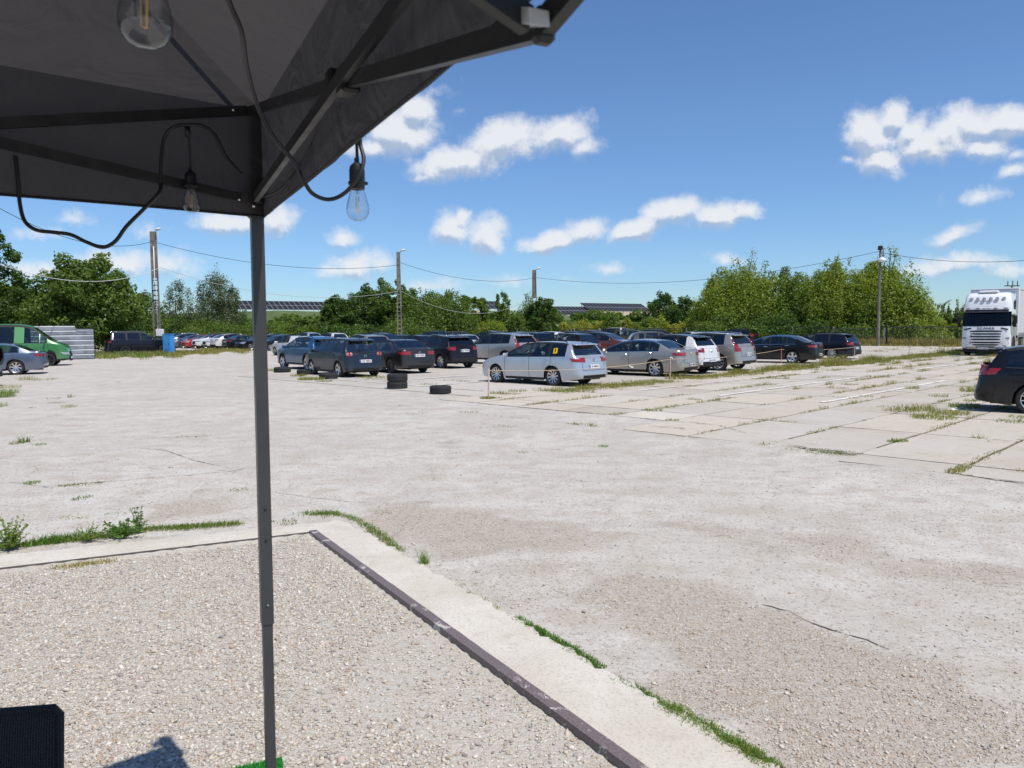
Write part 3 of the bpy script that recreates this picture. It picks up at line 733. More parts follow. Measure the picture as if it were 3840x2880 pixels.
# isolated grass on the hardstanding
tf = Tufts()
for (x, y, r, h, n, pal) in ((120, 1812, .10, .04, 90, [GRN, OLV]), (250, 1822, .1, .03, 60, [GRN, OLV]), (640, 1755, .05, .02, 20, [OLV]), (300, 1818, .12, .03, 70, [OLV]), (370, 1812, .08, .03, 50, [GRN, OLV]),
        (435, 1985, .05, .03, 40, [DGR]), (430, 1930, .12, .02, 60, [DGR, GRN]), (280, 1942, .14, .03, 90, [DRY, YGR]), (300, 1870, .1, .03, 50, [DGR]), (900, 1838, .12, .03, 60, [GRN, OLV]), (330, 1862, .06, .02, 30, [GRN]),
        (1080, 1962, .1, .02, 50, [OLV]), (1430, 1925, .12, .02, 50, [GRN, OLV]), (725, 1636, .3, .03, 70, [OLV]), (90, 1660, .1, .16, 60, [GRN, OLV]), (60, 1665, .12, .08, 60, [GRN, OLV]), (150, 1668, .12, .05, 50, [OLV, GRN]),
        (255, 1528, .2, .12, 50, [OLV, DRY]), (210, 1512, .25, .06, 50, [OLV]), (265, 1490, .1, .14, 30, [OLV]), (190, 1495, .3, .05, 50, [OLV]), (100, 1425, .4, .25, 130, [DRY, OLV]), (165, 1425, .5, .12, 130, [DRY, OLV, GRN]), (60, 1400, .4, .08, 60, [OLV]),
        (20, 1455, .5, .18, 160, [DRY, YGR, GRN]), (10, 1490, .35, .3, 300, [GRN, YGR, GRN]), (30, 1475, .3, .25, 160, [GRN, YGR]), (0, 1525, .2, .15, 90, [GRN, YGR]), (120, 1530, .1, .04, 30, [OLV]),
        (2262, 1676, .10, .05, 40, [GRN]), (1960, 1698, .1, .03, 30, [OLV]), (1700, 1700, .1, .02, 30, [OLV]), (1890, 1600, .25, .03, 60, [OLV, GRN]), (1770, 1545, .2, .04, 40, [OLV]), (1555, 1552, .25, .03, 40, [OLV]), (1620, 1525, .2, .02, 30, [OLV]), (1800, 1602, .2, .02, 30, [OLV]),
        (1160, 1467, .4, .02, 50, [OLV]), (1400, 1535, .1, .02, 20, [OLV])):
    p = gp(x, y); tf.add(p.x, p.y, n, r, h, pal)
o = tf.build('ground_weeds', .008, .9); tag(o, 'small low weeds growing from cracks in the pale dusty hardstanding', 'weeds', kind='stuff')
# weeds in slab joints
tf = Tufts()
def jn(a, b): return math.sin(a * 1.1 + b * .7) + math.sin(a * .43 - b * 1.9 + 2) + math.sin(a * 2.7 + b * 3.3 + 1)
for (s0, s1, c, ty) in joints:
    if s0 > 64 or (ty == 'b' and c > 64): continue
    nst = 14 if ty == 'a' else 7
    for i in range(nst):
        s = s0 + (s1 - s0) * (i + rng.random()) / nst
        a, b = (s, c) if ty == 'a' else (c, s)
        v = jn(a, b) + (1.0 if ty == 'a' else -.25); p = AB(a, b); fs = 1 + max(0, (p.y - 14)) / 14
        if p.y < 9: continue
        if v > .8:
            q = min(1.0, (v - .8)); tf.add(p.x, p.y, int((7 + 14 * q)), .05 * fs + .05 * q, (.028 + .04 * q) * fs, [OLV, YGR, OLV * 1.2, DRY * .8], .0)
            if rng.random() < .05: tf.add(p.x, p.y, 30, .12, .12 * fs, [OLV, YGR, DRY * .9], .0)
        elif v > -.6: tf.add(p.x, p.y, 5, .035 * fs, .016 * fs, [OLV * .7, DRY * .5], .0)
for (x, y, r, h, n) in ((3500, 1570, .45, .13, 420), (3560, 1555, .4, .16, 350), (3620, 1530, .35, .16, 300), (3660, 1508, .3, .10, 160), (3440, 1540, .4, .20, 260), (3380, 1545, .4, .12, 200), (3800, 1585, .35, .07, 200), (3840, 1570, .3, .08, 140),
                        (3640, 1470, .3, .24, 180), (3420, 1460, .22, .17, 90), (3370, 1658, .14, .07, 110), (3350, 1660, .1, .05, 60), (3740, 1660, .2, .03, 60), (3090, 1697, .3, .03, 240), (3160, 1702, .3, .025, 150), (2980, 1686, .2, .02, 60), (3520, 1490, .25, .14, 70), (3250, 1490, .2, .06, 60),
                        (2445, 1543, .25, .09, 120), (2500, 1531, .3, .05, 90), (2520, 1578, .15, .05, 60), (3340, 1530, .3, .05, 90), (3180, 1445, .3, .08, 120), (3380, 1435, .5, .05, 160)):
    p = gp(x, y); tf.add(p.x, p.y, n, r, h, [YGR, GRN, OLV, DRY] if h > .1 else [YGR, GRN, OLV], .01)
o = tf.build('joint_weeds', .010, .7); tag(o, 'yellowish green weeds growing in the joints of the concrete slabs', 'weeds', kind='stuff')
# the ragged weed verge between slabs and the parked rows
tf = Tufts()
for i in range(1500):
    a = 15.5 + 46 * rng.random() ** 1.1; b = 15.35 + rng.normal(0, .34) - (.5 if a > 36 else 0)
    if jn(a * .6, 1) < -1.1: continue
    p = AB(a, b); big = jn(a * .5, 4) > .8
    tf.add(p.x, p.y, 22, .22, .11 + (.18 if big else 0) + (.12 if a > 34 else 0), [OLV, YGR, DRY, DRY * .6, GRN], .0)
for (a, b, h, n, r) in ((36.4, 15.2, .55, 260, .5), (38, 15.4, .6, 300, .6), (42, 15.2, .5, 260, .6), (48, 15, .4, 200, .7), (52, 14.8, .4, 200, .7), (19.4, 16.0, .14, 220, .5), (20.2, 15.8, .16, 160, .4), (15.6, 16.2, .12, 100, .3), (24, 15.6, .3, 130, .4), (28, 15.5, .2, 130, .4)):
    p = AB(a, b); tf.add(p.x, p.y, n, r, h, [OLV, YGR, DRY], .0)
for i in range(500):   # between slab edge and lot far field
    a = rng.uniform(55, 72); b = rng.uniform(8, 22); p = AB(a, b)
    if jn(a, b) > .8: tf.add(p.x, p.y, 16, .3, .2, [OLV, DRY, YGR])
o = tf.build('verge_weeds', .016, .55); tag(o, 'straggly dry and green weeds along the rope line by the parked cars', 'weeds', kind='stuff')
# long grass at far edges of the lot
tf = Tufts()
for i in range(2600):
    x = rng.uniform(300, 930); y = float(np.interp(x, [300, 640, 800, 930], [1337, 1331, 1317, 1311])) + rng.normal(0, 3.5 + 2 * math.sin(x * .05))
    p = gp(x, y); tf.add(p.x, p.y, 12, .4, rng.uniform(.1, .35) if x > 640 else rng.uniform(.2, .55), [DRY, OLV, YGR] if x > 640 else [OLV, GRN, DRY], 0)
for i in range(2400):
    p = AB(rng.uniform(73.2, 76), rng.uniform(-6, 30)); tf.add(p.x, p.y, 14, .5, rng.uniform(.3, 1.0), [DRY * 1.1, DRY, YGR, OLV], 0)
for i in range(500):
    p = AB(rng.uniform(71.5, 73.5), rng.uniform(6, 40)); tf.add(p.x, p.y, 12, .4, rng.uniform(.1, .4), [DRY, OLV], 0)
o = tf.build('long_grass', .04, .35); tag(o, 'long straw coloured grass along the fence and under the trees', 'grass', kind='stuff')
# single plants
def plant(name, px, h, nstem, nleaf, lw, pal, label, spread=.12):
    p = gp(*px); root = empty(name, p); V, Fs, C = [], [], []; st = MB(); r = random.Random(int(px[0]))
    for i in range(nstem):
        a = r.uniform(0, 6.28); ln = r.uniform(.25, 1) * h; lx, ly = math.cos(a) * spread * r.uniform(.4, 1.6), math.sin(a) * spread * r.uniform(.4, 1.6)
        pts = [Vector((lx * t, ly * t, ln * (t ** .85))) for t in (0, .35, .7, 1)]
        st.tube(pts, [.003, .0025, .002, .001], 5)
        for j in range(nleaf):
            t = r.uniform(.12, 1); q = Vector((lx * t, ly * t, ln * t ** .85)); d = Vector((r.gauss(0, 1), r.gauss(0, 1), r.uniform(.1, .9))).normalized(); s = d.cross(Vector((r.gauss(0, 1), r.gauss(0, 1), r.gauss(0, .3)))).normalized()
            L = lw * r.uniform(1.4, 2.8) * (1.15 - .5 * t); b = len(V); ww = lw * .42
            V += [q, q + d * L * .5 + s * ww, q + d * L - Vector((0, 0, L * .2)), q + d * L * .5 - s * ww]; Fs.append((b, b + 1, b + 2, b + 3)); C += [np.array(pal[r.randrange(len(pal))]) * r.uniform(.7, 1.3)] * 4
    mk('leaves', V, Fs, M_LEAF, root, cols=np.clip(np.array(C), 0, .6)); st.build('stem', mat(name + '_stem', (.14, .17, .06), .8), root)
    tag(root, label, 'plant'); return root
plant('leafy_weed', (35, 2062), .30, 34, 26, .016, [GRN, GRN * 1.2, YGR * .9], 'leafy green weed clump at the left end of the concrete strip', .13)
plant('leafy_weed', (455, 2015), .16, 34, 20, .020, [GRN, GRN * .8, DGR * 1.4], 'low broad leafed weed clump beside the tall spindly weed', .16)
plant('tall_weed', (520, 1995), .40, 9, 26, .015, [DGR * 1.3, GRN * .8], 'tall spindly dark green weed rising above the verge grass', .06)
plant('low_weed', (330, 2030), .14, 26, 14, .014, [GRN, YGR], 'short bushy weed left of the broad leafed weed clump', .14)
p = gp(1590, 2118); tf = Tufts(); tf.add(0, 0, 90, .045, .16, [GRN, YGR, GRN * 1.2]); o = tf.build('grass_tuft', .004, .45); o.location = p
tag(o, 'single upright grass tuft at the outer edge of the concrete strip', 'grass tuft')
# ================================================================== GAZEBO
def fabric_mat():
    mt = bpy.data.materials.new('grey_canopy_fabric'); mt.use_nodes = True; t = NT(mt.node_tree); mt.node_tree.nodes.clear()
    tcn = t.n('ShaderNodeTexCoord'); nz = t.noise(tcn.outputs['Object'], 3, 4); wv_ = t.noise(tcn.outputs['Object'], 400, 2)
    c = t.mix(t.smooth(nz, .3, .7), (.050, .0485, .049, 1), (.062, .060, .060, 1))
    df = t.n('ShaderNodeBsdfDiffuse'); t.set(df, 0, c)
    tl = t.n('ShaderNodeBsdfTranslucent'); tl.inputs[0].default_value = (.034, .031, .030, 1)
    m1 = t.n('ShaderNodeAddShader'); t.set(m1, 0, df.outputs[0]); t.set(m1, 1, tl.outputs[0])
    wk = t.noise(tcn.outputs['Object'], 5, 3, .5, 1.5)
    bp = t.n('ShaderNodeBump'); t.set(bp, 'Height', t.math('ADD', wk, t.math('MULTIPLY', wv_, .02))); bp.inputs['Strength'].default_value = .6; bp.inputs['Distance'].default_value = .03
    t.set(df, 'Normal', bp.outputs[0]); t.set(tl, 'Normal', bp.outputs[0])
    o = t.n('ShaderNodeOutputMaterial'); mt.node_tree.links.new(m1.outputs[0], o.inputs[0]); return mt
M_FAB = fabric_mat()
M_FRAME = mat('dark_frame_steel', (.030, .033, .036), .42, .3, var=.15, vscale=20)
M_BRACK = mat('black_bracket', (.008, .009, .010), .45)
M_POLE = mat('grey_pole', (.060, .062, .066), .4, .3, var=.12, vscale=6)
M_BOLT = mat('bolt', (.7, .7, .68), .25, 1.0)
M_CORD = mat('rubber_cord', (.012, .013, .017), .45)
M_SOCK = mat('bulb_socket', (.010, .012, .018), .4)
M_FIL = mat('filament', (.75, .45, .15), .5)
PD = 2.5
Cc = at(990, 812, PD)
eR = (gp(1700, 215, Cc.z) - Cc).normalized(); eL = (gp(0, 725, Cc.z) - Cc).normalized()
gz = empty('pop_up_gazebo', (Cc.x, Cc.y, 0)); O0 = Vector((Cc.x, Cc.y, 0))
tag(gz, 'dark grey pop up gazebo whose corner and leg fill the upper left of the view', 'gazebo')
LEN, VH = 3.44, .33
inn_ = (eL + eR).normalized()
def lo(p): return Vector(p) - O0
Apex = Cc + (eL + eR) * (LEN / 2) + Vector((0, 0, VH + .78))
corners = [Cc, Cc + eR * LEN, Cc + (eL + eR) * LEN, Cc + eL * LEN]
# roof: four sagging panels ; valance: a separate hanging cloth
V, Fs = [], []
NS = 22
for q in range(4):
    a, b = corners[q] + Vector((0, 0, VH)), corners[(q + 1) % 4] + Vector((0, 0, VH))
    base = len(V)
    for i in range(NS + 1):
        t = i / NS
        for j in range(NS + 1):
            s = j / NS; e = a.lerp(b, s); p = e.lerp(Apex, t)
            sag = .05 * math.sin(math.pi * s) * math.sin(math.pi * min(1, t * 1.1)) * (1 - t)
            V.append(lo(p - Vector((0, 0, sag))))
    for i in range(NS):
        for j in range(NS): Fs.append((base + i * (NS + 1) + j, base + i * (NS + 1) + j + 1, base + (i + 1) * (NS + 1) + j + 1, base + (i + 1) * (NS + 1) + j))
mk('roof_cover', V, Fs, M_FAB, gz, smooth=True)
V, Fs = [], []
for q in range(4):
    a, b = corners[q], corners[(q + 1) % 4]; base = len(V); n = 60; out_ = ((a + b) / 2 - Apex); out_.z = 0; out_.normalize()
    for i in range(n + 1):
        s = i / n; p = a.lerp(b, s); wv_ = .003 * math.sin(s * 31 + q) + .002 * math.sin(s * 77)
        e = 1 if 0 < i < n else 0
        V += [lo(p + Vector((0, 0, VH))), lo(p + out_ * (.006 + wv_ * .5) * e + Vector((0, 0, VH * .5))), lo(p + out_ * (wv_ + .004) * e + Vector((0, 0, -.004 * math.sin(math.pi * s) * (1) + .001 * math.sin(s * 23)))) ]
    for i in range(n):
        for j in range(2): Fs.append((base + i * 3 + j, base + i * 3 + j + 1, base + i * 3 + 4 + j, base + i * 3 + 3 + j))
val = mk('valance', V, Fs, M_FAB, gz, smooth=True)
mb = MB()
for q in range(4):
    a, b = corners[q], corners[(q + 1) % 4]
    mb.tube([lo(a.lerp(b, i / 40) + Vector((0, 0, -.004 * math.sin(math.pi * i / 40) + .001 * math.sin(i / 40 * 23)))) for i in range(41)], .004, 5)
mb.build('hem', mat('hem_binding', (.012, .012, .02), .7), gz)
# legs
legrot = Matrix((eR, Vector((-eR.y, eR.x, 0)), Vector((0, 0, 1)))).transposed()
top = at(963, 812, PD + .02); bot = at(1016, 2900, PD + .02)
dd = (top - bot).normalized()
ftop = bot + dd * ((Cc.z + .36 - bot.z) / dd.z); ffoot = bot + dd * ((0.0 - bot.z) / dd.z)
step = bot + dd * ((at(990, 2335, PD + .02).z - bot.z) / dd.z)
mb = MB(); mb.tube([lo(step), lo(ftop)], .0195, square=True, up=eR, m=0); 
leg = mb.build('leg', M_POLE, gz)
mb = MB(); mb.tube([lo(ffoot), lo(step + dd * .02)], .0158, square=True, up=eR); mb.box(lo(ffoot) + Vector((0, 0, .006)), (.08, .08, .012), rot=legrot)
mb.build('lower_leg', M_POLE, leg)
mb = MB()
camdir = Vector((-bot.x, -bot.y, 0)).normalized()
for yy_, kind in ((1912, 0), (2030, 0), (2270, 1)):
    q = at(989, yy_, PD); zc = q.z; c0 = bot + dd * ((zc - bot.z) / dd.z)
    # on the face turned to the camera
    fn = max((eR, -eR, Vector((-eR.y, eR.x, 0)), Vector((eR.y, -eR.x, 0))), key=lambda v: v.dot(camdir))
    cc = lo(c0 + fn * .0205); rt = fn.to_track_quat('Z', 'Y').to_matrix()
    pr = [(0, 0), (.0045, 0), (.0045, .001), (0, .0012)] if kind == 0 else [(0, .005), (.003, .004), (.0045, .001), (.0045, 0)]
    tmp = MB(); tmp.lathe(pr, 12); MB().add([rt @ Vector(v) + cc for v in tmp.v], tmp.f).build('pin_hole' if kind == 0 else 'spring_button', [M_BRACK, M_BOLT][kind], leg)
for q in (1, 2, 3):
    c = corners[q] - (corners[q] - Apex).normalized() * .03
    mb = MB(); mb.tube([lo(Vector((c.x, c.y, 0))), lo(Vector((c.x, c.y, Cc.z + .34)))], .0195, square=True, up=eR); mb.build('leg', M_POLE, gz)
# brackets on the leg
tb = at(945, 400, PD + .02); lb = at(958, 748, PD + .02)
def onleg(z): return bot + dd * ((z - bot.z) / dd.z)
mb = MB()
mb.box(lo(onleg(tb.z + .01)), (.062, .062, .075), rot=legrot, bev=.006); mb.box(lo(onleg(tb.z) + eR * .035), (.05, .03, .05), rot=legrot, bev=.005); mb.box(lo(onleg(tb.z) + eL * .035), (.03, .05, .05), rot=legrot, bev=.005)
mb.tube([lo(onleg(tb.z)), lo(onleg(lb.z))], .027, square=True, up=eR)
mb.box(lo(onleg(lb.z + .02)), (.066, .066, .10), rot=legrot, bev=.008); mb.box(lo(onleg(lb.z - .035)), (.058, .058, .05), rot=legrot, bev=.008)
mb.box(lo(onleg(lb.z) + eR * .04), (.05, .032, .045), rot=legrot, bev=.005); mb.box(lo(onleg(lb.z) + eL * .04), (.032, .05, .045), rot=legrot, bev=.005)
mb.build('corner_bracket', M_BRACK, gz)
# trusses
TR0 = Cc + inn_ * .07
def PR(x, y): return on_plane(x, y, TR0, eR)
def PL(x, y): return on_plane(x, y, TR0, eL)
def baro(name, a, b, m_=M_FRAME, w=(.0065, .0125), par=None, rail=True):
    mb = MB(); mb.tube([lo(a), lo(b)], [w, w], square=True, up=Vector((0, 0, 1)))
    return mb.build(name, m_, par or gz)
J = PR(2036, 98); X1 = PR(1305, 303)
a_ = PR(930, 418); off = Vector((-eR.y, eR.x, 0)) * .014
if off.dot(inn_) < 0: off = -off
baro('truss_bar', a_, X1); 
J2 = X1 + (X1 - a_).normalized() * ((J - X1).length)
baro('truss_bar', X1, J)
b_ = PR(978, 742)
dB = (PR(1560, -20) - X1).normalized()
baro('truss_bar', b_ + off, X1 + off); baro('truss_bar', X1 + off, X1 + off + dB * 1.0)
# second half of the side
end2 = corners[1] - inn_ * .0
baro('truss_bar', J, Vector((end2.x, end2.y, Cc.z + .3)) + inn_ * .0 - eR * .03)
baro('roof_strut', J + eL * .02, J + eL * 1.1 + Vector((0, 0, .30)))
for c_, s_ in ((PR(1255, 308), (.03, .03, .045)), (X1, (.045, .034, .05)), (J + Vector((0, 0, .0)), (.018, .022, .034))): MB().box(lo(c_), s_, rot=legrot, bev=.005).build('joint_clamp', M_BRACK, gz)
# galvanised bracket plate at the side joint
pq = J + inn_ * .035
def PQ(x, y): return on_plane(x, y, pq, eR)
q0 = PQ(1918, 28) ; q1 = PQ(2012, 32); q2 = PQ(2016, 92); q3 = PQ(1925, 98)
mb = MB(); hx = (q1 - q0); vv = [q0, q1, q2, q3]
mb.add([lo(p - off * .9) for p in vv] + [lo(p + off * .6) for p in vv], [(0, 1, 2, 3), (7, 6, 5, 4), (0, 4, 5, 1), (1, 5, 6, 2), (2, 6, 7, 3), (3, 7, 4, 0)])
brk = mb.build('bracket_plate', mat('bright_zinc', (.72, .76, .80), .35, .3), gz)
# left side
a_ = PL(925, 415); bL = PL(915, 745); d1 = (PL(0, 462) - a_).normalized(); d2 = (PL(0, 535) - bL).normalized()
baro('truss_bar', a_, a_ + d1 * 1.75, w=(.008, .014)); baro('truss_bar', bL + off * 0 + inn_ * .018, bL + inn_ * .018 + d2 * 1.75, w=(.008, .0135))
hipa = onleg(tb.z + .03); hd = (Apex - Vector((0, 0, .10)) - hipa)
mb = MB(); mb.tube([lo(hipa), lo(hipa + hd * .5) - Vector((0, 0, .02)), lo(hipa + hd)], .006, 8); mb.build('hip_rod', M_FRAME, gz)
for (f, x, y) in ((PL, 875, 412), (PR, 926, 406), (PL, 897, 748), (PR, 966, 750), (PR, 951, 772), (PR, 1256, 308), (PQ, 1945, 66)):
    c0 = f(x, y); t_ = (Vector((0, 0, CAMH)) - c0).normalized(); rt = t_.to_track_quat('Z', 'Y').to_matrix(); tmp = MB(); tmp.lathe([(0, .004), (.0035, .003), (.005, 0)], 10)
    MB().add([rt @ Vector(v) + lo(c0 + t_ * .02) for v in tmp.v], tmp.f).build('bolt', M_BOLT, gz)

# ------------------------------------------------ festoon lights
def spline(pts, n=7):
    P = [Vector(p) for p in pts]; o = []
    for i in range(len(P) - 1):
        p0, p1, p2, p3 = P[max(0, i - 1)], P[i], P[i + 1], P[min(len(P) - 1, i + 2)]
        for k in range(n):
            t = k / n; o.append(.5 * ((2 * p1) + (p2 - p0) * t + (2 * p0 - 5 * p1 + 4 * p2 - p3) * t * t + (3 * p1 - p0 - 3 * p2 + p3) * t ** 3))
    o.append(P[-1]); return o
def cord(px, r, label):
    pts = spline([at(x, y, d) for x, y, d in px]); mb = MB(); mb.tube(pts, r, 10)
    o = mb.build('light_cord', M_CORD, smooth=True); tag(o, label, 'light cord', 'festoon cords under the gazebo'); return o
cord([(835, -60, 1.15), (868, 30, 1.2), (905, 120, 1.25), (925, 250, 1.35), (962, 385, 1.45), (1020, 505, 1.5), (1105, 610, 1.55), (1140, 680, 1.56), (1175, 728, 1.58), (1235, 748, 1.6), (1295, 722, 1.6), (1345, 660, 1.6), (1364, 600, 1.61), (1352, 545, 1.62), (1352, 510, 1.62), (1366, 470, 1.63), (1358, 410, 1.64), (1345, 350, 1.64)], .0042,
     'thick dark cord sweeping down past the leg and looping up to the clear hanging bulb')
cord([(600, 700, 2.19), (607, 560, 2.19), (625, 500, 2.19), (660, 473, 2.19), (705, 468, 2.19), (760, 472, 2.21), (808, 510, 2.23), (850, 590, 2.27), (905, 652, 2.31)], .0048, 'dark cord bent in an arch over the half hidden bulb left of the leg')
cord([(604, 690, 2.19), (595, 725, 2.17), (545, 778, 2.15), (475, 848, 2.13), (432, 905, 2.12), (385, 927, 2.11), (325, 908, 2.10), (265, 880, 2.09), (200, 871, 2.07), (135, 862, 2.07), (92, 828, 2.07), (74, 760, 2.07), (68, 680, 2.07), (58, 585, 2.07)], .0052, 'long dark cord drooping below the valance against the sky at left')
cord([(1325, 360, 1.68), (1290, 410, 1.72), (1185, 520, 1.85), (1125, 625, 2.0), (1060, 705, 2.2), (1000, 733, 2.35), (965, 738, 2.42)], .0032, 'thin cord running along the lower truss bar from the clear bulb to the leg')
def bulb(px, d, cordpts, label, scale=1.0, tilt=0):
    c = at(px[0], px[1], d); root = empty('festoon_bulb', c); root.scale = (scale,) * 3
    g = MB(); prof = [(.0001, -.0690), (.008, -.0685), (.0150, -.0655), (.0200, -.0600), (.0232, -.052), (.0240, -.0445), (.0225, -.035), (.0190, -.022), (.0155, -.009), (.0135, 0)]
    g.lathe(prof, 28)
    gm = bpy.data.materials.get('bulb_glass')
    if gm is None: gm = glassmat('bulb_glass', .93, .03, edge=.8, rim=True)
    g.build('glass', gm, root, smooth=True)
    s = MB(); s.lathe([(.0001, .0), (.0150, -.004), (.0158, .004), (.0188, .006), (.0188, .011), (.0162, .013), (.0162, .034), (.0145, .043), (.010, .048), (.0055, .051), (.005, .060), (.0001, .060)], 20)
    s.box((.019, 0, .008), (.006, .006, .006)); s.build('socket', M_SOCK, root, smooth=False)
    f = MB(); f.tube([(0, 0, -.002), (0, 0, -.014)], .0035, 8, 0); f.tube([(-.003, 0, -.018), (-.004, 0, -.05)], .0006, 5, 1); f.tube([(.003, 0, -.018), (.001, 0, -.052)], .0011, 5, 1); f.tube([(-.004, 0, -.05), (.001, 0, -.052)], .0006, 5, 1)
    f.build('filament', [glassmat('stem_glass', .8, .05) if 'stem_glass' not in bpy.data.materials else bpy.data.materials['stem_glass'], M_FIL], root)
    if cordpts:
        mb = MB(); mb.tube([(Vector(at(*q)) - c) / scale for q in cordpts], .0034, 8); mb.tube([(Vector(at(*cordpts[0])) - c) / scale + Vector((0, 0, .0)), (Vector(at(*cordpts[0])) - c) / scale + Vector((0, 0, -.03))], .008, 8)
        mb.build('drop_cord', M_CORD, root, smooth=True)
    tag(root, label, 'light bulb', 'festoon bulbs under the gazebo'); return root
bulb((1340, 703, 0), 1.63, [(1333, 330, 1.63), (1336, 480, 1.63), (1340, 610, 1.63)], 'clear teardrop bulb hanging free against the blue sky right of the leg', 1.0)
bulb((716, 708, 0), 2.27, [(703, 470, 2.2), (712, 560, 2.25), (716, 650, 2.27)], 'small clear bulb hanging half behind the lower truss bar left of the leg')
bulb((537, -113, 0), .82, None, 'large blurred clear bulb cut by the top edge of the view', 1.12)

# ------------------------------------------------ chair, turf mat
def chair():
    ct = at(238, 2650, 2.0); root = empty('rattan_chair', (ct.x - .355, 2.02, -.03), R_(13)); M_RAT = bpy.data.materials.new('dark_rattan'); M_RAT.use_nodes = True
    t = NT(M_RAT.node_tree); b = M_RAT.node_tree.nodes['Principled BSDF']; tcn = t.n('ShaderNodeTexCoord')
    wv_ = t.n('ShaderNodeTexWave', wave_type='BANDS', bands_direction='X'); t.set(wv_, 0, tcn.outputs['Object']); wv_.inputs['Scale'].default_value = 45; wv_.inputs['Distortion'].default_value = 1.5
    w2 = t.n('ShaderNodeTexWave', wave_type='BANDS', bands_direction='Z'); t.set(w2, 0, tcn.outputs['Object']); w2.inputs['Scale'].default_value = 60
    hh = t.math('MULTIPLY', wv_.outputs['Fac'], w2.outputs['Fac'])
    t.set(b, 'Base Color', t.mix(hh, (.012, .013, .016, 1), (.035, .036, .042, 1))); b.inputs['Roughness'].default_value = .55
    bp = t.n('ShaderNodeBump'); t.set(bp, 'Height', hh); bp.inputs['Distance'].default_value = .004; t.set(b, 'Normal', bp.outputs[0])
    h = ct.z - .06
    mb = MB(); V, Fs = [], []; n = 14
    for s in (-1, 1):
        for i in range(n + 1):
            u = i / n * 2 - 1
            for j in range(n + 1):
                v = j / n; zt = h - .018 * abs(u) ** 8 - .0; x = .268 * u * (1 - .04 * (1 - v)); bow = .02 * (1 - u * u)
                z = .30 + (zt - .30) * v; V.append((x, bow + s * .018 * (1 - max(abs(u) ** 10, v ** 14 * .9)) + (.10 * v), z))
        bb = 0 if s < 0 else (n + 1) ** 2
        for i in range(n):
            for j in range(n): Fs.append((bb + i * (n + 1) + j, bb + (i + 1) * (n + 1) + j, bb + (i + 1) * (n + 1) + j + 1, bb + i * (n + 1) + j + 1))
    mk('backrest', V, Fs, M_RAT, root, smooth=True)
    MB().tube([(-.262, .10, h - .02), (-.25, .105, h - .003), (0, .12, h - .001), (.25, .105, h - .003), (.266, .10, h - .02), (.262, .05, .5), (.26, .0, .3)], .012, 8).build('frame', M_RAT, root, smooth=True)
    MB().box((0, -.24, .40), (.54, .52, .06), bev=.02).build('seat', M_RAT, root)
    for s in (-1, 1):
        MB().box((s * .285, -.24, .62), (.05, .52, .035), bev=.01).build('armrest', M_RAT, root)
        for y in (-.47, .03): MB().box((s * .26, y, .2), (.04, .04, .4), bev=.006).build('leg', M_RAT, root)
    tag(root, 'dark woven rattan armchair cut off at the lower left corner of the view', 'armchair')
chair()
# artificial turf mat
m0 = gp(1056, 2838, -.018); m1 = gp(868, 2882, -.018); m3 = gp(1064, 2884, -.018)
u1 = (m1 - m0).normalized(); u3 = (m3 - m0).normalized()
V = [m0, m0 + u1 * 1.6, m0 + u1 * 1.6 + u3 * 1.9, m0 + u3 * 1.9]
M_TURF = mat('turf_backing', (.02, .16, .03), .9, bump=(200, .6, .01), var=.3)
mb = MB(); mb.add([v for v in V] + [v - Vector((0, 0, .008)) for v in V], [(0, 1, 2, 3), (0, 4, 5, 1), (1, 5, 6, 2), (2, 6, 7, 3), (3, 7, 4, 0)])
turf = mb.build('turf_mat', M_TURF); tag(turf, 'bright green artificial turf mat under the gazebo leg', 'mat')
n = 14000; aa, bb = rng.random(n) * .9, rng.random(n) * .7
gb = blades('pile', m0.x + u1.x * aa + u3.x * bb, m0.y + u1.y * aa + u3.y * bb, np.full(n, m0.z), np.full(n, .018), np.array((.04, .36, .05)) * rng.uniform(.6, 1.3, (n, 1)), .0035, .6); gb.parent = turf; tag(gb, kind='stuff')
# ================================================================== VEHICLES
def lerp(a, b, t): return a + (b - a) * t
def interp(tab, x): 
    return float(np.interp(x, [p[0] for p in tab], [p[1] for p in tab]))
def smoothtab(tab, x, r=.07):
    return sum(interp(tab, x + d * r) for d in (-1, -.5, 0, .5, 1)) / 5

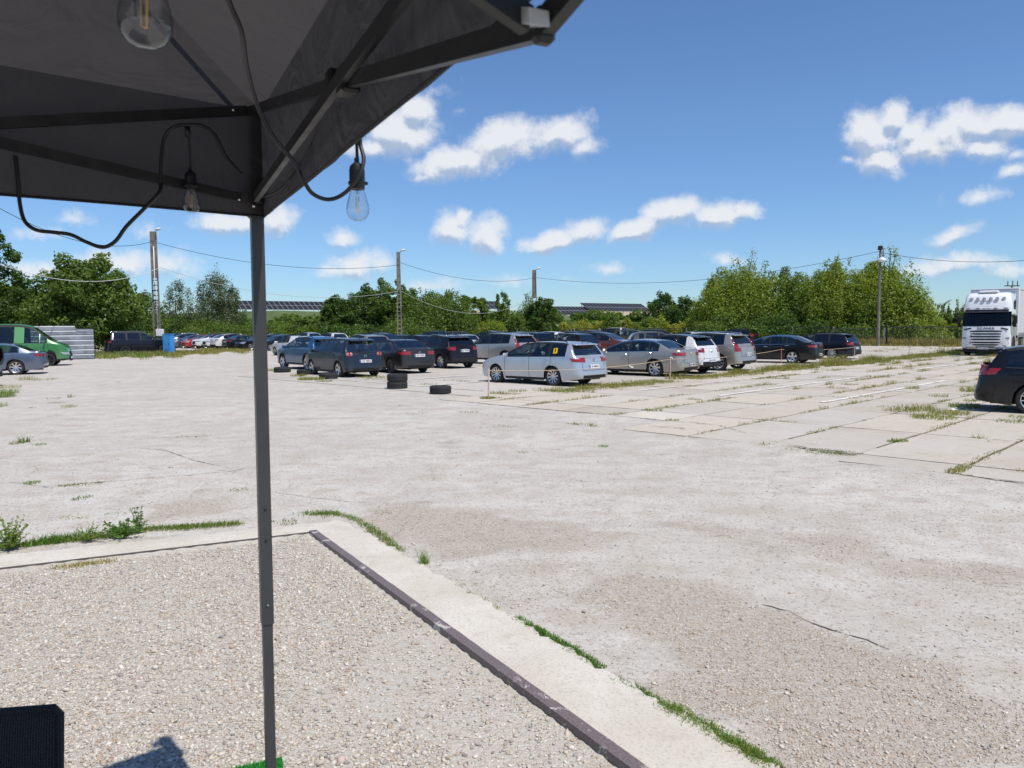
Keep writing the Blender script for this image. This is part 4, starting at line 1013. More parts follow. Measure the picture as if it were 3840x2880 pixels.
# top profile (distance from the nose / length, height / total height), belt, windows, pillars; distances in metres
TYPES = {
 'estate': dict(L=4.56, W=1.80, H=1.48, wb=2.63, fo=.87, R=.325, top=[(0, .66), (.10, .74), (.45, .86), (1.12, .985), (1.30, 1.06), (2.02, 1.40), (2.5, 1.465), (3.1, 1.48), (3.8, 1.455), (4.08, 1.40), (4.16, 1.34), (4.40, 1.02), (4.48, .96), (4.56, .93)],
     belt=[(0, .80), (1.2, .93), (4.56, 1.0)], cowl=1.22, head=2.02, rhead=4.08, rbot=4.40, win=[(1.42, 2.42), (2.50, 3.26), (3.38, 4.02)], doors=(1.32, 2.46, 3.42), shear=.10),
 'sedan': dict(L=4.77, W=1.83, H=1.456, wb=2.79, fo=.90, R=.335, top=[(0, .64), (.10, .72), (.5, .84), (1.18, .965), (1.36, 1.04), (2.15, 1.38), (2.6, 1.445), (3.0, 1.456), (3.45, 1.42), (3.62, 1.385), (4.25, 1.08), (4.40, 1.06), (4.68, 1.055), (4.77, 1.0)],
     belt=[(0, .80), (1.3, .92), (3.4, .98), (4.77, .99)], cowl=1.28, head=2.15, rhead=3.60, rbot=4.22, win=[(1.48, 2.50), (2.58, 3.36), (3.42, 3.84)], doors=(1.40, 2.54, 3.62), shear=.0, trunk=True),
 'hatch': dict(L=4.25, W=1.78, H=1.48, wb=2.60, fo=.85, R=.32, top=[(0, .66), (.10, .76), (.45, .88), (1.0, 1.0), (1.15, 1.07), (1.85, 1.40), (2.3, 1.465), (2.8, 1.48), (3.45, 1.43), (3.66, 1.39), (3.72, 1.33), (4.02, 1.02), (4.12, .98), (4.25, .94)],
     belt=[(0, .82), (1.1, .94), (4.25, 1.02)], cowl=1.1, head=1.85, rhead=3.66, rbot=4.02, win=[(1.28, 2.2), (2.28, 3.12)], doors=(1.2, 2.24, 3.2), shear=.2),
 'mpv': dict(L=4.21, W=1.76, H=1.59, wb=2.58, fo=.86, R=.325, top=[(0, .70), (.08, .80), (.40, .93), (.90, 1.06), (1.05, 1.13), (1.80, 1.50), (2.2, 1.57), (2.8, 1.59), (3.6, 1.56), (3.84, 1.52), (3.90, 1.46), (4.08, 1.05), (4.14, 1.0), (4.21, .98)],
     belt=[(0, .86), (1.0, .98), (4.21, 1.04)], cowl=.98, head=1.80, rhead=3.84, rbot=4.08, win=[(1.18, 2.2), (2.28, 3.08), (3.18, 3.62)], doors=(1.16, 2.24, 3.2), shear=.06),
 'suv': dict(L=4.69, W=1.90, H=1.66, wb=2.86, fo=.88, R=.37, top=[(0, .80), (.08, .92), (.45, 1.02), (1.15, 1.12), (1.32, 1.19), (2.05, 1.56), (2.5, 1.645), (3.0, 1.66), (3.9, 1.61), (4.16, 1.56), (4.24, 1.49), (4.50, 1.14), (4.58, 1.07), (4.69, 1.04)],
     belt=[(0, .95), (1.2, 1.06), (4.69, 1.15)], cowl=1.25, head=2.05, rhead=4.16, rbot=4.48, win=[(1.46, 2.50), (2.58, 3.36), (3.46, 3.98)], doors=(1.36, 2.54, 3.52), shear=.12, clad=True, clear=.26),
 'csuv': dict(L=4.28, W=1.79, H=1.62, wb=2.58, fo=.84, R=.345, top=[(0, .76), (.08, .88), (.42, 1.0), (.98, 1.09), (1.14, 1.16), (1.84, 1.52), (2.3, 1.60), (2.8, 1.62), (3.5, 1.57), (3.74, 1.52), (3.80, 1.46), (4.08, 1.12), (4.16, 1.06), (4.28, 1.02)],
     belt=[(0, .92), (1.1, 1.03), (4.28, 1.13)], cowl=1.08, head=1.84, rhead=3.74, rbot=4.06, win=[(1.28, 2.2), (2.28, 3.1), (3.2, 3.56)], doors=(1.2, 2.24, 3.22), shear=.14, clad=True, clear=.24),
 'coupe_suv': dict(L=4.72, W=1.92, H=1.60, wb=2.86, fo=.88, R=.37, top=[(0, .78), (.08, .90), (.45, 1.0), (1.15, 1.10), (1.32, 1.17), (2.1, 1.52), (2.5, 1.59), (2.9, 1.60), (3.5, 1.52), (3.75, 1.46), (4.42, 1.14), (4.56, 1.11), (4.72, 1.05)],
     belt=[(0, .92), (1.2, 1.04), (4.72, 1.10)], cowl=1.25, head=2.1, rhead=3.72, rbot=4.38, win=[(1.46, 2.5), (2.58, 3.4), (3.5, 3.92)], doors=(1.36, 2.54, 3.55), shear=.05, clad=True, clear=.24),
 'bigsuv': dict(L=5.06, W=1.98, H=1.90, wb=2.85, fo=.95, R=.40, top=[(0, .95), (.06, 1.08), (.5, 1.18), (1.35, 1.25), (1.5, 1.30), (2.15, 1.78), (2.6, 1.87), (3.2, 1.90), (4.5, 1.88), (4.75, 1.84), (4.82, 1.78), (4.94, 1.28), (5.0, 1.2), (5.06, 1.15)],
     belt=[(0, 1.10), (1.4, 1.19), (5.06, 1.26)], cowl=1.46, head=2.15, rhead=4.75, rbot=4.93, win=[(1.68, 2.62), (2.70, 3.62), (3.74, 4.62)], doors=(1.6, 2.66, 3.66), shear=.05, clear=.30),
 'cargo': dict(L=4.40, W=1.80, H=1.82, wb=2.68, fo=.88, R=.33, top=[(0, .80), (.08, .90), (.45, 1.02), (.9, 1.12), (1.02, 1.2), (1.68, 1.70), (2.0, 1.79), (2.6, 1.82), (4.0, 1.81), (4.22, 1.78), (4.30, 1.72), (4.34, 1.15), (4.37, 1.08), (4.40, 1.04)],
     belt=[(0, .92), (1.0, 1.06), (4.4, 1.12)], cowl=.98, head=1.68, rhead=4.22, rbot=4.33, win=[(1.16, 2.1), (2.2, 3.1), (3.2, 4.1)], doors=(1.1, 2.14, 3.15), shear=.0),
 'van': dict(L=5.9, W=1.99, H=2.42, wb=3.665, fo=1.0, R=.36, top=[(0, 1.0), (.05, 1.10), (.45, 1.30), (.80, 1.42), (.95, 1.52), (1.70, 2.20), (2.0, 2.34), (2.5, 2.40), (5.6, 2.42), (5.80, 2.38), (5.84, 2.2), (5.86, 1.4), (5.88, 1.3), (5.9, 1.2)],
     belt=[(0, 1.10), (.8, 1.28), (1.6, 1.30), (5.9, 1.34)], cowl=.90, head=1.70, rhead=5.80, rbot=5.86, win=[(1.02, 1.36), (1.40, 2.14), (2.62, 3.72), (3.9, 4.9)], doors=(.98, 2.24, 3.82), shear=.0, clad=True, clear=.28),
}
WHEELS = {}
def wheel_meshes(kind):
    if kind in WHEELS: return WHEELS[kind]
    mb = MB()   # unit radius 1, axle along Y, outer face at +Y
    hw = .31
    prof = [(.70, -hw), (.93, -hw), (.985, -hw * .8), (1.0, -hw * .45), (1.0, -.09), (.975, -.07), (1.0, -.05), (1.0, .05), (.975, .07), (1.0, .09), (1.0, hw * .45), (.985, hw * .8), (.93, hw), (.80, hw * 1.02), (.70, hw * .9)]
    mb.lathe(prof, 36, axis='Y'); ty = mb.build('tyre', M_TYRE, smooth=True); autosmooth(ty, 40)
    mb = MB(); mb.lathe([(.69, -hw), (.70, -.1), (.66, .05), (.66, -hw)], 28, axis='Y'); mb.lathe([(.0001, -.02), (.50, -.02), (.52, -.05), (.0001, -.06)], 24, axis='Y')
    hub = mb.build('wheel', M_BRAKE)
    mb = MB(); rimm = {'multi': M_ALLOY, 'five': M_ALLOY, 'turbine': M_ALLOY, 'dark': M_DALLOY, 'black': M_BLACK, 'thin': M_ALLOY}[kind]
    mb.lathe([(.72, hw * .86), (.70, hw * .92), (.655, hw * .8), (.64, hw * .3), (.66, -.1)], 40, axis='Y', m=0)
    mb.lathe([(.0001, hw * .55), (.07, hw * .55), (.13, hw * .45), (.15, hw * .2)], 20, axis='Y', m=0)
    ns = {'multi': 10, 'five': 5, 'turbine': 8, 'dark': 10, 'black': 6, 'thin': 12}[kind]
    for k in range(ns):
        a = 2 * math.pi * k / ns; ca, sa = math.cos(a), math.sin(a)
        wi, wo = {'multi': (.045, .075), 'five': (.10, .19), 'turbine': (.08, .10), 'dark': (.04, .07), 'black': (.12, .2), 'thin': (.022, .035)}[kind]
        tw = .12 if kind == 'turbine' else 0
        pts = []
        for (r, w_, y) in ((.10, wi, hw * .50), (.40, (wi + wo) / 2, hw * .62), (.66, wo, hw * .78)):
            for s in (-1, 1):
                for dy in (0, -.08):
                    u = s * w_ * (1 if dy == 0 else .8); rr_ = r; t_ = u + tw * (r / .66) ** 2
                    pts.append((rr_ * ca - t_ * sa, y + dy, rr_ * sa + t_ * ca))
        f = []
        for q in range(2):
            b = q * 4; f += [(b, b + 4, b + 6, b + 2), (b, b + 1, b + 5, b + 4), (b + 2, b + 6, b + 7, b + 3)]
        mb.add(pts, f, 1 if (kind == 'thin' and False) else 0)
    rim = mb.build('rim', rimm)
    for o in (ty, hub, rim): COL.objects.unlink(o)
    WHEELS[kind] = (hub.data, ty.data, rim.data); 
    for o in (ty, hub, rim): bpy.data.objects.remove(o)
    return WHEELS[kind]
def add_wheel(root, x, y, R, kind, side, steer=0.0, wfac=1.0):
    hd, td, rd = wheel_meshes(kind)
    wh = bpy.data.objects.new('wheel', hd); COL.objects.link(wh); wh.parent = root
    wh.location = (x, y, R); wh.scale = (R, R * wfac, R)
    wh.rotation_euler = (0, random.uniform(0, 1), (0 if side > 0 else math.pi) + steer)
    for nm, d in (('tyre', td), ('rim', rd)):
        c = bpy.data.objects.new(nm, d); COL.objects.link(c); c.parent = wh

def car(tname, color, name='parked_car', wheel='multi', detail=2, light='red', plate=None, rails=None, roof=None, priv=False, clad=None, chrome_line=False, fac=None, metal=.35, matpaint=None, badge=None, wrough=.32, lz=None):
    sp = dict(TYPES[tname]); L, W, H, R = sp['L'], sp['W'], sp['H'], sp['R']
    if fac: L_, W_, H_ = fac
    root = empty(name)
    M_P = matpaint or paint('paint_' + name, color, metal, wrough)
    M_ROOF = paint('roof_paint', roof, .2) if roof is not None else M_P
    clad = sp.get('clad', False) if clad is None else clad
    zb0 = sp.get('clear', .19)
    fx, rx = sp['fo'], sp['fo'] + sp['wb']; ar = R * 1.13
    top, belt = sp['top'], sp['belt']
    # stations
    S = set(np.round(np.arange(0, L + .001, .16 if detail > 1 else .22), 3))
    for s in (0, .03, .08, .15): S.add(s); S.add(round(L - s, 3))
    for c in (fx, rx):
        for k in range(9 if detail > 1 else 7):
            a = math.pi * k / (8 if detail > 1 else 6); S.add(round(c - ar * 1.0 * math.cos(a), 3))
        S.add(round(c - ar - .02, 3)); S.add(round(c + ar + .02, 3))
    hard = [sp['cowl'], sp['head'], sp['rhead'], sp['rbot']]
    for a, b in sp['win']: hard += [a, b]
    seams = []
    for d in sp['doors']: seams.append((d - .008, d + .008)); hard += [d - .008, d + .008]
    for h in hard: S = {s for s in S if abs(s - h) > .03 or any(abs(s - q) < 1e-6 for q in hard)}
    for h in hard: S.add(round(h, 4))
    S = sorted(s for s in S if -1e-6 <= s <= L + 1e-6)
    S2 = [S[0]]
    for s in S[1:]:
        if s - S2[-1] > .006: S2.append(s)
    S = S2; n = len(S)
    def hw(s):
        a = W / 2; f = 0
        for (amp, ln, pw) in ((.10, 1.1, 2.2), (.17, .22, 2.4)):
            if s < ln: f += amp * (1 - s / ln) ** pw
        e = L - s
        for (amp, ln, pw) in ((.07, 1.1, 2.2), (.13, .20, 2.4)):
            if e < ln: f += amp * (1 - e / ln) ** pw
        return a * (1 - f)
    def zbot(s):
        z = zb0 + .05 * max(0, 1 - s / .5) + .08 * max(0, 1 - (L - s) / .6)
        for c in (fx, rx):
            d = abs(s - c)
            if d < ar: z = max(z, R + math.sqrt(max(0, ar * ar - d * d)) * 1.0)
        return z
    def side_in(z, h):  # tuck-in of the body side at absolute height
        zr = z / h
        return interp([(0, .10), (.13, .045), (.25, .012), (.42, .0), (.58, .006), (.66, .022), (.75, .05)], zr)
    def ends(s, z):   # fore-aft tuck at nose and tail
        o = 0
        if L - s < .5:
            w_ = (1 - (L - s) / .5) ** 1.3
            o -= w_ * interp([(0, .10), (.20, .05), (.30, .0), (.50, .0), (.60, .05), (.85, .08), (1.1, .12)] if not sp.get('trunk') else [(0, .12), (.2, .05), (.32, 0), (.55, .0), (.66, .03), (.9, .05), (1.1, .06)], z)
        if s < .5:
            w_ = (1 - s / .5) ** 1.3
            o += w_ * interp([(0, .12), (.2, .05), (.35, .0), (.55, .0), (.75, .05), (1.0, .10)], z)
        return o
    fr = [0, .12, .30, .5, .68, .84, 1.0]
    NR = 13
    P = np.zeros((n, NR, 3))
    for i, s in enumerate(S):
        zt = smoothtab(top, s, .05) if .2 < s < L - .15 else interp(top, s)
        zb = zbot(s); bl = min(interp(belt, s), zt - .035); bl = max(bl, zb + .05); h = hw(s)
        for k, f in enumerate(fr):
            z = zb + (bl - zb) * f; P[i, k] = (s + ends(s, z), h - side_in(z, H), z)
        gh = max(0, zt - bl); yb = P[i, 6, 1]
        big = min(1, gh / .35)
        tum = gh * .40 * big + .03
        P[i, 7] = (s, yb - .012 - .01 * (1 - big), bl + min(.018, gh * .2))
        P[i, 8] = (s, yb - .012 - tum * .86, bl + gh * (.84 if big > .5 else .84))
        P[i, 9] = (s, yb - .025 - tum, bl + gh * .955)
        P[i, 10] = (s, (yb - tum) * .88, zt - .012 * big - .006)
        P[i, 11] = (s, (yb - tum) * .48, zt - .002)
        P[i, 12] = (s, 0, zt)
        for k in range(7, 13):
            sh = sp['shear'] * max(0, min(1, (s - sp['head']) / (sp['rhead'] - sp['head']))) if s < sp['rhead'] else sp['shear'] * max(0, 1 - (s - sp['rhead']) / max(.05, sp['rbot'] - sp['rhead']))
            P[i, k, 0] += ends(s, P[i, k, 2]) - sh * 0.0
            if k == 8: P[i, k, 0] -= sh * (P[i, k, 2] - bl)
    # caps
    NC = 4
    def capcols(i, sgn):
        cols = []
        for t in range(1, NC + 1):
            u = t / NC; c = np.zeros((NR, 3))
            for k in range(NR):
                y = P[i, k, 1] * (1 - u); bow = .055 * (1 - (1 - u) ** 2) * (1 if k < 8 else .4)
                c[k] = (P[i, k, 0] + sgn * bow, y, P[i, k, 2])
            cols.append(c)
        return cols
    fcap = capcols(0, -1)[::-1]; rcap = capcols(n - 1, 1)
    A = np.concatenate([np.array(fcap), P, np.array(rcap)], 0); NA = len(A)
    Sx = [-1] * NC + S + [L + 1] * NC
    def kind(i, k):
        """which part a cell belongs to"""
        s0, s1 = Sx[i], Sx[i + 1]; sm = (s0 + s1) / 2
        cap = (s0 < 0 or s1 > L)
        if cap:
            if clad and k <= 1: return 'black'
            return 'body'
        if k >= 10 and sp['cowl'] <= s0 + 1e-4 and s1 <= sp['head'] + 1e-4: return 'windscreen'
        if k >= 10 and sp['rhead'] <= s0 + 1e-4 and s1 <= sp['rbot'] + 1e-4: return 'rear_window'
        if k == 7:
            for j, (a, b) in enumerate(sp['win']):
                if a <= s0 + 1e-4 and s1 <= b + 1e-4: return 'win%d' % j
        if k in (6, 8) and sp['win'][0][0] - .01 <= s0 and s1 <= sp['win'][-1][1] + .01: return 'trim'
        if k == 7 and sp['win'][0][0] - .01 <= s0 and s1 <= sp['win'][-1][1] + .01: return 'pillar'
        for j, (a, b) in enumerate(seams):
            if a <= s0 + 1e-4 and s1 <= b + 1e-4 and 0 < k < 6: return 'seam'
        d = sp['doors']
        if 1 <= k <= 5:
            if d[0] < sm < d[1]: return 'door0' if not (clad and k == 0) else 'black'
            if d[1] < sm < d[2]:
                return 'door1'
        if clad and (k == 0 or (k == 1 and (abs(sm - fx) < ar + .06 or abs(sm - rx) < ar + .06))): return 'black'
        if k == 0 and d[0] < sm < d[2]: return 'black' if detail > 1 else 'body'
        if k >= 9 and roof is not None and s0 >= sp['head'] - .01 and s1 <= sp['rhead'] + .1: return 'roof'
        return 'body'
    parts = {}
    for side in (1, -1):
        for i in range(NA - 1):
            for k in range(NR - 1):
                kd = kind(i, k)
                if kd in ('windscreen', 'rear_window', 'body', 'black', 'seam', 'trim', 'pillar', 'roof'): key = kd
                else: key = kd + ('L' if side > 0 else 'R')
                q = [(i, k), (i + 1, k), (i + 1, k + 1), (i, k + 1)]
                if side < 0: q = q[::-1]
                parts.setdefault(key, []).append([(a, b, side if b < NR - 1 and not (a == 0 or a == NA - 1) else 1) for a, b in q])
    def X(a): return L / 2 - a
    def emit(name, keys, mats, smooth=True):
        vid = {}; V = []; Fs = []; mi = []
        for ki, key in enumerate(keys):
            for q in parts.get(key, []):
                f = []
                for (a, b, sd_) in q:
                    kk = (a, b, sd_)
                    if kk not in vid:
                        vid[kk] = len(V); p = A[a, b]; V.append((X(p[0]), p[1] * sd_, p[2]))
                    if vid[kk] not in f: f.append(vid[kk])
                if len(f) > 2: Fs.append(tuple(f)); mi.append(ki)
        if not Fs: return None
        o = mk(name, V, Fs, mats, root, mi, smooth); return o
    b = emit('body', ['body', 'black', 'seam', 'trim', 'pillar', 'roof'], [M_P, M_BLACK, M_SEAM, M_CHROME if chrome_line else M_BLACK, M_BLACK if sp['H'] < 2 else M_P, M_ROOF]); autosmooth(b, 38)
    emit('windscreen', ['windscreen'], M_WSH); emit('rear_window', ['rear_window'], M_PRIV if priv else M_WSH)
    for j in range(len(sp['win'])):
        for sd_ in 'LR': emit('side_window', ['win%d%s' % (j, sd_)], M_PRIV if (priv and j > 0) else M_GLASS)
    for j in (0, 1):
        for sd_ in 'LR':
            d = emit('door', ['door%d%s' % (j, sd_)], M_P)
            if d is None or detail < 2: continue
            xs = sp['doors'][j + 1] - .20; ii = min(range(n), key=lambda i_: abs(S[i_] - xs)); p = P[ii, 5] * .5 + P[ii, 6] * .5
            hb_ = MB().box((X(xs), (p[1] + .018) * (1 if sd_ == 'L' else -1), p[2] - .03), (.20, .028, .028), bev=.01).build('handle', M_CHROME if chrome_line else M_P, d)
    # perimeter surface patches (lights, plates, badges)
    def outline(z, rear=True):
        pts = []
        cols = A[::-1] if rear else A
        for c in cols:
            zz_ = c[:11, 2]; 
            if zz_[6] < z - .001 and zz_[-1] < z: zc = zz_[-1]
            k = int(np.searchsorted(zz_, z)); k = max(1, min(10, k)); t = (z - zz_[k - 1]) / max(1e-6, zz_[k] - zz_[k - 1]); t = max(0, min(1, t))
            p = c[k - 1] * (1 - t) + c[k] * t; pts.append((p[0], p[1], z))
            if len(pts) > 26: break
        return np.array(pts)
    def patch(name, d0, d1, z0, z1, mt, rear=True, side=1, off=.010, nu=8, nv=3, skew=0.0, taper=0.0, parent=None):
        V = []; 
        for j in range(nv + 1):
            v = j / nv; z = lerp(z0, z1, v); O = outline(z, rear); dl = np.concatenate([[0], np.cumsum(np.hypot(np.diff(O[:, 0]), np.diff(O[:, 1])))])
            for i in range(nu + 1):
                u = i / nu; d = lerp(d0, d1 + skew * (v - .5), u)
                zz_ = z + taper * u * (.5 - v) * (z1 - z0)
                if d < 0: x, y = np.interp(-d, dl, O[:, 0]), -np.interp(-d, dl, O[:, 1])
                else: x, y = np.interp(d, dl, O[:, 0]), np.interp(d, dl, O[:, 1])
                V.append([x, y, zz_])
        V = np.array(V).reshape(nv + 1, nu + 1, 3)
        du = np.gradient(V, axis=1); dv = np.gradient(V, axis=0); N_ = np.cross(du, dv); N_ /= np.linalg.norm(N_, axis=2, keepdims=True) + 1e-9
        c = V.mean((0, 1)); mid = np.array((L / 2, 0, c[2]))
        if np.sum(N_.mean((0, 1)) * (c - mid)) < 0: N_ = -N_
        Fv = V + N_ * off; Bv = V - N_ * .02
        allv = np.concatenate([Fv.reshape(-1, 3), Bv.reshape(-1, 3)]); m_ = nu + 1; T_ = (nv + 1) * m_
        Fs = [(j * m_ + i, j * m_ + i + 1, (j + 1) * m_ + i + 1, (j + 1) * m_ + i) for j in range(nv) for i in range(nu)]
        bd = [i for i in range(m_)] + [j * m_ + nu for j in range(1, nv + 1)] + [nv * m_ + i for i in range(nu - 1, -1, -1)] + [j * m_ for j in range(nv - 1, 0, -1)]
        Fs += [(bd[i], bd[(i + 1) % len(bd)], bd[(i + 1) % len(bd)] + T_, bd[i] + T_) for i in range(len(bd))]
        allv[:, 1] *= side; allv[:, 0] = L / 2 - allv[:, 0]
        o = mk(name, allv, Fs, mt, parent or root); 
        return o
    zl = {'estate': (.80, .96), 'sedan': (.80, .96), 'hatch': (.82, 1.0), 'mpv': (.86, 1.02), 'suv': (.88, 1.12), 'csuv': (.88, 1.06), 'coupe_suv': (.92, 1.04), 'bigsuv': (1.0, 1.2), 'cargo': (.75, 1.1), 'van': (.8, 1.2)}[tname]
    wr = hw(L) * .98
    if lz: zl = lz
    LM = M_RED if light != 'dark' else M_REDD
    ends_h = {'estate': .62, 'sedan': .62, 'hatch': .66, 'mpv': .70, 'suv': .72, 'csuv': .72, 'coupe_suv': .76, 'bigsuv': .86, 'cargo': .7, 'van': .8}[tname]
    for sd_ in (1, -1):
        if light == 'round':
            tl = patch('taillight', wr * .80, wr + .10, zl[0], zl[1], M_BLACK if False else M_REDD, side=sd_, off=.008)
            O = outline((zl[0] + zl[1]) / 2); dl = np.concatenate([[0], np.cumsum(np.hypot(np.diff(O[:, 0]), np.diff(O[:, 1])))])
            for dd_ in (wr * .86, wr * 1.08):
                x, y = np.interp(dd_, dl, O[:, 0]), np.interp(dd_, dl, O[:, 1]); x2, y2 = np.interp(dd_ + .02, dl, O[:, 0]), np.interp(dd_ + .02, dl, O[:, 1])
                nrm = Vector((-(y2 - y), -(x2 - x) * 1, 0)).normalized(); nrm = Vector(((y - y2) * -1, 0, 0)) + Vector((0, 0, 0))
                tn = Vector((-(x2 - x), (y2 - y) * sd_, 0)).normalized(); nn = Vector((tn.y, -tn.x, 0)); 
                if nn.dot(Vector((-1, sd_ * .5, 0))) < 0: nn = -nn
                tmp = MB(); tmp.lathe([(.0001, .012), (.045, .010), (.06, .0)], 18); rt = nn.to_track_quat('Z', 'Y').to_matrix()
                q = MB(); q.add([rt @ Vector(v) + Vector((L / 2 - x, y * sd_, (zl[0] + zl[1]) / 2)) + nn * .008 for v in tmp.v], tmp.f)
                q.build('lens', mat('silver_red_lens', (.55, .25, .22), .15, .4, .8) if 'silver_red_lens' not in bpy.data.materials else bpy.data.materials['silver_red_lens'], tl)
        elif light == 'tall':
            patch('taillight', wr * .80, wr + .20, zl[0] - .02, zl[0] + .12, LM, side=sd_, off=.012, taper=-.3)
            patch('taillight', wr * .98, wr + .17, zl[0] + .10, zl[1] + .06, LM, side=sd_, off=.012, skew=.0)
            ml = MB(); i0 = [i for i, s in enumerate(S) if s >= sp['rhead'] + .02]
            pts = [(X(P[i, 10, 0] * .5 + P[i, 9, 0] * .5), sd_ * (P[i, 9, 1] + .006), P[i, 9, 2] + .006) for i in i0 if S[i] <= sp['rbot'] + .06]
            if len(pts) > 1: ml.tube(pts, .030, 6); ml.build('taillight', LM, root, smooth=True)
        else:
            ln = ({'sedan': .34, 'estate': .26}.get(tname, .24) + (.14 if lz else 0))
            patch('taillight', wr * (.60 if tname in ('sedan', 'estate') else .72), wr + ln, zl[0], zl[1], LM, side=sd_, skew=.12 if tname == 'sedan' else .05, taper=.35)
        hl = patch('headlight', hw(0) * .74, hw(0) + .34, zl[0] - .15, zl[0] - .04, M_LAMP, rear=False, side=sd_, skew=.2, taper=-.4)
        # mirror
        im = min(range(n), key=lambda i_: abs(S[i_] - (sp['win'][0][0] + .06))); p = P[im, 6]
        mb = MB(); mb.box((X(S[im]) - .02, sd_ * (p[1] + .11), p[2] + .07), (.10, .20, .13), bev=.04); mb.box((X(S[im]), sd_ * (p[1] + .01), p[2] + .02), (.06, .10, .03))
        mb.build('mirror', M_P if detail > 1 else M_P, root)
    # grille, lower intakes, bumper insert, plates
    zp = zl[0] - .17
    patch('grille', -hw(0) * .55, hw(0) * .55, .50, .66 if H < 1.55 else .80, M_BLACK, rear=False, off=.006)
    patch('air_intake', -hw(0) * .7, hw(0) * .7, .27, .42, M_BLACK, rear=False, off=.006)
    patch('bumper_insert', -wr * .82, wr * .82, zb0 + .09, zb0 + .19, M_BLACK, off=.005)
    if plate is not None:
        rp_ = patch('number_plate', -.26, .26, plate[1], plate[1] + .115, M_PLATE, off=.016, nu=2, nv=1)
        O = outline(plate[1] + .05); px_ = L / 2 - O[0][0]
        MB().box((px_ - .017, .237, plate[1] + .057), (.004, .04, .11)).build('country_band', M_BLUE, rp_)
        if detail > 1:
            M4 = Matrix.Translation((px_ - .0185, -.02, plate[1] + .057)) @ Matrix(((0, 0, -1, 0), (-1, 0, 0, 0), (0, 1, 0, 0), (0, 0, 0, 1)))
            text_part('plate_text', plate[0], .095, M_BLACK, rp_, M4)
    if detail > 1: patch('front_plate', -.26, .26, .40, .51, M_PLATE, rear=False, off=.02, nu=2, nv=1)
    if badge:
        O = outline(badge[1]); px_ = L / 2 - O[0][0] - .012; rt = Matrix(((0, 0, -1), (-1, 0, 0), (0, 1, 0)))
        q = MB()
        def ring(cy, r, w_):
            tmp = MB(); tmp.tube([(r * math.cos(a_ * math.pi / 10), r * math.sin(a_ * math.pi / 10), 0) for a_ in range(21)], w_, 5)
            q.add([rt @ Vector(v) + Vector((px_, cy, badge[1])) for v in tmp.v], tmp.f)
        def stroke(pts, w_):
            tmp = MB(); tmp.tube([(a_, b_, 0) for a_, b_ in pts], w_, 5); q.add([rt @ Vector(v) + Vector((px_, 0, badge[1])) for v in tmp.v], tmp.f)
        if badge[0] == 'vw': ring(0, .055, .006); stroke([(-.02, .045), (0, .01), (.02, .045)], .005); stroke([(-.042, .03), (-.02, -.04), (0, .0), (.02, -.04), (.042, .03)], .005)
        elif badge[0] == 'rings':
            for c_ in (-.072, -.024, .024, .072): ring(c_, .03, .004)
        elif badge[0] == 'round': ring(0, .045, .008); ring(0, .02, .008)
        elif badge[0] == 'chevrons': stroke([(-.05, .0), (0, .04), (.05, 0)], .007); stroke([(-.05, -.035), (0, .005), (.05, -.035)], .007)
        q.build('badge', M_CHROME, root)
    # rear trim
    if tname != 'van':
        # tailgate shut line
        for sd_ in (1, -1): patch('tailgate_gap', wr * .80, wr * .80 + .014, ends_h - .08, zl[0], M_SEAM, side=sd_, off=.003, nu=1, nv=4)
        patch('tailgate_gap', -wr * .80, wr * .80, ends_h - .085, ends_h - .072, M_SEAM, off=.003, nu=6, nv=1)
    if tname in ('estate', 'hatch', 'mpv', 'suv', 'csuv') and detail > 1:
        i0 = min(range(n), key=lambda i_: abs(S[i_] - sp['rhead']))
        p = P[i0]; mb = MB(); w_ = p[10][1] * 1.0
        mb.box((X(S[i0]) - .10, 0, p[12][2] - .022), (.20, w_ * 2, .030), bev=.012, rot=Euler((0, R_(-6), 0)).to_matrix()); mb.build('spoiler', M_ROOF, root)
        mb = MB(); zz_ = sp['rbot']; ib = min(range(n), key=lambda i_: abs(S[i_] - zz_ + .02)); pb = P[ib, 12]
        mb.tube([(X(pb[0]) - .03, 0, pb[2] + .01), (X(pb[0]) - .02, .36, pb[2] + .055)], .008, 5); mb.build('wiper', M_BLACK, root)
    if rails:
        for sd_ in (1, -1):
            i0 = [i for i, s in enumerate(S) if sp['head'] + .05 <= s <= sp['rhead'] - .1]
            pts = [(X(S[i]), sd_ * (P[i, 10, 1] * .98), P[i, 10, 2] + .045) for i in i0]; pts[0] = (pts[0][0], pts[0][1], pts[0][2] - .045); pts[-1] = (pts[-1][0], pts[-1][1], pts[-1][2] - .045)
            MB().tube(pts, .016, 6).build('roof_rail', M_CHROME if rails == 'silver' else M_BLACK, root, smooth=True)
    if detail > 1:
        ia = min(range(n), key=lambda i_: abs(S[i_] - sp['rhead'] + .12)); p = P[ia, 12]
        mb = MB(); mb.tube([(X(p[0]), 0, p[2] - .01), (X(p[0]) - .10, 0, p[2] + (.17 if tname in ('mpv', 'sedan') and badge != None and plate and plate[0][0] == 'L' else .05))], [.012, .004], 6); mb.build('antenna', M_BLACK, root)
    # underside, arches, cabin
    mb = MB(); mb.box((0, 0, zb0 + .10), (L - .55, W - .46, .18)); 
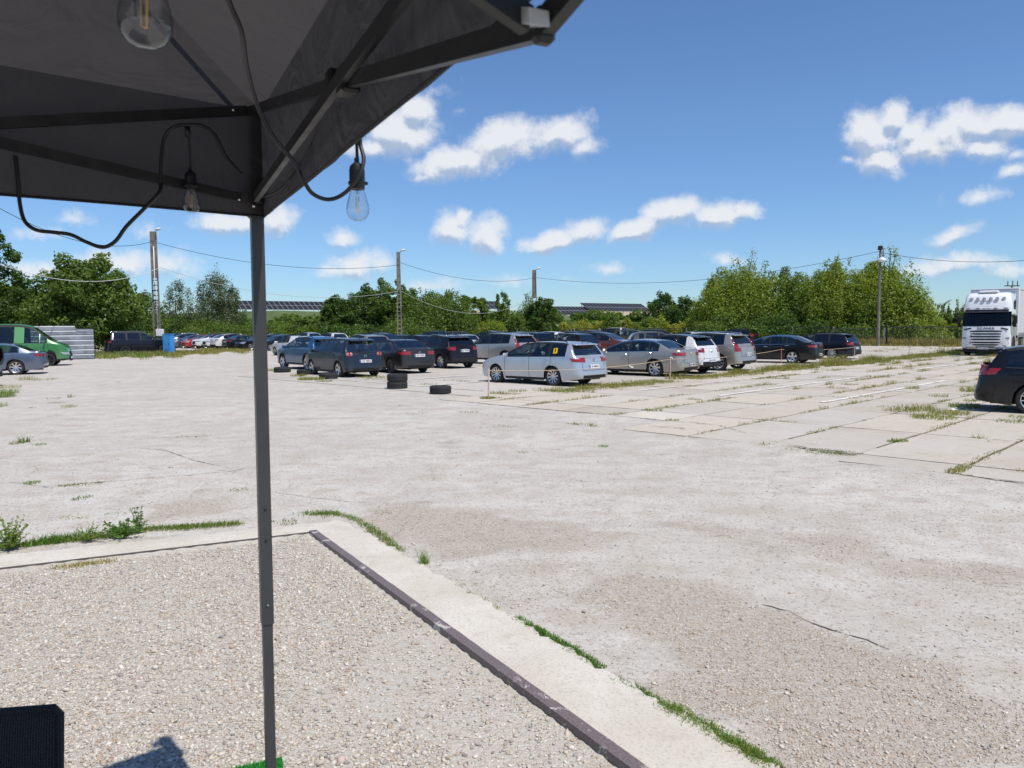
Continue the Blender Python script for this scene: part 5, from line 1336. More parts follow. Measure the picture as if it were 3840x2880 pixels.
    for c in (fx, rx):
        for sd_ in (1, -1):
            y0, y1 = sd_ * (W / 2 - .045), sd_ * (W / 2 - .36); V = []; Fs = []; na = 10
            for i in range(na + 1):
                a_ = math.pi * i / na; V += [(X(c - ar * 1.0 * math.cos(a_)), y0, R + ar * math.sin(a_) - (0 if 0 < i < na else .1)), (X(c - ar * math.cos(a_)), y1, R + ar * math.sin(a_) - (0 if 0 < i < na else .1))]
            Fs = [(2 * i, 2 * i + 1, 2 * i + 3, 2 * i + 2) for i in range(na)] + [tuple(2 * i + 1 for i in range(na + 1))]
            mb.add(V, Fs)
    mb.tube([(X(L - .35), W * .25, zb0 + .03), (X(L - .05), W * .25, zb0 + .03)], .03, 8)
    mb.build('underbody', M_UNDER, root)
    zbt = interp(belt, L * .6) - .10; iw = W - .30
    mb = MB(); mb.box((X(lerp(sp['cowl'], sp['rbot'], .5)), 0, zbt - .03), (sp['rbot'] - sp['cowl'] - .25, iw, .05)); mb.build('cabin_floor', M_UNDER, root)
    mb = MB(); mb.box((X(sp['cowl'] + .30), 0, zbt + .03), (.42, iw, .14), bev=.04)
    for (xx, ys) in ((sp['doors'][1] - .12, (-.36, .36)), (sp['doors'][2] - .16, (-.40, 0, .40))):
        for y in ys:
            mb.box((X(xx), y, zbt + .12), (.13, .44 if len(ys) == 2 else .36, .30), bev=.05, rot=Euler((0, R_(-12), 0)).to_matrix()); mb.box((X(xx + .05), y, zbt + .33), (.09, .22, .15), bev=.035)
    mb.tube([(X(sp['cowl'] + .72) , .36 + .17 * math.cos(a_ * math.pi / 6), zbt + .13 + .17 * math.sin(a_ * math.pi / 6)) for a_ in range(13)], .014, 5)
    mb.build('seats', M_SEAT, root)
    for sd_ in (1, -1):
        for c in (fx, rx): add_wheel(root, X(c), sd_ * (W / 2 - .125), R, wheel, sd_)
    root['_len'] = L; root['_H'] = H
    return root, dict(L=L, W=W, H=H, X=X, P=P, S=S, sp=sp, MP=M_P, outline=outline, patch=patch)

DIRB = math.atan2(.70711, -.70711)   # heading of the parked rows
def put(root, x, y, head): root.location = (x, y, 0); root.rotation_euler = (0, 0, head); 
def by_wheel(root, info, px, which, head, corr=(0, 0)):
    """stand the car so that one tyre touches the ground at a seen point"""
    sp = info['sp']; R = sp['R']; lx = info['L'] / 2 - sp['fo'] - (sp['wb'] if which[0] == 'R' else 0); ly = (info['W'] / 2 - .03) * (1 if which[1] == 'L' else -1)
    g_ = gp(*px); c, s = math.cos(head), math.sin(head)
    put(root, g_.x - (lx * c - ly * s), g_.y - (lx * s + ly * c), head)
def by_roof(root, info, px, head):
    """stand the car so that its roof shows at a seen point"""
    g_ = gp(px[0], px[1], info['H'] + .01); put(root, g_.x, g_.y, head)
GRP = 'cars parked on the lot'
def done(root, label, cat='car', group=GRP):
    for k in ('_len', '_H'): del root[k]
    tag(root, label, cat, group)

# ---- front rope row
r, i = car('estate', (.52, .55, .60), wheel='multi', plate=('D 668LN', .60), rails='black', badge=('vw', .87), metal=.55, wrough=.28); by_wheel(r, i, (2072, 1449), 'RL', DIRB + .02)
ex = MB(); ii = min(range(len(i['S'])), key=lambda k: abs(i['S'][k] - 3.52)); p = i['P'][ii, 7] * .55 + i['P'][ii, 8] * .45
nrm = Vector((0, 1, .40)).normalized(); rt = nrm.to_track_quat('Z', 'X').to_matrix()
st_ = empty  # sticker: a yellow square set on its corner with a dark figure
def quadplate(c, w, h, n, mt, name, par, rot=0):
    a = Vector((1, 0, 0)); b = n.cross(a).normalized(); a2 = a * math.cos(rot) + b * math.sin(rot); b2 = -a * math.sin(rot) + b * math.cos(rot)
    vs = [c + a2 * sx * w / 2 + b2 * sy * h / 2 + n * off_ for off_ in (.0, .004) for sx, sy in ((-1, -1), (1, -1), (1, 1), (-1, 1))]
    return MB().add(vs, [(3, 2, 1, 0), (4, 5, 6, 7), (0, 1, 5, 4), (1, 2, 6, 5), (2, 3, 7, 6), (3, 0, 4, 7)]).build(name, mt, par)
M_YEL = mat('sticker_yellow', (.80, .50, .02), .5)
c0 = Vector((i['X'](3.57), p[1] + .012, p[2] + .0))
s1 = quadplate(c0, .17, .19, nrm, M_YEL, 'yellow_sticker', r, .12)
s2 = quadplate(c0 + nrm * .006 + Vector((0, 0, .02)), .045, .10, nrm, M_BLACK, 'sticker_figure', s1, .1)
quadplate(c0 + nrm * .006 - Vector((.0, 0, .03)), .10, .025, nrm, M_BLACK, 'sticker_figure', s1, .0)
done(r, 'light silver estate car with black roof bars and a yellow sticker in its window')
r, i = car('sedan', (.42, .385, .345), wheel='turbine', plate=('GD 446XT', .42), badge=('vw', .88), metal=.6, chrome_line=True); by_wheel(r, i, (2455, 1414), 'RL', DIRB + .10); done(r, 'champagne silver saloon with chrome window line behind the rope, beside the silver estate')
r, i = car('csuv', (.66, .66, .66), wheel='dark', plate=('GD 9JK21', .50), roof=(.01, .01, .012), priv=True, badge=('vw', .92), metal=.0, light='dark'); by_wheel(r, i, (2640, 1396), 'RR', DIRB + .02); done(r, 'white small car with black roof squeezed between two beige silver cars')
r, i = car('suv', (.43, .39, .345), wheel='turbine', plate=('WX 5120A', .66), light='tall', rails='silver', metal=.6, priv=True, clad=False); by_wheel(r, i, (2693, 1392), 'RL', DIRB + .03); done(r, 'beige silver SUV with tall red lights nearest the right end of the rope row')
r, i = car('sedan', (.008, .008, .010), wheel='five', plate=('GD 3F782', .40), chrome_line=True, metal=.3, badge=('chevrons', .92)); by_wheel(r, i, (2970, 1364), 'RL', DIRB + .12); done(r, 'black saloon with chrome window line among tall weeds behind the rope')
r, i = car('estate', (.010, .010, .018), wheel='multi', plate=('GA 71K20', .58), metal=.35, priv=True, rails='black'); put(r, at(3062, 1300, 44.5).x, 44.5, DIRB + .02); done(r, 'black estate car beyond the black saloon, last of the rope row')
# ---- second row
r, i = car('mpv', (.028, .040, .055), wheel='five', plate=('LKS 08075', .60), light='round', badge=('vw', .86), metal=.5); by_wheel(r, i, (1268, 1416), 'RL', DIRB - .12); done(r, 'dark blue grey compact car with round rear lights behind the flat tyres')
r, i = car('sedan', (.050, .046, .046), wheel='dark', plate=('LRR 3M37', .72), metal=.6, badge=('round', .90)); r.scale = (.96, .98, 1.02); by_wheel(r, i, (1464, 1402), 'RL', DIRB - .12); done(r, 'dark brownish grey saloon right of the dark blue grey compact car')
r, i = car('csuv', (.014, .011, .015), wheel='turbine', plate=('GD 7WY35', .80), metal=.4, rails='silver', priv=True, badge=('rings', .93)); by_wheel(r, i, (1652, 1383), 'RL', DIRB - .10); done(r, 'black crossover with silver roof bars and four ring badge')
r, i = car('suv', (.47, .455, .43), wheel='dark', light='tall', rails='silver', metal=.6, priv=True, clad=False, plate=('GD 1', .66)); put(r, at(1868, 1300, 41.5).x, 41.5, DIRB + .04); done(r, 'pale silver SUV with tall red lights half hidden behind the silver estate')
r, i = car('csuv', (.020, .075, .19), wheel='five', plate=('GD 2', .70), metal=.45, rails='black'); by_wheel(r, i, (1060, 1382), 'FL', DIRB - .06); done(r, 'bright blue crossover next to the white hatchback near the gazebo leg')
r, i = car('hatch', (.70, .70, .69), wheel='multi', metal=.0, detail=2); by_wheel(r, i, (1031, 1333), 'FL', DIRB - .04); done(r, 'white rounded hatchback directly behind the bright blue crossover')
# ---- cars further back, placed by their roofs: type, colour, roof pixel, heading offset, label, extra
TOE = math.atan2(-.70711, .70711)    # nose toward the camera's right
EAST = math.atan2(.5, .86)
HA, HN = math.pi / 4 - .05, -math.pi * .75
far = [
 ('hatch', (.012, .020, .035), 1046, 72.5, HN, 'dark navy hatchback between the gazebo leg and the white hatchback', {}),
 ('hatch', (.02, .09, .20), 1012, 90, HN, 'teal blue hatchback just right of the gazebo leg', {}),
 ('csuv', (.40, .345, .25), 1362, 45, DIRB - .1, 'champagne gold crossover seen over the dark blue grey compact car', dict(rails='silver', metal=.6)),
 ('suv', (.012, .014, .022), 1440, 58, -.62, 'tall dark navy SUV with its nose to the right behind the gold crossover', dict(metal=.3, rails='black')),
 ('csuv', (.70, .70, .70), 1238, 72, DIRB, 'white crossover roof between blue crossover and tall dark SUV', dict(metal=0)),
 ('suv', (.50, .46, .40), 1268, 96, .2, 'pale sand SUV in the far row behind white crossover roof', dict(rails='silver')),
 ('suv', (.014, .014, .018), 1345, 88, .2, 'black SUV with bright roof bars right of the pale sand SUV', dict(rails='silver')),
 ('csuv', (.50, .50, .51), 1150, 84, DIRB, 'silver grey crossover roof above the bright blue crossover', {}),
 ('csuv', (.28, .03, .015), 1203, 100, DIRB, 'small orange red car roof peeping over the white crossover roof', dict(metal=0)),
 ('hatch', (.018, .012, .020), 1552, 57, DIRB, 'dark maroon hatchback behind the brownish grey saloon', {}),
 ('hatch', (.012, .014, .020), 1475, 62, DIRB, 'black hatchback roof between the tall dark SUV and the maroon hatchback', {}),
 ('hatch', (.55, .57, .58), 1712, 60, DIRB, 'pale silver hatchback roof above the black crossover', {}),
 ('suv', (.010, .010, .014), 1618, 80, DIRB, 'black SUV roof right of the second lamp post foot', dict(rails='silver')),
 ('suv', (.012, .014, .02), 1738, 76, .1, 'black SUV far back before the dark fence panels', {}),
 ('csuv', (.02, .05, .16), 1930, 60, DIRB, 'royal blue crossover roof over the pale silver SUV', {}),
 ('suv', (.015, .015, .018), 1962, 50, DIRB, 'black SUV tail just right of the pale silver SUV', dict(priv=True)),
 ('csuv', (.72, .72, .72), 2035, 62, DIRB + .3, 'white crossover roof right of the third lamp post', dict(metal=0)),
 ('csuv', (.010, .010, .013), 2112, 43, DIRB + .05, 'black crossover with sloping tail behind the silver estate', dict(wheel='dark', priv=False)),
 ('csuv', (.14, .030, .016), 2268, 50, -.55, 'rust brown crossover with its nose to the right', dict(roof=(.02, .02, .03))),
 ('cargo', (.74, .74, .74), 2290, 92, DIRB, 'white panel van roof rising behind the rust brown crossover', dict(metal=0)),
 ('csuv', (.012, .012, .014), 2120, 66, DIRB, 'dark crossover roof left of the white panel van', dict(rails='black')),
 ('csuv', (.012, .012, .014), 2200, 74, DIRB, 'small black crossover roof just left of the white panel van', {}),
 ('suv', (.06, .055, .02), 2385, 70, -.3, 'dark olive SUV right of the white panel van', dict(rails='black')),
 ('csuv', (.012, .014, .020), 2468, 50, .0, 'black crossover with side windows right of the olive SUV', {}),
 ('suv', (.014, .016, .024), 2480, 84, -.2, 'far navy SUV roof above the black crossover with side windows', dict(rails='black')),
 ('hatch', (.72, .72, .72), 2570, 62, DIRB, 'white car roof left of the beige silver SUV', dict(metal=0)),
 ('cargo', (.73, .73, .73), 2650, 84, DIRB, 'white tall car far back above the beige silver SUV', dict(metal=0, rails='black')),
 ('hatch', (.010, .010, .012), 2600, 70, DIRB, 'black hatchback between two white roofs far back', {}),
 ('suv', (.012, .012, .016), 1830, 72, DIRB, 'black SUV roof behind the pale silver SUV windows', {}),
 ('suv', (.012, .012, .016), 2755, 76, DIRB, 'black SUV roof behind the beige silver SUV', {}),
 ('csuv', (.36, .42, .48), 687, 88.7, HN - .1, 'pale blue silver crossover right of the blue cabinet', dict(rails='silver', metal=.6)),
 ('sedan', (.10, .11, .13), 723, 86.8, HN, 'grey saloon between the blue silver crossover and the red car', {}),
 ('hatch', (.42, .010, .012), 761, 84.9, HN, 'red hatchback left of the two white nosed cars', dict(metal=0)),
 ('csuv', (.72, .72, .73), 802, 83, HN, 'white crossover with slim dark headlight left of its twin', dict(metal=0, roof=(.02, .025, .04))),
 ('csuv', (.72, .72, .73), 842, 81.1, HN, 'white crossover with slim dark headlight right of its twin', dict(metal=0, roof=(.02, .02, .03))),
 ('coupe_suv', (.74, .74, .74), 884, 78.8, HA, 'white sloping coupe SUV seen from behind left of the gazebo leg', dict(metal=0, priv=True)),
 ('sedan', (.012, .012, .016), 931, 77, HA, 'black saloon tail in front of the white coupe SUV', dict(plate=('GD 5', .75))),
 ('sedan', (.010, .012, .020), 979, 75.2, HN, 'navy saloon nose just left of the gazebo leg', {}),
 ('suv', (.010, .011, .013), 655, 90.6, HN, 'black car half hidden by the blue cabinet', {}),
]
for (ty, col, px, Yd, hd, label, ex) in far:
    ex = dict(ex)
    r, i = car(ty, col, detail=1, wheel=ex.pop('wheel', 'multi'), **ex); put(r, at(px, 1300, Yd).x, Yd, hd); done(r, label)
# left edge vehicles
r, i = car('bigsuv', (.010, .012, .024), wheel='dark', metal=.35, rails='silver', light='red', priv=True); by_wheel(r, i, (472, 1334), 'RR', .66); done(r, 'large dark navy SUV parked under the maple beside the concrete lamp post')
r, i = car('sedan', (.115, .145, .21), wheel='turbine', metal=.55, chrome_line=True); by_wheel(r, i, (60, 1406), 'RL' , math.pi + .40); done(r, 'blue grey saloon with red rear lights in front of the green van')
r, i = car('suv', (.52, .53, .54), wheel='multi', metal=.55); hd = math.pi + .30; g_ = gp(46, 1440); cr_ = Matrix.Rotation(hd, 3, 'Z') @ Vector((-2.34, -.95, 0)); put(r, g_.x - cr_.x, g_.y - cr_.y - .4, hd)
sw = empty('spare_wheel'); hd_, td_, rd_ = wheel_meshes('black')
c = bpy.data.objects.new('spare_wheel', td_); COL.objects.link(c); c.parent = r; c.location = (-i['L'] / 2 - .06, 0, 1.12); c.rotation_euler = (0, 0, math.pi / 2); c.scale = (.36, .42, .36)
c2 = bpy.data.objects.new('wheel_cover', hd_); COL.objects.link(c2); c2.parent = c; bpy.data.objects.remove(sw)
done(r, 'silver SUV tail with a black spare wheel at the left edge')
r, i = car('van', (.045, .21, .065), name='parked_van', wheel='black', metal=.1, priv=False); by_wheel(r, i, (182, 1373), 'FR', .38)
done(r, 'green van with black bumper standing before the corrugated metal fence', 'van')
# right edge
r, i = car('estate', (.008, .009, .014), wheel='thin', metal=.35, priv=True, lz=(.80, 1.06)); by_wheel(r, i, (3872, 1557), 'RR', -.60); done(r, 'black estate car with big thin spoked wheel cut off at the right edge', 'car')
# ================================================================== TRUCK
def truck():
    root = empty('truck'); MW = paint('truck_white', (.80, .80, .80), .0, .30); W2 = 1.25
    # cab loft: stations along z (front outline), x forward, y left
    secs = [(.42, 1.02, 1.22), (.50, 1.14, 1.24), (.85, 1.18, 1.25), (1.25, 1.17, 1.25), (1.62, 1.14, 1.25), (1.75, 1.12, 1.25), (2.60, .96, 1.22), (2.66, .95, 1.22), (3.05, .90, 1.20), (3.45, .74, 1.16), (3.66, .55, 1.10), (3.74, .30, 1.0)]
    V = []; Fs = []; mi = []; NP = 22
    for (z, fx, hw_) in secs:
        back = -1.15; ring = []
        for k in range(NP + 1):   # from right rear round the front to left rear
            u = k / NP
            if u < .3: x = lerp(back, fx - .28, u / .3); y = -hw_
            elif u > .7: x = lerp(fx - .28, back, (u - .7) / .3); y = hw_
            else:
                a = (u - .3) / .4 * math.pi; c_ = math.cos(a); s_ = math.sin(a)
                y = -hw_ * (abs(c_) ** .32) * (1 if c_ > 0 else -1); x = fx - .28 + .28 * s_ ** .55 + .03 * s_
            ring.append((x, y, z))
        V += ring
    m_ = NP + 1
    for j in range(len(secs) - 1):
        for k in range(NP):
            f = (j * m_ + k, j * m_ + k + 1, (j + 1) * m_ + k + 1, (j + 1) * m_ + k); u = (k + .5) / NP
            if j == 5 and .33 < u < .67: continue
            Fs.append(f)
        Fs.append((j * m_ + NP, j * m_, (j + 1) * m_, (j + 1) * m_ + NP))
    Fs.append(tuple((len(secs) - 1) * m_ + k for k in range(m_))); Fs.append(tuple(range(NP, -1, -1)))
    b = mk('cab', V, Fs, MW, root); autosmooth(b, 30)
    # windscreen
    Vw = []; ks = [k for k in range(NP + 1) if .32 < k / NP < .68]
    for (z, fx, hw_) in (secs[5], secs[6]):
        for k in ks:
            u = k / NP; a = (u - .3) / .4 * math.pi; c_ = math.cos(a); s_ = math.sin(a)
            Vw.append((fx - .28 + .28 * s_ ** .55 + .03 * s_ + .004, -hw_ * (abs(c_) ** .32) * (1 if c_ > 0 else -1), z))
    nk = len(ks); mk('windscreen', Vw, [(i, i + 1, nk + i + 1, nk + i) for i in range(nk - 1)], glassmat('truck_glass', .30, -.01, edge=.4), root, smooth=True)
    for y0, y1, zz_ in ((-1.1, 1.1, 1.74), (-1.1, 1.1, 2.60)): pass
    MB().box((.35, 0, 1.62), (.9, 2.2, .06)).box((-.2, .6, 1.95), (.3, .6, .8), bev=.06).box((-.2, -.6, 1.95), (.3, .6, .8), bev=.06).box((-.9, 0, 2.2), (.1, 2.2, 1.2)).build('cab_interior', M_SEAT, root)
    MB().tube([(.55 + .12 * math.sin(a * .5236), .62 + .22 * math.cos(a * .5236), 1.82 + .2 * math.sin(a * .5236)) for a in range(13)], .015, 5).build('steering_wheel', M_BLACK, root)
    # sun visor under the lamps
    mb = MB(); n = 12
    for i in range(n + 1):
        y = lerp(-1.1, 1.1, i / n); bow = .10 * (1 - (y / 1.1) ** 2)
        mb.v += [(1.00 + bow, y, 2.74), (1.14 + bow, y, 2.58), (1.13 + bow, y, 2.56), (.98 + bow, y, 2.71)]
    for i in range(n):
        for j in range(4): mb.f.append((i * 4 + j, i * 4 + (j + 1) % 4, (i + 1) * 4 + (j + 1) % 4, (i + 1) * 4 + j)); mb.m.append(0)
    mb.build('sun_visor', mat('smoked_visor', (.03, .03, .035), .2, 0, .5), root)
    mb = MB()
    for i in range(n + 1):
        y = lerp(-1.16, 1.16, i / n); bow = .10 * (1 - (y / 1.16) ** 2)
        mb.v += [(.96 + bow, y, 2.86), (1.06 + bow, y, 2.84), (1.07 + bow, y, 2.73), (.96 + bow, y, 2.73)]
    for i in range(n):
        for j in range(4): mb.f.append((i * 4 + j, i * 4 + (j + 1) % 4, (i + 1) * 4 + (j + 1) % 4, (i + 1) * 4 + j)); mb.m.append(0)
    vs = mb.build('lamp_shelf', MW, root)
    for y in (-.95, -.45, .45, .95): MB().box((1.05 + .10 * (1 - y * y / 1.3), y, 2.80), (.10, .20, .05), bev=.01).build('position_lamp', mat('amber_lamp', (.12, .10, .09), .3) if 'amber_lamp' not in bpy.data.materials else bpy.data.materials['amber_lamp'], vs)
    MF = Matrix(((0, 0, 1, 0), (1, 0, 0, 0), (0, 1, 0, 0), (0, 0, 0, 1)))
    text_part('shelf_text', 'ROLF BOS', .085, M_BLACK, vs, Matrix.Translation((1.165, 0, 2.79)) @ MF)
    # roof lamps
    for i in range(6):
        y = lerp(-.82, .82, i / 5); root_l = MB(); root_l.lathe([(.0001, .07), (.085, .06), (.10, .03), (.10, -.03), (.05, -.10), (.0001, -.11)], 16, axis='X', c=(.90 - .10 * (y / .82) ** 2, y, 3.36))
        root_l.box((.86 - .10 * (y / .82) ** 2, y, 3.26), (.04, .04, .10)); l_ = root_l.build('roof_lamp', M_LAMP, root, smooth=False)
    MB().tube([(.86 - .12 * (y / .95) ** 2, y, 3.24) for y in [-.95 + .19 * k for k in range(11)]], .022, 6).build('lamp_bar', M_CHROME, root, smooth=True)
    MB().box((.35, 0, 3.79), (.5, 1.0, .14), bev=.05).build('roof_unit', MW, root)
    # grille slats
    for z, w_ in ((1.46, .82), (1.30, .78), (1.14, .76), (.98, .74), (.80, .72), (.66, .66), (.53, .52)):
        mb = MB(); n = 10
        for i in range(n + 1):
            y = lerp(-w_, w_, i / n); fx = 1.175 + .03 * (1 - (y / 1.2) ** 2) + (.012 if z < 1.4 else .0)
            h2 = .045 * (1 - .5 * (abs(y) / w_) ** 6); x0 = np.interp(z, [q[0] for q in secs], [q[1] for q in secs]) + .026 + .012 * (1 - (y / 1.1) ** 2)
            mb.v += [(x0 - .05, y, z - h2), (x0, y, z - h2), (x0, y, z + h2), (x0 - .05, y, z + h2)]
        for i in range(n):
            for j in range(3): mb.f.append((i * 4 + j, (i + 1) * 4 + j, (i + 1) * 4 + j + 1, i * 4 + j + 1)); mb.m.append(0)
        mb.build('grille_slot', M_BLACK, root)
    text_part('maker_name', 'SCANIA', .20, mat('letters', (.03, .03, .04), .3), root, Matrix.Translation((1.175, 0, 1.625)) @ MF, .01, 1.25)
    # emblem
    q = MB(); q.box((1.195, -.72 * -1 * -1, 1.16), (.02, .20, .20), bev=.008); e_ = q.build('emblem_plate', MW, root); MB().lathe([(.0001, .02), (.06, .018), (.065, .0)], 14, axis='X', c=(1.205, -.72, 1.16)).build('emblem', M_BLACK, e_)
    for s in (1, -1):
        MB().add([(1.10, s * 1.12, .70), (1.14, s * .70, .70), (1.16, s * .70, .90), (1.10, s * 1.13, .92), (1.21, s * .72, .71), (1.21, s * .74, .89), (1.125, s * 1.16, .73), (1.12, s * 1.16, .90)],
                 [(0, 1, 4, 6), (3, 2, 5, 7), (1, 2, 5, 4), (0, 3, 7, 6), (4, 5, 7, 6)]).build('headlight', M_LAMP, root)
        MB().box((1.16, s * .93, 1.60), (.03, .38, .08), bev=.02, rot=Euler((R_(-14 * s), 0, 0)).to_matrix()).build('corner_vent', M_BLACK, root)
        MB().box((1.13, s * 1.08, 1.06), (.10, .22, .05), bev=.01).build('step_gap', M_BLACK, root)
        MB().box((1.17, s * .78, .50), (.03, .5, .03), bev=.01).build('bumper_slot', M_BLACK, root)
        MB().lathe([(.0001, .02), (.05, .015), (.055, 0)], 12, axis='X', c=(1.19, s * .98, .60)).build('fog_lamp', M_LAMP, root)
        # mirrors
        m0 = MB().box((1.02, s * 1.43, 2.12), (.14, .20, .52), bev=.05).tube([(.95, s * 1.20, 2.4), (1.02, s * 1.40, 2.4)], .02, 6).tube([(.95, s * 1.22, 1.9), (1.02, s * 1.40, 1.92)], .02, 6).build('mirror', M_BLACK, root)
        MB().box((1.0, s * 1.40, 1.78), (.16, .20, .16), bev=.04).build('wide_mirror', M_BLACK, root)
        # side window and door gaps, handle, side emblem
        MB().box((.35, s * 1.243, 2.12), (.85, .01, .62), bev=.03).build('side_window', M_PRIV, root)
        for x in (-.15, .86): MB().box((x, s * 1.252, 1.55), (.012, .006, 1.9)).build('door_gap', M_SEAM, root)
        MB().box((-.02, s * 1.265, 1.62), (.16, .03, .04), bev=.01).build('door_handle', M_BLACK, root)
        MB().box((-1.1, s * 1.15, 2.3), (.35, .04, 2.8), bev=.03).build('side_fairing', MW, root)
        for z in (.5, .8, 1.1): MB().box((.35, s * 1.2, z - .08), (.5, .12, .04)).build('step', M_BLACK, root)
        MB().box((-3.0, s * 1.13, .72), (2.2, .06, .62), bev=.03).build('side_skirt', MW, root)
    # drawn antler marks on the side of the cab
    for s in (1, -1):
        r = random.Random(3); mb = MB()
        for k in range(9):
            x = -.15 - .09 * k; mb.tube([(x, s * 1.222, 2.75 + .06 * k * (r.random() - .2)), (x - .05, s * 1.215, 3.0 + r.random() * .1), (x - .02, s * 1.205, 3.1 + r.random() * .25)], .012, 4)
        mb.build('antler_graphic', M_BLACK, root)
    # number plate
    pl = MB().box((1.215, -.10, .46), (.012, .54, .12)).build('number_plate', M_PLATE, root); text_part('plate_text', 'OPO 48C60', .10, M_BLACK, pl, Matrix.Translation((1.224, -.10, .46)) @ MF)
    MB().box((-1.6, 0, .75), (5.0, .9, .35)).box((.2, 0, .5), (1.6, 2.0, .3)).build('chassis', M_UNDER, root)
    MB().box((.3, 0, .35), (1.5, 2.3, .22)).build('front_spoiler', M_BLACK, root)
    for (x, rr_) in ((.0 - .05, .52), (-3.75, .52)):
        for s in (1, -1): add_wheel(root, x, s * 1.08, rr_, 'black', s, 0, .85)
    for s in (1, -1):   # wheel arch
        mb = MB(); pts = [(-.05 + .64 * math.cos(a * math.pi / 12), s * 1.262, .52 + .64 * math.sin(a * math.pi / 12)) for a in range(13)]; mb.tube(pts, .028, 6); mb.build('wheel_arch', M_BLACK, root, smooth=True)
        V = [(-.05 + .60 * math.cos(a * math.pi / 12), s * 1.256, .52 + .60 * math.sin(a * math.pi / 12)) for a in range(13)]
        MB().add(V, [tuple(range(13))]).build('arch_inner', M_UNDER, root)
    tag(root, 'white long haul truck cab with roof lamps and a grey curtain trailer', 'truck')
    # trailer: a thing of its own, coupled behind
    tr = empty('trailer'); CUR = mat('curtain_grey', (.56, .565, .56), .55, bump=(3, .3, .02), var=.05)
    MB().box((-8.6, 0, 2.55), (13.4, 2.52, 2.75)).build('curtain', CUR, tr)
    MB().box((-1.88, 0, 2.6), (.06, 2.56, 2.86), bev=.02).build('front_wall', MW, tr)
    MB().box((-8.6, 0, 4.0), (13.6, 2.56, .12), bev=.04).build('roof', mat('trailer_roof', (.5, .52, .55), .45), tr)
    for s in (1, -1):
        MB().box((-8.6, s * 1.27, 1.14), (13.4, .04, .16)).build('side_rail', M_STEEL, tr)
        MB().box((-1.94, s * 1.25, 2.6), (.14, .09, 2.86), bev=.02).build('corner_post', MW, tr)
        for k in range(24): MB().box((-2.2 - k * .56, s * 1.285, 1.22), (.05, .02, .22)).build('curtain_strap', M_BLACK, tr)
        for x in (-10.6, -11.9, -13.2): add_wheel(tr, x, s * 1.08, .50, 'black', s, 0, .85)
        MB().box((-7.2, s * 1.2, .8), (4.2, .04, .5)).build('side_guard', M_STEEL, tr)
    MB().box((-8.2, 0, 1.0), (12, 1.0, .25)).build('frame', M_UNDER, tr)
    tag(tr, 'grey curtain sided trailer coupled behind the white truck cab', 'trailer')
    return root, tr
tk, trl = truck()
THD = math.pi + math.pi / 4 + .10
g_ = gp(3607, 1335); off_ = Matrix.Rotation(THD, 3, 'Z') @ Vector((1.05, -1.2, 0))
for o in (tk, trl): o.location = (g_.x - off_.x, g_.y - off_.y, .02); o.rotation_euler = (0, 0, THD)

# ================================================================== STREET FURNITURE
M_POSTC = mat('lamp_post_concrete', (.185, .165, .14), .9, bump=(18, .5, .01), var=.3, vscale=2)
def lattice_post(px, ytop, Yd, label, box=False, arm=True, h=None, w0=.34, w1=.22, lattice=True, light=True):
    base = at(px, 1300, Yd); X0 = base.x; H_ = h or at(px, ytop, Yd).z
    root = empty('lamp_post', (X0, Yd, 0)); face = math.atan2(-X0, Yd); root.rotation_euler = (0, 0, 0)
    mb = MB(); z0 = H_ * .62 if lattice else 0
    def wd(z): return lerp(w0, w1, z / H_)
    if lattice:
        for s in (-1, 1):
            mb.tube([(s * (wd(0) / 2 - .045), 0, 0), (s * (wd(H_) / 2 - .045), 0, H_)], [(.075, .045), (.06, .045)], square=True, up=Vector((1, 0, 0)))
        z = 1.1; mb.box((0, 0, .5), (wd(0) - .1, .13, 1.0))
        while z < z0:
            mb.box((0, 0, z), (wd(z) - .10, .12, .09)); z += .42
        mb.tube([(0, 0, z0), (0, 0, H_)], [(.058, (wd(z0) / 2 - .05)), (.052, (wd(H_) / 2 - .05))], square=True, up=Vector((1, 0, 0)))
    else: mb.tube([(0, 0, 0), (0, 0, H_)], [w0 / 2, w1 / 2], 10)
    mb.build('post', M_POSTC, root)
    if arm:
        mb = MB(); mb.tube([(.10, -.05, H_ - 1.4), (.12, -.08, H_ - .4), (.24, -.12, H_ - .02), (.40, -.18, H_ + .14)], .03, 7); mb.build('arm', M_STEEL, root, smooth=True)
        MB().lathe([(.0001, .10), (.06, .09), (.13, .03), (.15, 0)], 16, c=(0, 0, 0)).build('lamp_head', M_WHITE, root)
        lh = [c for c in bpy.data.objects if c.parent == root and c.name.startswith('lamp_head')][0]; lh.scale = (2.1, 1.1, 1.2); lh.location = (.55, -.24, H_ + .14); lh.rotation_euler = (0, R_(-12), R_(-22))
        MB().lathe([(.14, 0), (.11, -.05), (.0001, -.07)], 16).build('lens', M_LAMP, lh)
    if box:
        MB().box((.28, -.13, at(px, 1247, Yd).z), (.60, .22, .58), bev=.02).build('meter_box', M_WHITE, root)
        mb = MB(); mb.tube([(.10, -.09, 2.0), (.12, -.09, H_ * .55), (.0, -.09, H_ * .6), (.04, -.09, H_ * .88)], .035, 6); mb.build('conduit', M_WHITE, root, smooth=True)
        MB().tube([(-.04, -.10, 2.2), (.0, -.10, H_ * .7)], .02, 5).build('cable', M_CORD, root)
        MB().tube([(.12, -.1, .1), (.16, -.12, .9), (.06, -.1, 1.4)], .02, 5).build('blue_paint_stroke', M_BLUE, root)
        for z in (5.3, 4.5): MB().box((0, 0, z), (.50, .22, .09)).build('clamp', M_BLACK, root)
    tag(root, label, 'lamp post', 'lamp posts round the lot'); return root, Vector((X0, Yd, H_))
L1, T1 = lattice_post(592, 868, 64.7, 'concrete lattice lamp post with a white meter box beside the blue cabinet', True, w0=.62, w1=.52)
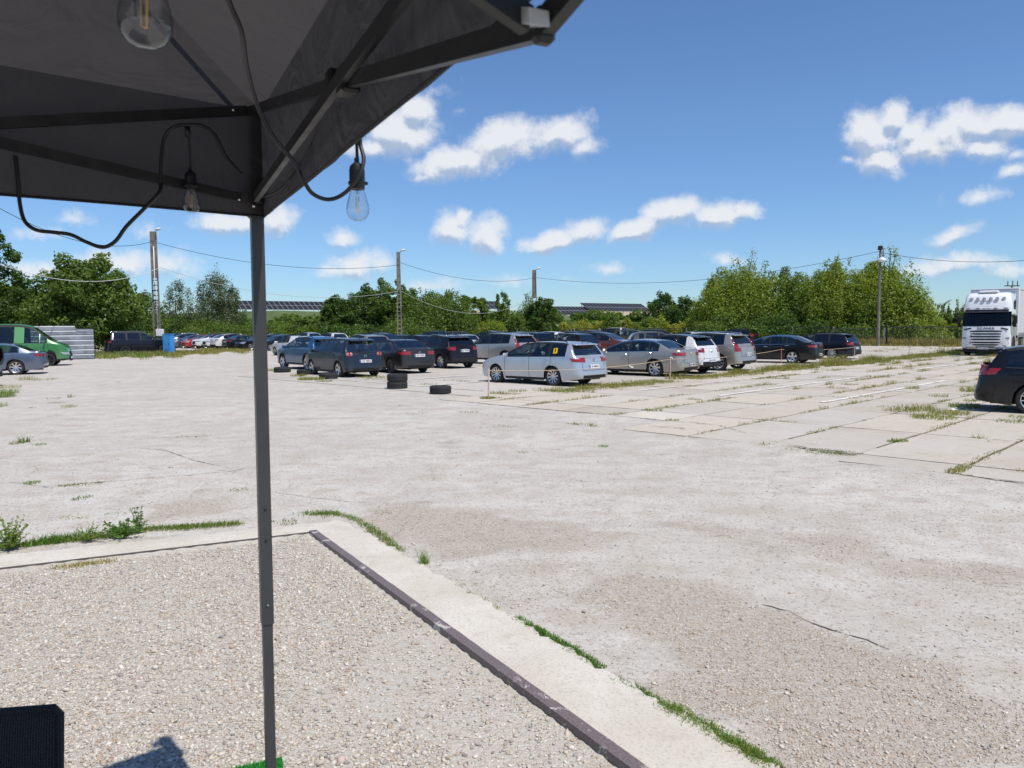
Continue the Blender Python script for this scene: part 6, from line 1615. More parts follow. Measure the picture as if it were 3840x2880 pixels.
L2, T2 = lattice_post(1500, 945, 76, 'slim concrete lamp post standing behind the dark grey saloon and black crossover', w0=.52, w1=.34)
L3, T3 = lattice_post(2005, 1012, 99, 'concrete lamp post furthest back, above the silver estate', w0=.75, w1=.5)
L4, T4 = lattice_post(3292, 934, 68.6, 'tall round lamp post in front of the right hand trees by the fence', arm=False, lattice=False, w0=.30, w1=.18)
g4 = L4; MB().lathe([(.0001, .28), (.16, .25), (.30, .12), (.34, 0), (.28, -.12), (.0001, -.18)], 18, c=(-.0, -.38, at(3292, 978, 68.6).z)).build('lamp_head', M_WHITE, g4, smooth=True)
MB().box((0, -.2, at(3292, 985, 68.6).z), (.10, .4, .08)).build('bracket', M_BLACK, g4); MB().box((0, 0, T4.z + .1), (.30, .30, .35)).build('top_cap', M_BLACK, g4)
def wire(a, b, sag, r, label, mt=None):
    pts = [a.lerp(b, i / 24) - Vector((0, 0, sag * 4 * (i / 24) * (1 - i / 24))) for i in range(25)]
    mb = MB(); mb.tube(pts, r, 5); o = mb.build('overhead_cable', mt or M_CORD, smooth=True); tag(o, label, 'cable', 'overhead cables'); return o
wire(at(0, 782, 45), T1 - Vector((0, 0, .8)), 1.1, .019, 'dark overhead cable coming from the left edge to the lattice lamp post')
wire(T1 - Vector((0, 0, .85)), at(1500, 993, 76), 1.1, .019, 'dark overhead cable between the lattice lamp post and the slim lamp post')
wire(at(1500, 985, 76), at(2005, 1042, 99), 1.0, .019, 'dark overhead cable between the slim lamp post and the furthest lamp post')
wire(at(2005, 1040, 99), at(3292, 944, 68.6), 1.6, .019, 'long dark overhead cable running from the furthest lamp post over the right trees')
wire(at(3292, 944, 68.6), at(3900, 972, 60), .5, .019, 'dark overhead cable leaving the round lamp post for the right edge')
wire(at(0, 992, 48), at(600, 1003, 64.5), 1.1, .019, 'white sagging cable in front of the maple', mat('white_cable', (.7, .7, .68), .5))
wire(at(600, 1003, 64.5), at(1496, 1092, 76), 1.4, .018, 'thin pale cable behind the gazebo leg', mat('pale_cable', (.4, .42, .4), .5))
wire(at(1504, 1092, 76), at(2005, 1110, 99), 2.2, .020, 'thin pale cable in front of the central trees', bpy.data.materials['pale_cable'])
# blue cabinet
g_ = gp(628, 1332); cab = empty('blue_cabinet', g_, R_(-14)); BL = mat('sky_blue_enamel', (.05, .27, .62), .4, var=.1, vscale=3)
MB().box((0, .2, .84), (.70, .5, 1.62), bev=.01).build('housing', BL, cab); MB().box((0, -.065, .84), (.62, .02, 1.5), bev=.005).build('door', BL, cab)
MB().box((0, .2, 1.66), (.78, .58, .05), bev=.01).build('lid', BL, cab); MB().box((.24, -.085, .9), (.03, .03, .14)).build('handle', M_BLACK, cab)
MB().tube([(-.22, -.08, .30), (-.12, -.08, .48), (-.12, -.08, .22)], .014, 5).tube([(-.02, -.08, .48), (-.02, -.08, .24), (.10, -.08, .22), (.12, -.08, .46)], .014, 5).tube([(.2, -.08, .42), (.2, -.08, .25)], .014, 5).build('scrawl', M_BLUE, cab)
tag(cab, 'bright blue metal cabinet with a dark scrawl standing at the lamp post foot', 'cabinet')
# corrugated metal fence
g0, g1 = gp(120, 1352), gp(355, 1346); g0.z = g1.z = 0; d = (g1 - g0); ang = math.atan2(d.y, d.x); cf = empty('corrugated_fence', g0, ang); Ln = d.length
M_COR = mat('zinc_sheet', (.23, .25, .28), .5, .25, var=.3, vscale=1.2)
Hc = 2.3; V = []; Fs = []; nx_ = 40; nz = 7 * 6
for i in range(nx_ + 1):
    x = Ln * i / nx_
    for j in range(nz + 1):
        z = Hc * j / nz; ph = (j % 6); dep = (.0, .03, .03, .03, .03, .03)[ph] + .012 * math.sin(x * 2.1 + z * 3) + .010 * math.sin(x * 5 + z * 1.3)
        zt = z - (.28 if (x > Ln * .72 and j > nz - 4) else 0) * 1.0; V.append((x, -dep, zt + .03))
for i in range(nx_):
    for j in range(nz): a_ = i * (nz + 1) + j; Fs.append((a_, a_ + nz + 1, a_ + nz + 2, a_ + 1))
mk('sheets', V, Fs, M_COR, cf)
for i in range(4): MB().box((Ln * i / 3, .08, 1.15), (.07, .07, 2.3)).build('post', M_BLACK, cf)
tag(cf, 'dented grey corrugated metal fence beside the green van under the maple', 'fence')

# used tyres
def tyre_thing(px, w_px, label, n=1, flat=(0, 0, 0), k=0, z=0.0, col=None, h=None):
    g_ = gp(*px); R = w_px / 2 * math.hypot(g_.x, g_.y) / FPX * .98; hgt = h or .24
    mb = MB(); hw = hgt / 2
    prof = [(R * .62, -hw * .85), (R * .80, -hw), (R * .95, -hw * .92), (R, -hw * .6), (R, -.035), (R * .975, -.028), (R * .975, -.02), (R, -.012), (R, .012), (R * .975, .02), (R * .975, .028), (R, .035), (R, hw * .6), (R * .95, hw * .92), (R * .80, hw), (R * .62, hw * .85), (R * .60, hw * .6), (R * .80, 0), (R * .60, -hw * .6), (R * .62, -hw * .85)]
    mb.lathe([(r, z_) for r, z_ in prof], 36); o = mb.build('old_tyre', M_TYRE, smooth=True); autosmooth(o, 32)
    o.location = (g_.x, g_.y, hw + z); o.rotation_euler = flat; tag(o, label, 'tyre', 'used tyres lying on the hardstanding'); return o
tyre_thing((1059, 1396), 61, 'single flat tyre nearest the gazebo leg, beside the blue crossover', flat=(.02, 0, 0))
tyre_thing((1146, 1405), 64, 'tyre overgrown with grass in front of the dark blue grey compact car', h=.22)
tyre_thing((1232, 1422), 69, 'tyre lying below the rear wheel of the dark blue grey compact car')
tyre_thing((1490, 1458), 78, 'lower tyre of the stack of two')
tyre_thing((1491, 1458), 78, 'upper tyre of the stack of two', z=.245, flat=(.02, .02, 0))
tyre_thing((1652, 1477), 83, 'separate tyre lying right of the stack of two', flat=(0, .02, 0), h=.25)
tf = Tufts()
for (x, y, n, r, h) in ((1170, 1425, 500, .55, .16), (1120, 1412, 200, .35, .14), (1215, 1432, 150, .3, .08), (1400, 1417, 260, .7, .10), (1440, 1422, 200, .9, .07), (1010, 1392, 160, .4, .16), (1340, 1432, 60, .5, .04), (1600, 1443, 90, .4, .06), (1640, 1446, 60, .5, .04), (1700, 1428, 80, .5, .05), (1560, 1432, 30, .3, .04), (1830, 1497, 260, .22, .09), (1845, 1496, 120, .3, .05), (1740, 1432, 50, .3, .08), (1910, 1480, 160, .35, .06), (1940, 1470, 90, .3, .10), (2110, 1472, 120, .6, .05)):
    p = gp(x, y); tf.add(p.x, p.y, n, r, h, [YGR, OLV, GRN, DRY], .01)
o = tf.build('tyre_weeds', .014, .6); tag(o, 'yellow green weeds around the old tyres and the red post', 'weeds', kind='stuff')
# red and white posts with the rope
M_RW = bpy.data.materials.new('red_white_paint'); M_RW.use_nodes = True; t = NT(M_RW.node_tree); b_ = M_RW.node_tree.nodes['Principled BSDF']
tcn = t.n('ShaderNodeTexCoord'); sp_ = t.n('ShaderNodeSeparateXYZ'); t.set(sp_, 0, tcn.outputs['Object']); nz_ = t.noise(tcn.outputs['Object'], 25, 3)
t.set(b_, 'Base Color', t.mix(t.smooth(t.math('ADD', nz_, t.math('MULTIPLY', sp_.outputs[0], 16)), .45, .55), (.36, .06, .05, 1), (.62, .52, .48, 1))); b_.inputs['Roughness'].default_value = .6
tops = []
for (x, yb_, yt, cr_, lb_) in ((1832, 1497, 1381, .02, 'red and white painted post at the front wheel of the silver estate'), (2512, 1424, 1341, .0, 'red and white painted post behind the champagne saloon'),
                          (2930, 1364, 1306, -.02, 'red post among weeds before the black saloon'), (3203, 1350, 1298, .01, 'thin red post furthest right along the rope'), (3408, 1333, 1296, .05, 'short rusty stake in the weeds left of the truck')):
    g_ = gp(x, yb_); H_ = at(x, yt, g_.y).z; mb = MB(); mb.tube([(0, 0, -.05), (cr_, 0, H_)], .022, 7)
    o = mb.build('rope_post', M_RW, loc=g_); tag(o, lb_, 'post', 'posts carrying the rope'); tops.append(g_ + Vector((cr_, 0, H_ - .06)))
    if x == 2512: MB().tube([(0, 0, H_), (.05, 0, H_ + .01), (.11, 0, H_ - .05)], .016, 6).build('hook', M_WHITE, o)
M_ROPE = mat('yellowed_rope', (.50, .40, .26), .8)
mb = MB()
def ropeline(a, b, sag): mb.tube([a.lerp(b, i / 16) - Vector((0, 0, sag * 4 * (i / 16) * (1 - i / 16))) for i in range(17)], .010, 5)
for (a, b, s_, l_) in ((0, 1, .14, 'yellowish rope strung between the first two red posts'), (1, 2, .12, 'yellowish rope strung past the beige silver SUV'), (2, 3, .08, 'yellowish rope strung past the two black cars')):
    mb = MB(); ropeline(tops[a], tops[b], s_); o = mb.build('rope', M_ROPE, smooth=True); tag(o, l_, 'rope', 'ropes of the barrier')
    if a < 2:
        m_ = tops[a].lerp(tops[b], .72 if a == 0 else .3) - Vector((0, 0, s_ * 4 * .2)); MB().tube([m_, m_ + Vector((.06, 0, -.07)), m_ + Vector((.14, 0, -.08))], .02, 6).build('tied_rag', M_WHITE, o)

# ================================================================== FENCES AT THE FAR SIDES
M_WIRE = mat('fence_wire', (.10, .10, .09), .6, .5)
def mesh_fence(a, b, H_, label, step=3.0, col=None, bars=False, postm=None, pw=.12):
    d = b - a; n = max(1, round(d.length / step)); root = empty('wire_fence', a, math.atan2(d.y, d.x)); Ln = d.length
    for i in range(n + 1): MB().box((Ln * i / n, 0, H_ / 2), (pw, pw, H_), bev=.01).build('post', postm or M_CONC, root)
    mb = MB()
    if bars:
        for i in range(int(Ln / .16)): mb.box((.16 * i, 0, H_ * .5), (.022, .022, H_ - .12))
        for z in (.1, H_ - .04): mb.box((Ln / 2, 0, z), (Ln, .06, .07))
    else:
        for i in range(int(Ln / .25)): mb.box((.25 * i, 0, H_ * .5), (.012, .012, H_ - .1))
        for z in np.linspace(.1, H_ - .03, 7): mb.box((Ln / 2, 0, z), (Ln, .02, .02 if z < H_ - .1 else .05))
    o = mb.build('mesh', M_WIRE, root); tag(root, label, 'fence'); return root
A0 = 73.0
mesh_fence(AB(A0, 62), AB(A0, 30), 1.75, 'wire fence with concrete posts before the right hand trees', 4.0)
mesh_fence(AB(A0, 30), AB(A0, 25.4), 1.6, 'wire fence bay between concrete post and the round lamp post', 4.6)
mesh_fence(AB(A0, 25.2), AB(A0, 17.2), 1.72, 'dark framed barred fence right of the round lamp post', 8.0, bars=True, postm=M_BLACK)
mesh_fence(AB(A0, 16.2), AB(A0, -2.0), 1.72, 'dark barred gate fence before the straw grass by the truck', 6.0, bars=True, postm=M_BLACK)
mesh_fence(AB(62, 76.5), AB(73, 62.5), 1.7, 'low wire fence far behind the parked rows', 4.0)
# dark slatted panels
d0, d1 = at(1505, 1300, 98), at(1955, 1300, 92); d0.z = d1.z = 0; dv = d1 - d0; pf = empty('panel_fence', d0, math.atan2(dv.y, dv.x)); M_DP = mat('dark_panel', (.035, .035, .042), .6, var=.4)
for k in range(6):
    w_ = dv.length / 6; hh_ = (1.75, 1.9, 2.0, 1.95, 2.05, 2.0)[k]
    MB().box((w_ * (k + .5), 0, hh_ / 2), (w_ - .06, .06, hh_)).box((w_ * (k + .5), -.04, hh_ * .7), (w_ - .1, .03, .08)).box((w_ * (k + .5), -.04, hh_ * .3), (w_ - .1, .03, .08)).build('panel', M_DP, pf)
tag(pf, 'row of dark sheet panels behind the parked cars under the central trees', 'fence')
# utility pole tops behind the trailer
up = empty('utility_pole', (at(3786, 1300, 120).x, 120, 0)); zt = at(3786, 1072, 120).z
MB().tube([(0, 0, 0), (0, 0, zt)], [.2, .14], 8).build('pole', M_POSTC, up); MB().box((0, 0, zt), (2.3, .14, .14)).build('crossarm', M_BLACK, up)
for x in (-.65, .1, .85): MB().tube([(x, 0, zt), (x, 0, zt + .75)], .06, 6).build('insulator', M_BLACK, up)
tag(up, 'utility pole with three insulators showing above the trailer roof', 'utility pole')
# ================================================================== HILL, SOLAR TABLES, TREES
gx2 = np.arange(-260, 261, 4.0); gy2 = np.arange(118, 420, 4.0); HX, HY = np.meshgrid(gx2, gy2)
ridge = 5.9 + .3 * wav(HX, HY, .02, 1) - 1.35 * np.clip((HX + 28) / 34, 0, 1)
HZ = ridge * np.clip((HY - 122) / 38, 0, 1) ** 1.1 * np.clip((HX + 170) / 60, 0, 1) * np.clip((120 - HX) / 60, .25, 1) + .25 * wav(HX, HY, .12, 2) - .3
mound = lambda cx, cy, r, h: h * np.exp(-((HX - cx) ** 2 + (HY - cy) ** 2) / (r * r))
p1, p2 = at(1800, 1140, 240), at(2330, 1140, 240)
HZ = HZ + mound(p1.x, 240, 14, 2.6) + mound(p2.x, 245, 16, 3.6) + mound(p2.x + 18, 250, 12, 2.5)
sand = np.clip(1.4 * np.exp(-((HX - p1.x) ** 2 + (HY - 236) ** 2) / 260) + 1.5 * np.exp(-((HX - p2.x - 6) ** 2 + (HY - 240) ** 2) / 500), 0, 1)
nx2, ny2 = len(gx2), len(gy2); idx = np.arange(nx2 * ny2).reshape(ny2, nx2)
F4 = np.stack([idx[:-1, :-1], idx[:-1, 1:], idx[1:, 1:], idx[1:, :-1]], -1).reshape(-1, 4)
M_HILL = bpy.data.materials.new('rough_meadow'); M_HILL.use_nodes = True; t = NT(M_HILL.node_tree); b_ = M_HILL.node_tree.nodes['Principled BSDF']
vc = t.n('ShaderNodeVertexColor', layer_name='col'); tcn = t.n('ShaderNodeTexCoord'); P_ = tcn.outputs['Object']; sp_ = t.n('ShaderNodeSeparateColor'); t.set(sp_, 0, vc.outputs[0])
n1_ = t.noise(P_, .12, 6, .7); n2_ = t.noise(P_, 1.2, 5, .7)
c = t.mix(t.smooth(n1_, .35, .65), (.06, .10, .025, 1), (.13, .16, .055, 1)); c = t.mix(t.smooth(n2_, .45, .7, 0, .6), c, (.05, .085, .025, 1))
c = t.mix(t.smooth(t.math('ADD', sp_.outputs[0], t.math('MULTIPLY', t.math('SUBTRACT', n2_, .5), .8)), .3, .6), c, (.42, .34, .24, 1))
t.set(b_, 'Base Color', c); b_.inputs['Roughness'].default_value = .95
bp = t.n('ShaderNodeBump'); t.set(bp, 'Height', n2_); bp.inputs['Strength'].default_value = .8; bp.inputs['Distance'].default_value = .5; t.set(b_, 'Normal', bp.outputs[0])
hill = mk('hill', np.stack([HX, HY, HZ], -1).reshape(-1, 3), F4, M_HILL, smooth=True, cols=np.repeat(sand.reshape(-1, 1), 3, 1)); tag(hill, kind='structure')

M_PV = mat('solar_cells', (.020, .021, .027), .5, .0, .0, spec=.2, var=.2); M_PVF = mat('panel_frame', (.24, .25, .27), .5, .3)
def solar(a, dirh, length, z0, label, tilt=28, SL=4.4, ncol=None):
    root = empty('solar_table', a, math.atan2(dirh[1], dirh[0])); ncol = ncol or int(length / 1.15); w_ = length / ncol; ct, st_ = math.cos(R_(tilt)), math.sin(R_(tilt))
    rot = Euler((R_(tilt), 0, 0)).to_matrix(); h2 = SL / 2
    mb = MB(); mb.box((length / 2, h2 * ct, z0 + h2 * st_), (length, SL, .05), rot=rot); mb.build('frame', M_PVF, root)
    for i in range(ncol):
        mb = MB()
        for j in range(2):
            c = Vector((w_ * (i + .5), 0, 0)) + rot @ Vector((0, h2 * (j + .5), .035)) + Vector((0, 0, z0)); mb.box(c, (w_ - .16, h2 - .22, .03), rot=rot)
        mb.build('panel_column', M_PV, root)
    mb = MB()
    for i in range(0, ncol + 1, 4):
        x = w_ * i; mb.box((x, .6 * ct, z0 / 2 + .1), (.10, .10, z0 + .4)); mb.box((x, 3.6 * ct, (z0 + 3.6 * st_) / 2), (.10, .10, z0 + 3.6 * st_))
    s = mb.build('supports', M_STEEL, root); s['kind'] = 'stuff'
    tag(root, label, 'solar array', 'solar arrays on the hill'); return root
E_ = Vector((.80, .60, 0)).normalized()
def solar_px(x, ybot, Yd, length, label, **k):
    p = at(x, ybot, Yd); return solar(Vector((p.x, p.y, p.z - .25)), E_, length, .25, label, **k)
solar_px(800, 1160, 165, 31, 'long solar array on the hill behind the gazebo leg')
solar_px(2030, 1181, 172, 16.5, 'solar array between the central trees and the yellow shrubs, left one')
solar_px(2215, 1167, 182, 21, 'solar array standing higher on the right, partly behind a dark shrub')
solar_px(1795, 1158, 190, 8, 'small solar array seen between the bushes left of the third lamp post')

LC = 0
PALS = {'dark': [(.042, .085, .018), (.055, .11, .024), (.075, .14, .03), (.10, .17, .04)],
        'mid': [(.060, .11, .022), (.09, .155, .03), (.12, .19, .038), (.17, .24, .055)],
        'yel': [(.12, .18, .028), (.17, .24, .035), (.23, .30, .05), (.28, .33, .07)],
        'ylw': [(.20, .24, .035), (.28, .30, .045), (.33, .34, .07), (.16, .21, .035)],
        'grey': [(.09, .12, .06), (.14, .17, .10), (.22, .25, .17), (.07, .10, .045)]}
def leaf_cloud(C, Rr, n, size, pal, wind=0.0, up=.3, shell=.62):
    """n leaf sprays spread through an ellipsoid lobe"""
    d = rng.normal(0, 1, (n, 3)); d /= np.linalg.norm(d, axis=1, keepdims=True)
    r = shell + (1.08 - shell) * rng.random(n) ** .7
    r = np.where(rng.random(n) < .14, rng.random(n) * .8, r)
    bump_ = 1 + .16 * np.sin(d[:, 0] * 5 + C[0] * 3) * np.sin(d[:, 1] * 6 + C[1]) + .12 * np.sin(d[:, 2] * 8 + C[2] * 2)
    pos = np.array(C) + d * (r * bump_)[:, None] * np.array(Rr)
    nrm = d * .8 + rng.normal(0, .55, (n, 3)) + np.array((0, 0, up)); nrm /= np.linalg.norm(nrm, axis=1, keepdims=True)
    a = np.cross(nrm, rng.normal(0, 1, (n, 3))); a /= np.linalg.norm(a, axis=1, keepdims=True) + 1e-9; b = np.cross(nrm, a)
    s = size * rng.uniform(.55, 1.35, n)[:, None]
    V = np.stack([pos - a * s * .5, pos + b * s * .36 + nrm * s * .08, pos + a * s * .5 - nrm * s * .06, pos - b * s * .36 + nrm * s * .08], 1)
    p = np.array(PALS[pal]); base_i = rng.integers(0, len(p)); w_ = rng.random(n)
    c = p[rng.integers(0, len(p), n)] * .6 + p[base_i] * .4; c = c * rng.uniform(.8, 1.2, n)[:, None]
    return V, c
def tree(X0, Y0, H_, Wd, kind, label, n=7000, pal='mid', leaf=.24, nl=None, seed=0, base=.10, name='tree', group=None, cat='tree', z0=0.0, asp=1.0):
    global rng
    old = rng; rng = np.random.default_rng(seed + 100); r = random.Random(seed)
    root = empty(name, (X0, Y0, z0)); nl = nl or (26 if kind == 'round' else 16); lobes = []
    if kind == 'round':
        for i in range(nl):
            t_ = (i + .5) / nl; z = H_ * (base + .12 + (1 - base - .22) * t_); prof = math.sin(math.pi * min(1, .18 + .78 * t_)) ** .6
            a = i * 2.399 + r.random(); rad = Wd / 2 * prof * r.uniform(.35, .95); s = Wd * .5 * r.uniform(.22, .40) * (1.15 - .45 * t_)
            lobes.append(((rad * math.cos(a), rad * math.sin(a) * asp, z), (s, s, s * r.uniform(.6, .85))))
        for i in range(nl):
            a = r.uniform(0, 6.28); z = H_ * r.uniform(.4, .98); prof = math.sin(math.pi * min(1, .18 + .78 * z / H_)) ** .6; s = Wd * .5 * r.uniform(.09, .20)
            lobes.append(((Wd / 2 * prof * .9 * math.cos(a), Wd / 2 * prof * .9 * math.sin(a) * asp, z), (s, s, s * 1.1)))
    elif kind == 'shoots':   # many upright leafy shoots
        for i in range(nl * 2):
            a = i * 2.399; q = math.sqrt((i + .5) / (nl * 2)); rad = Wd / 2 * q; top_ = H_ * (1 - .45 * q ** 1.6) * r.uniform(.80, 1.02)
            s = Wd * r.uniform(.07, .12); hh_ = top_ * r.uniform(.30, .42)
            lobes.append(((rad * math.cos(a) * .95, rad * math.sin(a) * asp, top_ - hh_), (s * 1.3, s * 1.3, hh_)))
            lobes.append(((rad * math.cos(a) * .8, rad * math.sin(a) * .8 * asp, top_ * .38), (s * 1.9, s * 1.9, top_ * .34)))
            if r.random() < .6: lobes.append(((rad * math.cos(a) + r.gauss(0, .2), rad * math.sin(a) * asp, top_ - .15), (s * .35, s * .35, H_ * .06)))
    elif kind == 'poplar':
        for i in range(nl * 2):
            t_ = (i + .5) / nl / 2; a = i * 2.399; rad = Wd / 2 * math.sin(math.pi * min(1, .25 + .72 * t_)) ** .5 * r.uniform(.2, 1.0); s = Wd * r.uniform(.10, .17) * (1.1 - .35 * t_)
            lobes.append(((rad * math.cos(a) + .05 * H_ * t_, rad * math.sin(a), H_ * (base + .06 + .80 * t_)), (s, s, s * r.uniform(1.2, 2.2))))
    elif kind == 'bush':
        for i in range(nl):
            a = r.uniform(0, 6.28); q = math.sqrt(r.random()); s = Wd * r.uniform(.13, .22); zt = H_ * (1 - .5 * q * q) * r.uniform(.55, .9)
            lobes.append(((Wd / 2 * q * math.cos(a), Wd / 2 * q * math.sin(a) * asp, zt * .55), (s, s, zt * .5)))
    tot = sum(l[1][0] * l[1][2] for l in lobes); Vs, Cs = [], []
    for (c_, rr_) in lobes:
        k = max(12, int(n * rr_[0] * rr_[2] / tot)); V, C = leaf_cloud(c_, rr_, k, leaf, pal, shell=.55 if kind == 'round' else .4); Vs.append(V); Cs.append(C)
    V = np.concatenate(Vs); C = np.concatenate(Cs); V[..., 2] = np.maximum(V[..., 2], .03)
    F_ = np.arange(len(V) * 4).reshape(-1, 4)
    mk('crown', V.reshape(-1, 3), F_, M_LEAF, root, cols=np.repeat(C, 4, 0))
    mb = MB(); tr_ = max(.05, H_ * .018)
    mb.tube([(0, 0, -.1), (.03, .02, H_ * .2), (-.04, .03, H_ * .45), (0, 0, H_ * .7)], [tr_ * 1.2, tr_, tr_ * .7, tr_ * .3], 8)
    for (c_, rr_) in lobes[:max(5, min(12, len(lobes)))]:
        z_ = min(c_[2] * .55, H_ * .5); mb.tube([(0, 0, z_), ((c_[0]) * .5, c_[1] * .5, (z_ + c_[2]) * .52), c_], [tr_ * .5, tr_ * .3, tr_ * .12], 5)
    mb.build('trunk', M_BARK, root); tag(root, label, cat, group); rng = old; return root
def tpx(x, ytop, Yd, w_px, kind, label, z0=0.0, **k):
    k['n'] = int(k['n'] * 1.7); k['leaf'] = k['leaf'] * .74
    p = at(x, ytop, Yd); return tree(p.x, Yd, p.z - z0, w_px / FPX * Yd * 1.02, kind, label, z0=z0, **k)
TG = 'trees round the lot'
# left
tpx(-60, 850, 66, 260, 'round', 'tall dark tree cut off at the left edge above the green van', pal='dark', n=9000, seed=1, group=TG, leaf=.30)
tpx(310, 968, 63.5, 360, 'round', 'broad dark green maple above the corrugated fence', pal='mid', n=19000, seed=2, group=TG, leaf=.32, nl=34, base=.12)
tpx(60, 1050, 74, 340, 'round', 'mid green tree behind the green van', pal='mid', n=9000, seed=3, group=TG, leaf=.3)
tpx(-120, 1060, 70, 300, 'round', 'mid green tree at the very left edge low behind the van', pal='mid', n=5000, seed=33, group=TG, leaf=.3)
tpx(500, 1105, 84, 230, 'round', 'green bushy tree between the maple and the lattice lamp post', pal='mid', n=8000, seed=4, group=TG, leaf=.28)
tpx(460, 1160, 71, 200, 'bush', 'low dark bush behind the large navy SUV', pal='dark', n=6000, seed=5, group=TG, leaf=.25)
tpx(655, 1052, 108, 130, 'poplar', 'slender grey green poplar right of the lattice lamp post', pal='grey', n=4200, seed=6, group=TG, leaf=.24, nl=18)
tpx(790, 1032, 106, 190, 'poplar', 'fuller grey green poplar left of the gazebo leg', pal='grey', n=9500, seed=7, group=TG, leaf=.25, nl=24)
tpx(860, 1075, 108, 110, 'poplar', 'leaning grey green poplar closest to the gazebo leg', pal='grey', n=4000, seed=8, group=TG, leaf=.25, nl=16)
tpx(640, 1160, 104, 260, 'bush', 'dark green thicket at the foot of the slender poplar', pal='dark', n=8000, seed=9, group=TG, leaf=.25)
tpx(800, 1165, 102, 260, 'bush', 'bright green thicket at the foot of the fuller poplar', pal='mid', n=8000, seed=10, group=TG, leaf=.25)
tpx(900, 1160, 106, 180, 'bush', 'green thicket just left of the gazebo leg', pal='mid', n=6000, seed=11, group=TG, leaf=.25)
for i, (x, y, w_, p_, l_) in enumerate(((1010, 1178, 150, 'mid', 'yellowish green shrub just right of the gazebo leg'), (1080, 1190, 110, 'mid', 'rounded green shrub under the long solar array'), (1150, 1196, 120, 'mid', 'low shrub right of the rounded shrub under the solar array'), (1195, 1182, 70, 'yel', 'small upright shrub left of the central tree mass'))):
    tpx(x, y, 97 + i, w_, 'bush', l_, pal=p_, n=4500, seed=20 + i, group=TG, leaf=.26)
# centre
tpx(1290, 1108, 92, 190, 'round', 'dark crown at the left end of the central tree mass', pal='dark', n=9000, seed=30, group=TG, leaf=.30, base=.02)
tpx(1380, 1072, 95, 210, 'round', 'dark broad crown left of the second lamp post', pal='dark', n=11000, seed=31, group=TG, leaf=.30, base=.02)
tpx(1460, 1052, 93, 190, 'round', 'highest dark crown of the central tree mass just left of the lamp post', pal='mid', n=11000, seed=32, group=TG, leaf=.30, base=.02)
tpx(1590, 1072, 91, 190, 'shoots', 'green tree with upright shoots right of the second lamp post', pal='mid', n=11000, seed=34, group=TG, leaf=.28)
tpx(1700, 1070, 90, 200, 'shoots', 'green tree with upright shoots at the right end of the central mass', pal='mid', n=11000, seed=35, group=TG, leaf=.28)
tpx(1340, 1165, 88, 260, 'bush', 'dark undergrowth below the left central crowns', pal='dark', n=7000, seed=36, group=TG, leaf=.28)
tpx(1540, 1165, 87, 260, 'bush', 'mid green undergrowth at the second lamp post', pal='mid', n=7000, seed=37, group=TG, leaf=.28)
tpx(1830, 1165, 92, 140, 'bush', 'light green bush between the central mass and the narrow tree', pal='yel', n=5000, seed=38, group=TG, leaf=.26)
tpx(1878, 1092, 94, 80, 'poplar', 'narrow tree with a spire of leaves left of the third lamp post', pal='mid', n=3500, seed=39, group=TG, leaf=.24, nl=14)
tpx(1920, 1140, 93, 130, 'bush', 'green bush left of the third lamp post', pal='mid', n=5500, seed=40, group=TG, leaf=.26)
tpx(1985, 1078, 96, 110, 'shoots', 'bushy tree with two points at the third lamp post', pal='mid', n=6500, seed=41, group=TG, leaf=.26, nl=8)
tpx(2035, 1118, 94, 130, 'round', 'dark green rounded tree right of the third lamp post', pal='dark', n=6500, seed=42, group=TG, leaf=.27, base=.02)
tpx(1535, 1088, 97, 170, 'round', 'mid green rounded crown right behind the second lamp post', pal='mid', n=9000, seed=43, group=TG, leaf=.28, base=.02)
tpx(1650, 1095, 96, 190, 'round', 'full green crown between the two trees with upright shoots', pal='mid', n=9000, seed=44, group=TG, leaf=.28, base=.02)
tpx(1770, 1100, 95, 130, 'round', 'green crown sloping down at the right end of the central mass', pal='mid', n=6000, seed=45, group=TG, leaf=.28, base=.02)
tpx(1250, 1135, 90, 120, 'round', 'low crown closing the left end of the central tree mass', pal='dark', n=5000, seed=46, group=TG, leaf=.28, base=.02)
# yellow shrubs
for i, (x, y, w_, p_, l_) in enumerate(((2120, 1190, 130, 'ylw', 'yellow green shrub below the left solar array'), (2180, 1178, 90, 'ylw', 'pointed yellow green shrub before the left solar array'), (2240, 1172, 130, 'ylw', 'broad yellow green shrub right of the pointed shrub'), (2290, 1152, 80, 'mid', 'dark upright shrub among the yellow shrubs'), (2350, 1176, 110, 'ylw', 'bright yellow green shrub behind the white panel van'), (2410, 1150, 120, 'mid', 'dark green shrub below the higher solar array'),
        (2470, 1172, 120, 'yel', 'light green shrub in front of the dark round tree'), (2550, 1180, 130, 'ylw', 'yellow green shrub at the left foot of the right hand trees'), (2610, 1165, 110, 'yel', 'light green shrub next to the right hand trees'))):
    tpx(x, y, 99 - i * 1.2, w_, 'shoots' if i in (1, 3, 6) else 'bush', l_, pal=p_, n=5000, seed=50 + i, group=TG, leaf=.26, nl=9)
tpx(2490, 1098, 112, 150, 'round', 'dark round tree behind the yellow shrubs', pal='dark', n=7000, seed=61, group=TG, leaf=.30, base=.02)
tpx(2580, 1115, 110, 160, 'round', 'dark tree left of the right hand group', pal='dark', n=7000, seed=62, group=TG, leaf=.30, base=.02)
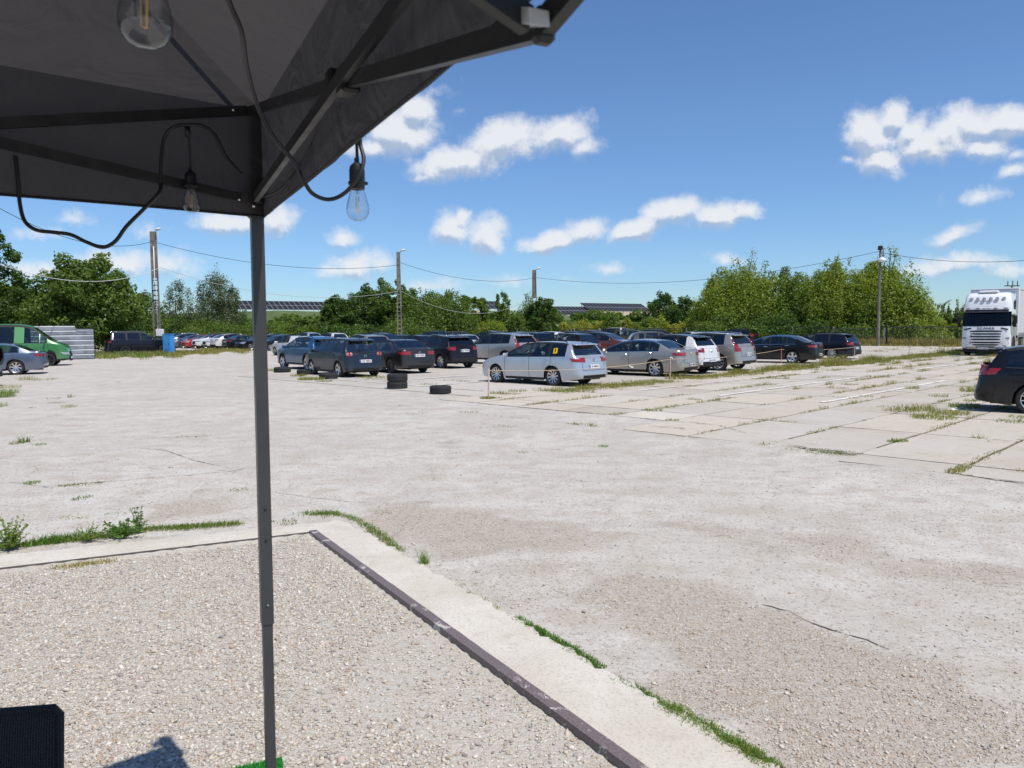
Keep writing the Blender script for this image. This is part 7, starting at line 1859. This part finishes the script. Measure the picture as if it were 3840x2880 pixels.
# right group
tpx(2800, 940, 84, 330, 'shoots', 'large yellow green poplar tree at the left of the right hand group', pal='yel', n=26000, seed=70, group=TG, leaf=.27, nl=20)
tpx(2690, 1010, 86, 190, 'shoots', 'smaller yellow green tree at the left flank of the right hand group', pal='yel', n=10000, seed=71, group=TG, leaf=.27, nl=12)
tpx(2975, 985, 82, 200, 'shoots', 'yellow green tree filling the dip of the right hand group', pal='mid', n=13000, seed=72, group=TG, leaf=.27, nl=12)
tpx(3130, 942, 79, 260, 'shoots', 'tall yellow green tree left of the round lamp post', pal='yel', n=21000, seed=73, group=TG, leaf=.27, nl=18)
tpx(3330, 925, 77, 290, 'shoots', 'tall spreading yellow green tree behind the round lamp post', pal='yel', n=21000, seed=74, group=TG, leaf=.27, nl=18)
tpx(3430, 1045, 75, 170, 'shoots', 'lower yellow green tree at the right end of the group', pal='yel', n=10000, seed=75, group=TG, leaf=.26, nl=11)
tpx(2760, 1010, 87, 260, 'round', 'full rounded crown behind the left poplar of the right hand group', pal='yel', n=12000, seed=76, group=TG, leaf=.27, base=.02)
tpx(2930, 1015, 85, 260, 'round', 'full rounded crown behind the black saloon', pal='mid', n=12000, seed=77, group=TG, leaf=.27, base=.02)
tpx(3100, 1000, 82, 240, 'round', 'full rounded crown left of the round lamp post', pal='yel', n=12000, seed=78, group=TG, leaf=.27, base=.02)
tpx(3290, 990, 80, 260, 'round', 'full rounded crown at the round lamp post', pal='yel', n=12000, seed=79, group=TG, leaf=.27, base=.02)
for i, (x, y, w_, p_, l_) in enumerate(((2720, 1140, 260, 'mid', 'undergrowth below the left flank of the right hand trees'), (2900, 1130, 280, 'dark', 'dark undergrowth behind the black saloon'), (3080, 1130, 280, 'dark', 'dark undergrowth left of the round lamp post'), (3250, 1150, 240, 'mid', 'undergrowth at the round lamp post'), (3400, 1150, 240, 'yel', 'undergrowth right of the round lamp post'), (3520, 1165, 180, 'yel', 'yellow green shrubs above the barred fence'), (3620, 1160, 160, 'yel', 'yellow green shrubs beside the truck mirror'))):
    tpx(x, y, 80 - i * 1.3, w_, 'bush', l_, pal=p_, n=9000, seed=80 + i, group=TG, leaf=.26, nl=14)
tpx(3555, 1112, 82, 80, 'shoots', 'small dark green tree left of the truck', pal='mid', n=3000, seed=90, group=TG, leaf=.25, nl=7)
tpx(3605, 1098, 80, 60, 'shoots', 'slim green tree directly beside the truck cab', pal='mid', n=2500, seed=91, group=TG, leaf=.25, nl=6)
tpx(3760, 1170, 78, 240, 'bush', 'green shrubs behind the trailer', pal='mid', n=4000, seed=92, group=TG, leaf=.26)
# bare tree
def bare(X0, Y0, H_, label):
    root = empty('bare_tree', (X0, Y0, 0)); r = random.Random(5); mb = MB()
    def br(p, d, L, rad, lv):
        q = p + d * L; mb.tube([p, p.lerp(q, .5) + Vector((r.gauss(0, .03), 0, r.gauss(0, .03))) * L, q], [rad, rad * .8, rad * .6], 5)
        if lv > 0:
            for _ in range(3): br(p.lerp(q, r.uniform(.5, 1)), (d + Vector((r.gauss(0, .5), r.gauss(0, .4), r.gauss(.1, .3)))).normalized(), L * r.uniform(.5, .75), rad * .6, lv - 1)
    br(Vector((0, 0, 0)), Vector((.05, 0, 1)), H_ * .5, .10, 4); mb.build('branches', M_BARK, root); tag(root, label, 'tree', TG)
bare(at(3500, 1130, 84).x, 84, at(3500, 1125, 84).z, 'small leafless tree right of the right hand group')
# a continuous distant green belt
tf_l = []
def belt(name, pts, n, hgt, pal, label, leaf=.8):
    Vs, Cs = [], []
    for i in range(n):
        t_ = rng.random() * (len(pts) - 1); k = int(t_); a, b = pts[k], pts[k + 1]; f = t_ - k; x, y = lerp(a[0], b[0], f), lerp(a[1], b[1], f)
        h = hgt * rng.uniform(.5, 1.1); V, C = leaf_cloud((x + rng.normal(0, 2), y + rng.normal(0, 3), h * .5 + (a[2] if len(a) > 2 else 0)), (h * .7, h * .7, h * .55), 260, leaf, pal); Vs.append(V); Cs.append(C)
    V = np.concatenate(Vs); C = np.concatenate(Cs); o = mk(name, V.reshape(-1, 3), np.arange(len(V) * 4).reshape(-1, 4), M_LEAF, cols=np.repeat(C, 4, 0)); tag(o, label, 'woodland', kind='stuff'); return o
belt('far_scrub', [(-110, 96), (-80, 108), (-50, 120), (-25, 128), (0, 128), (25, 124), (50, 112), (75, 96), (95, 84), (130, 70)], 120, 3.2, 'mid', 'far green scrub behind the trees round the lot')
belt('hill_scrub', [(-95, 150, 3), (-70, 140, 2.5), (-40, 140, 2.5), (-10, 150, 3), (20, 150, 3), (45, 150, 2.5)], 110, 2.0, 'mid', 'green scrub dotted over the slope of the hill', .5)
belt('far_wood', [(-320, 200), (-200, 260), (-120, 330), (0, 430), (120, 420), (240, 330), (330, 240)], 110, 9, 'dark', 'far dark wood along the horizon', 2.2)
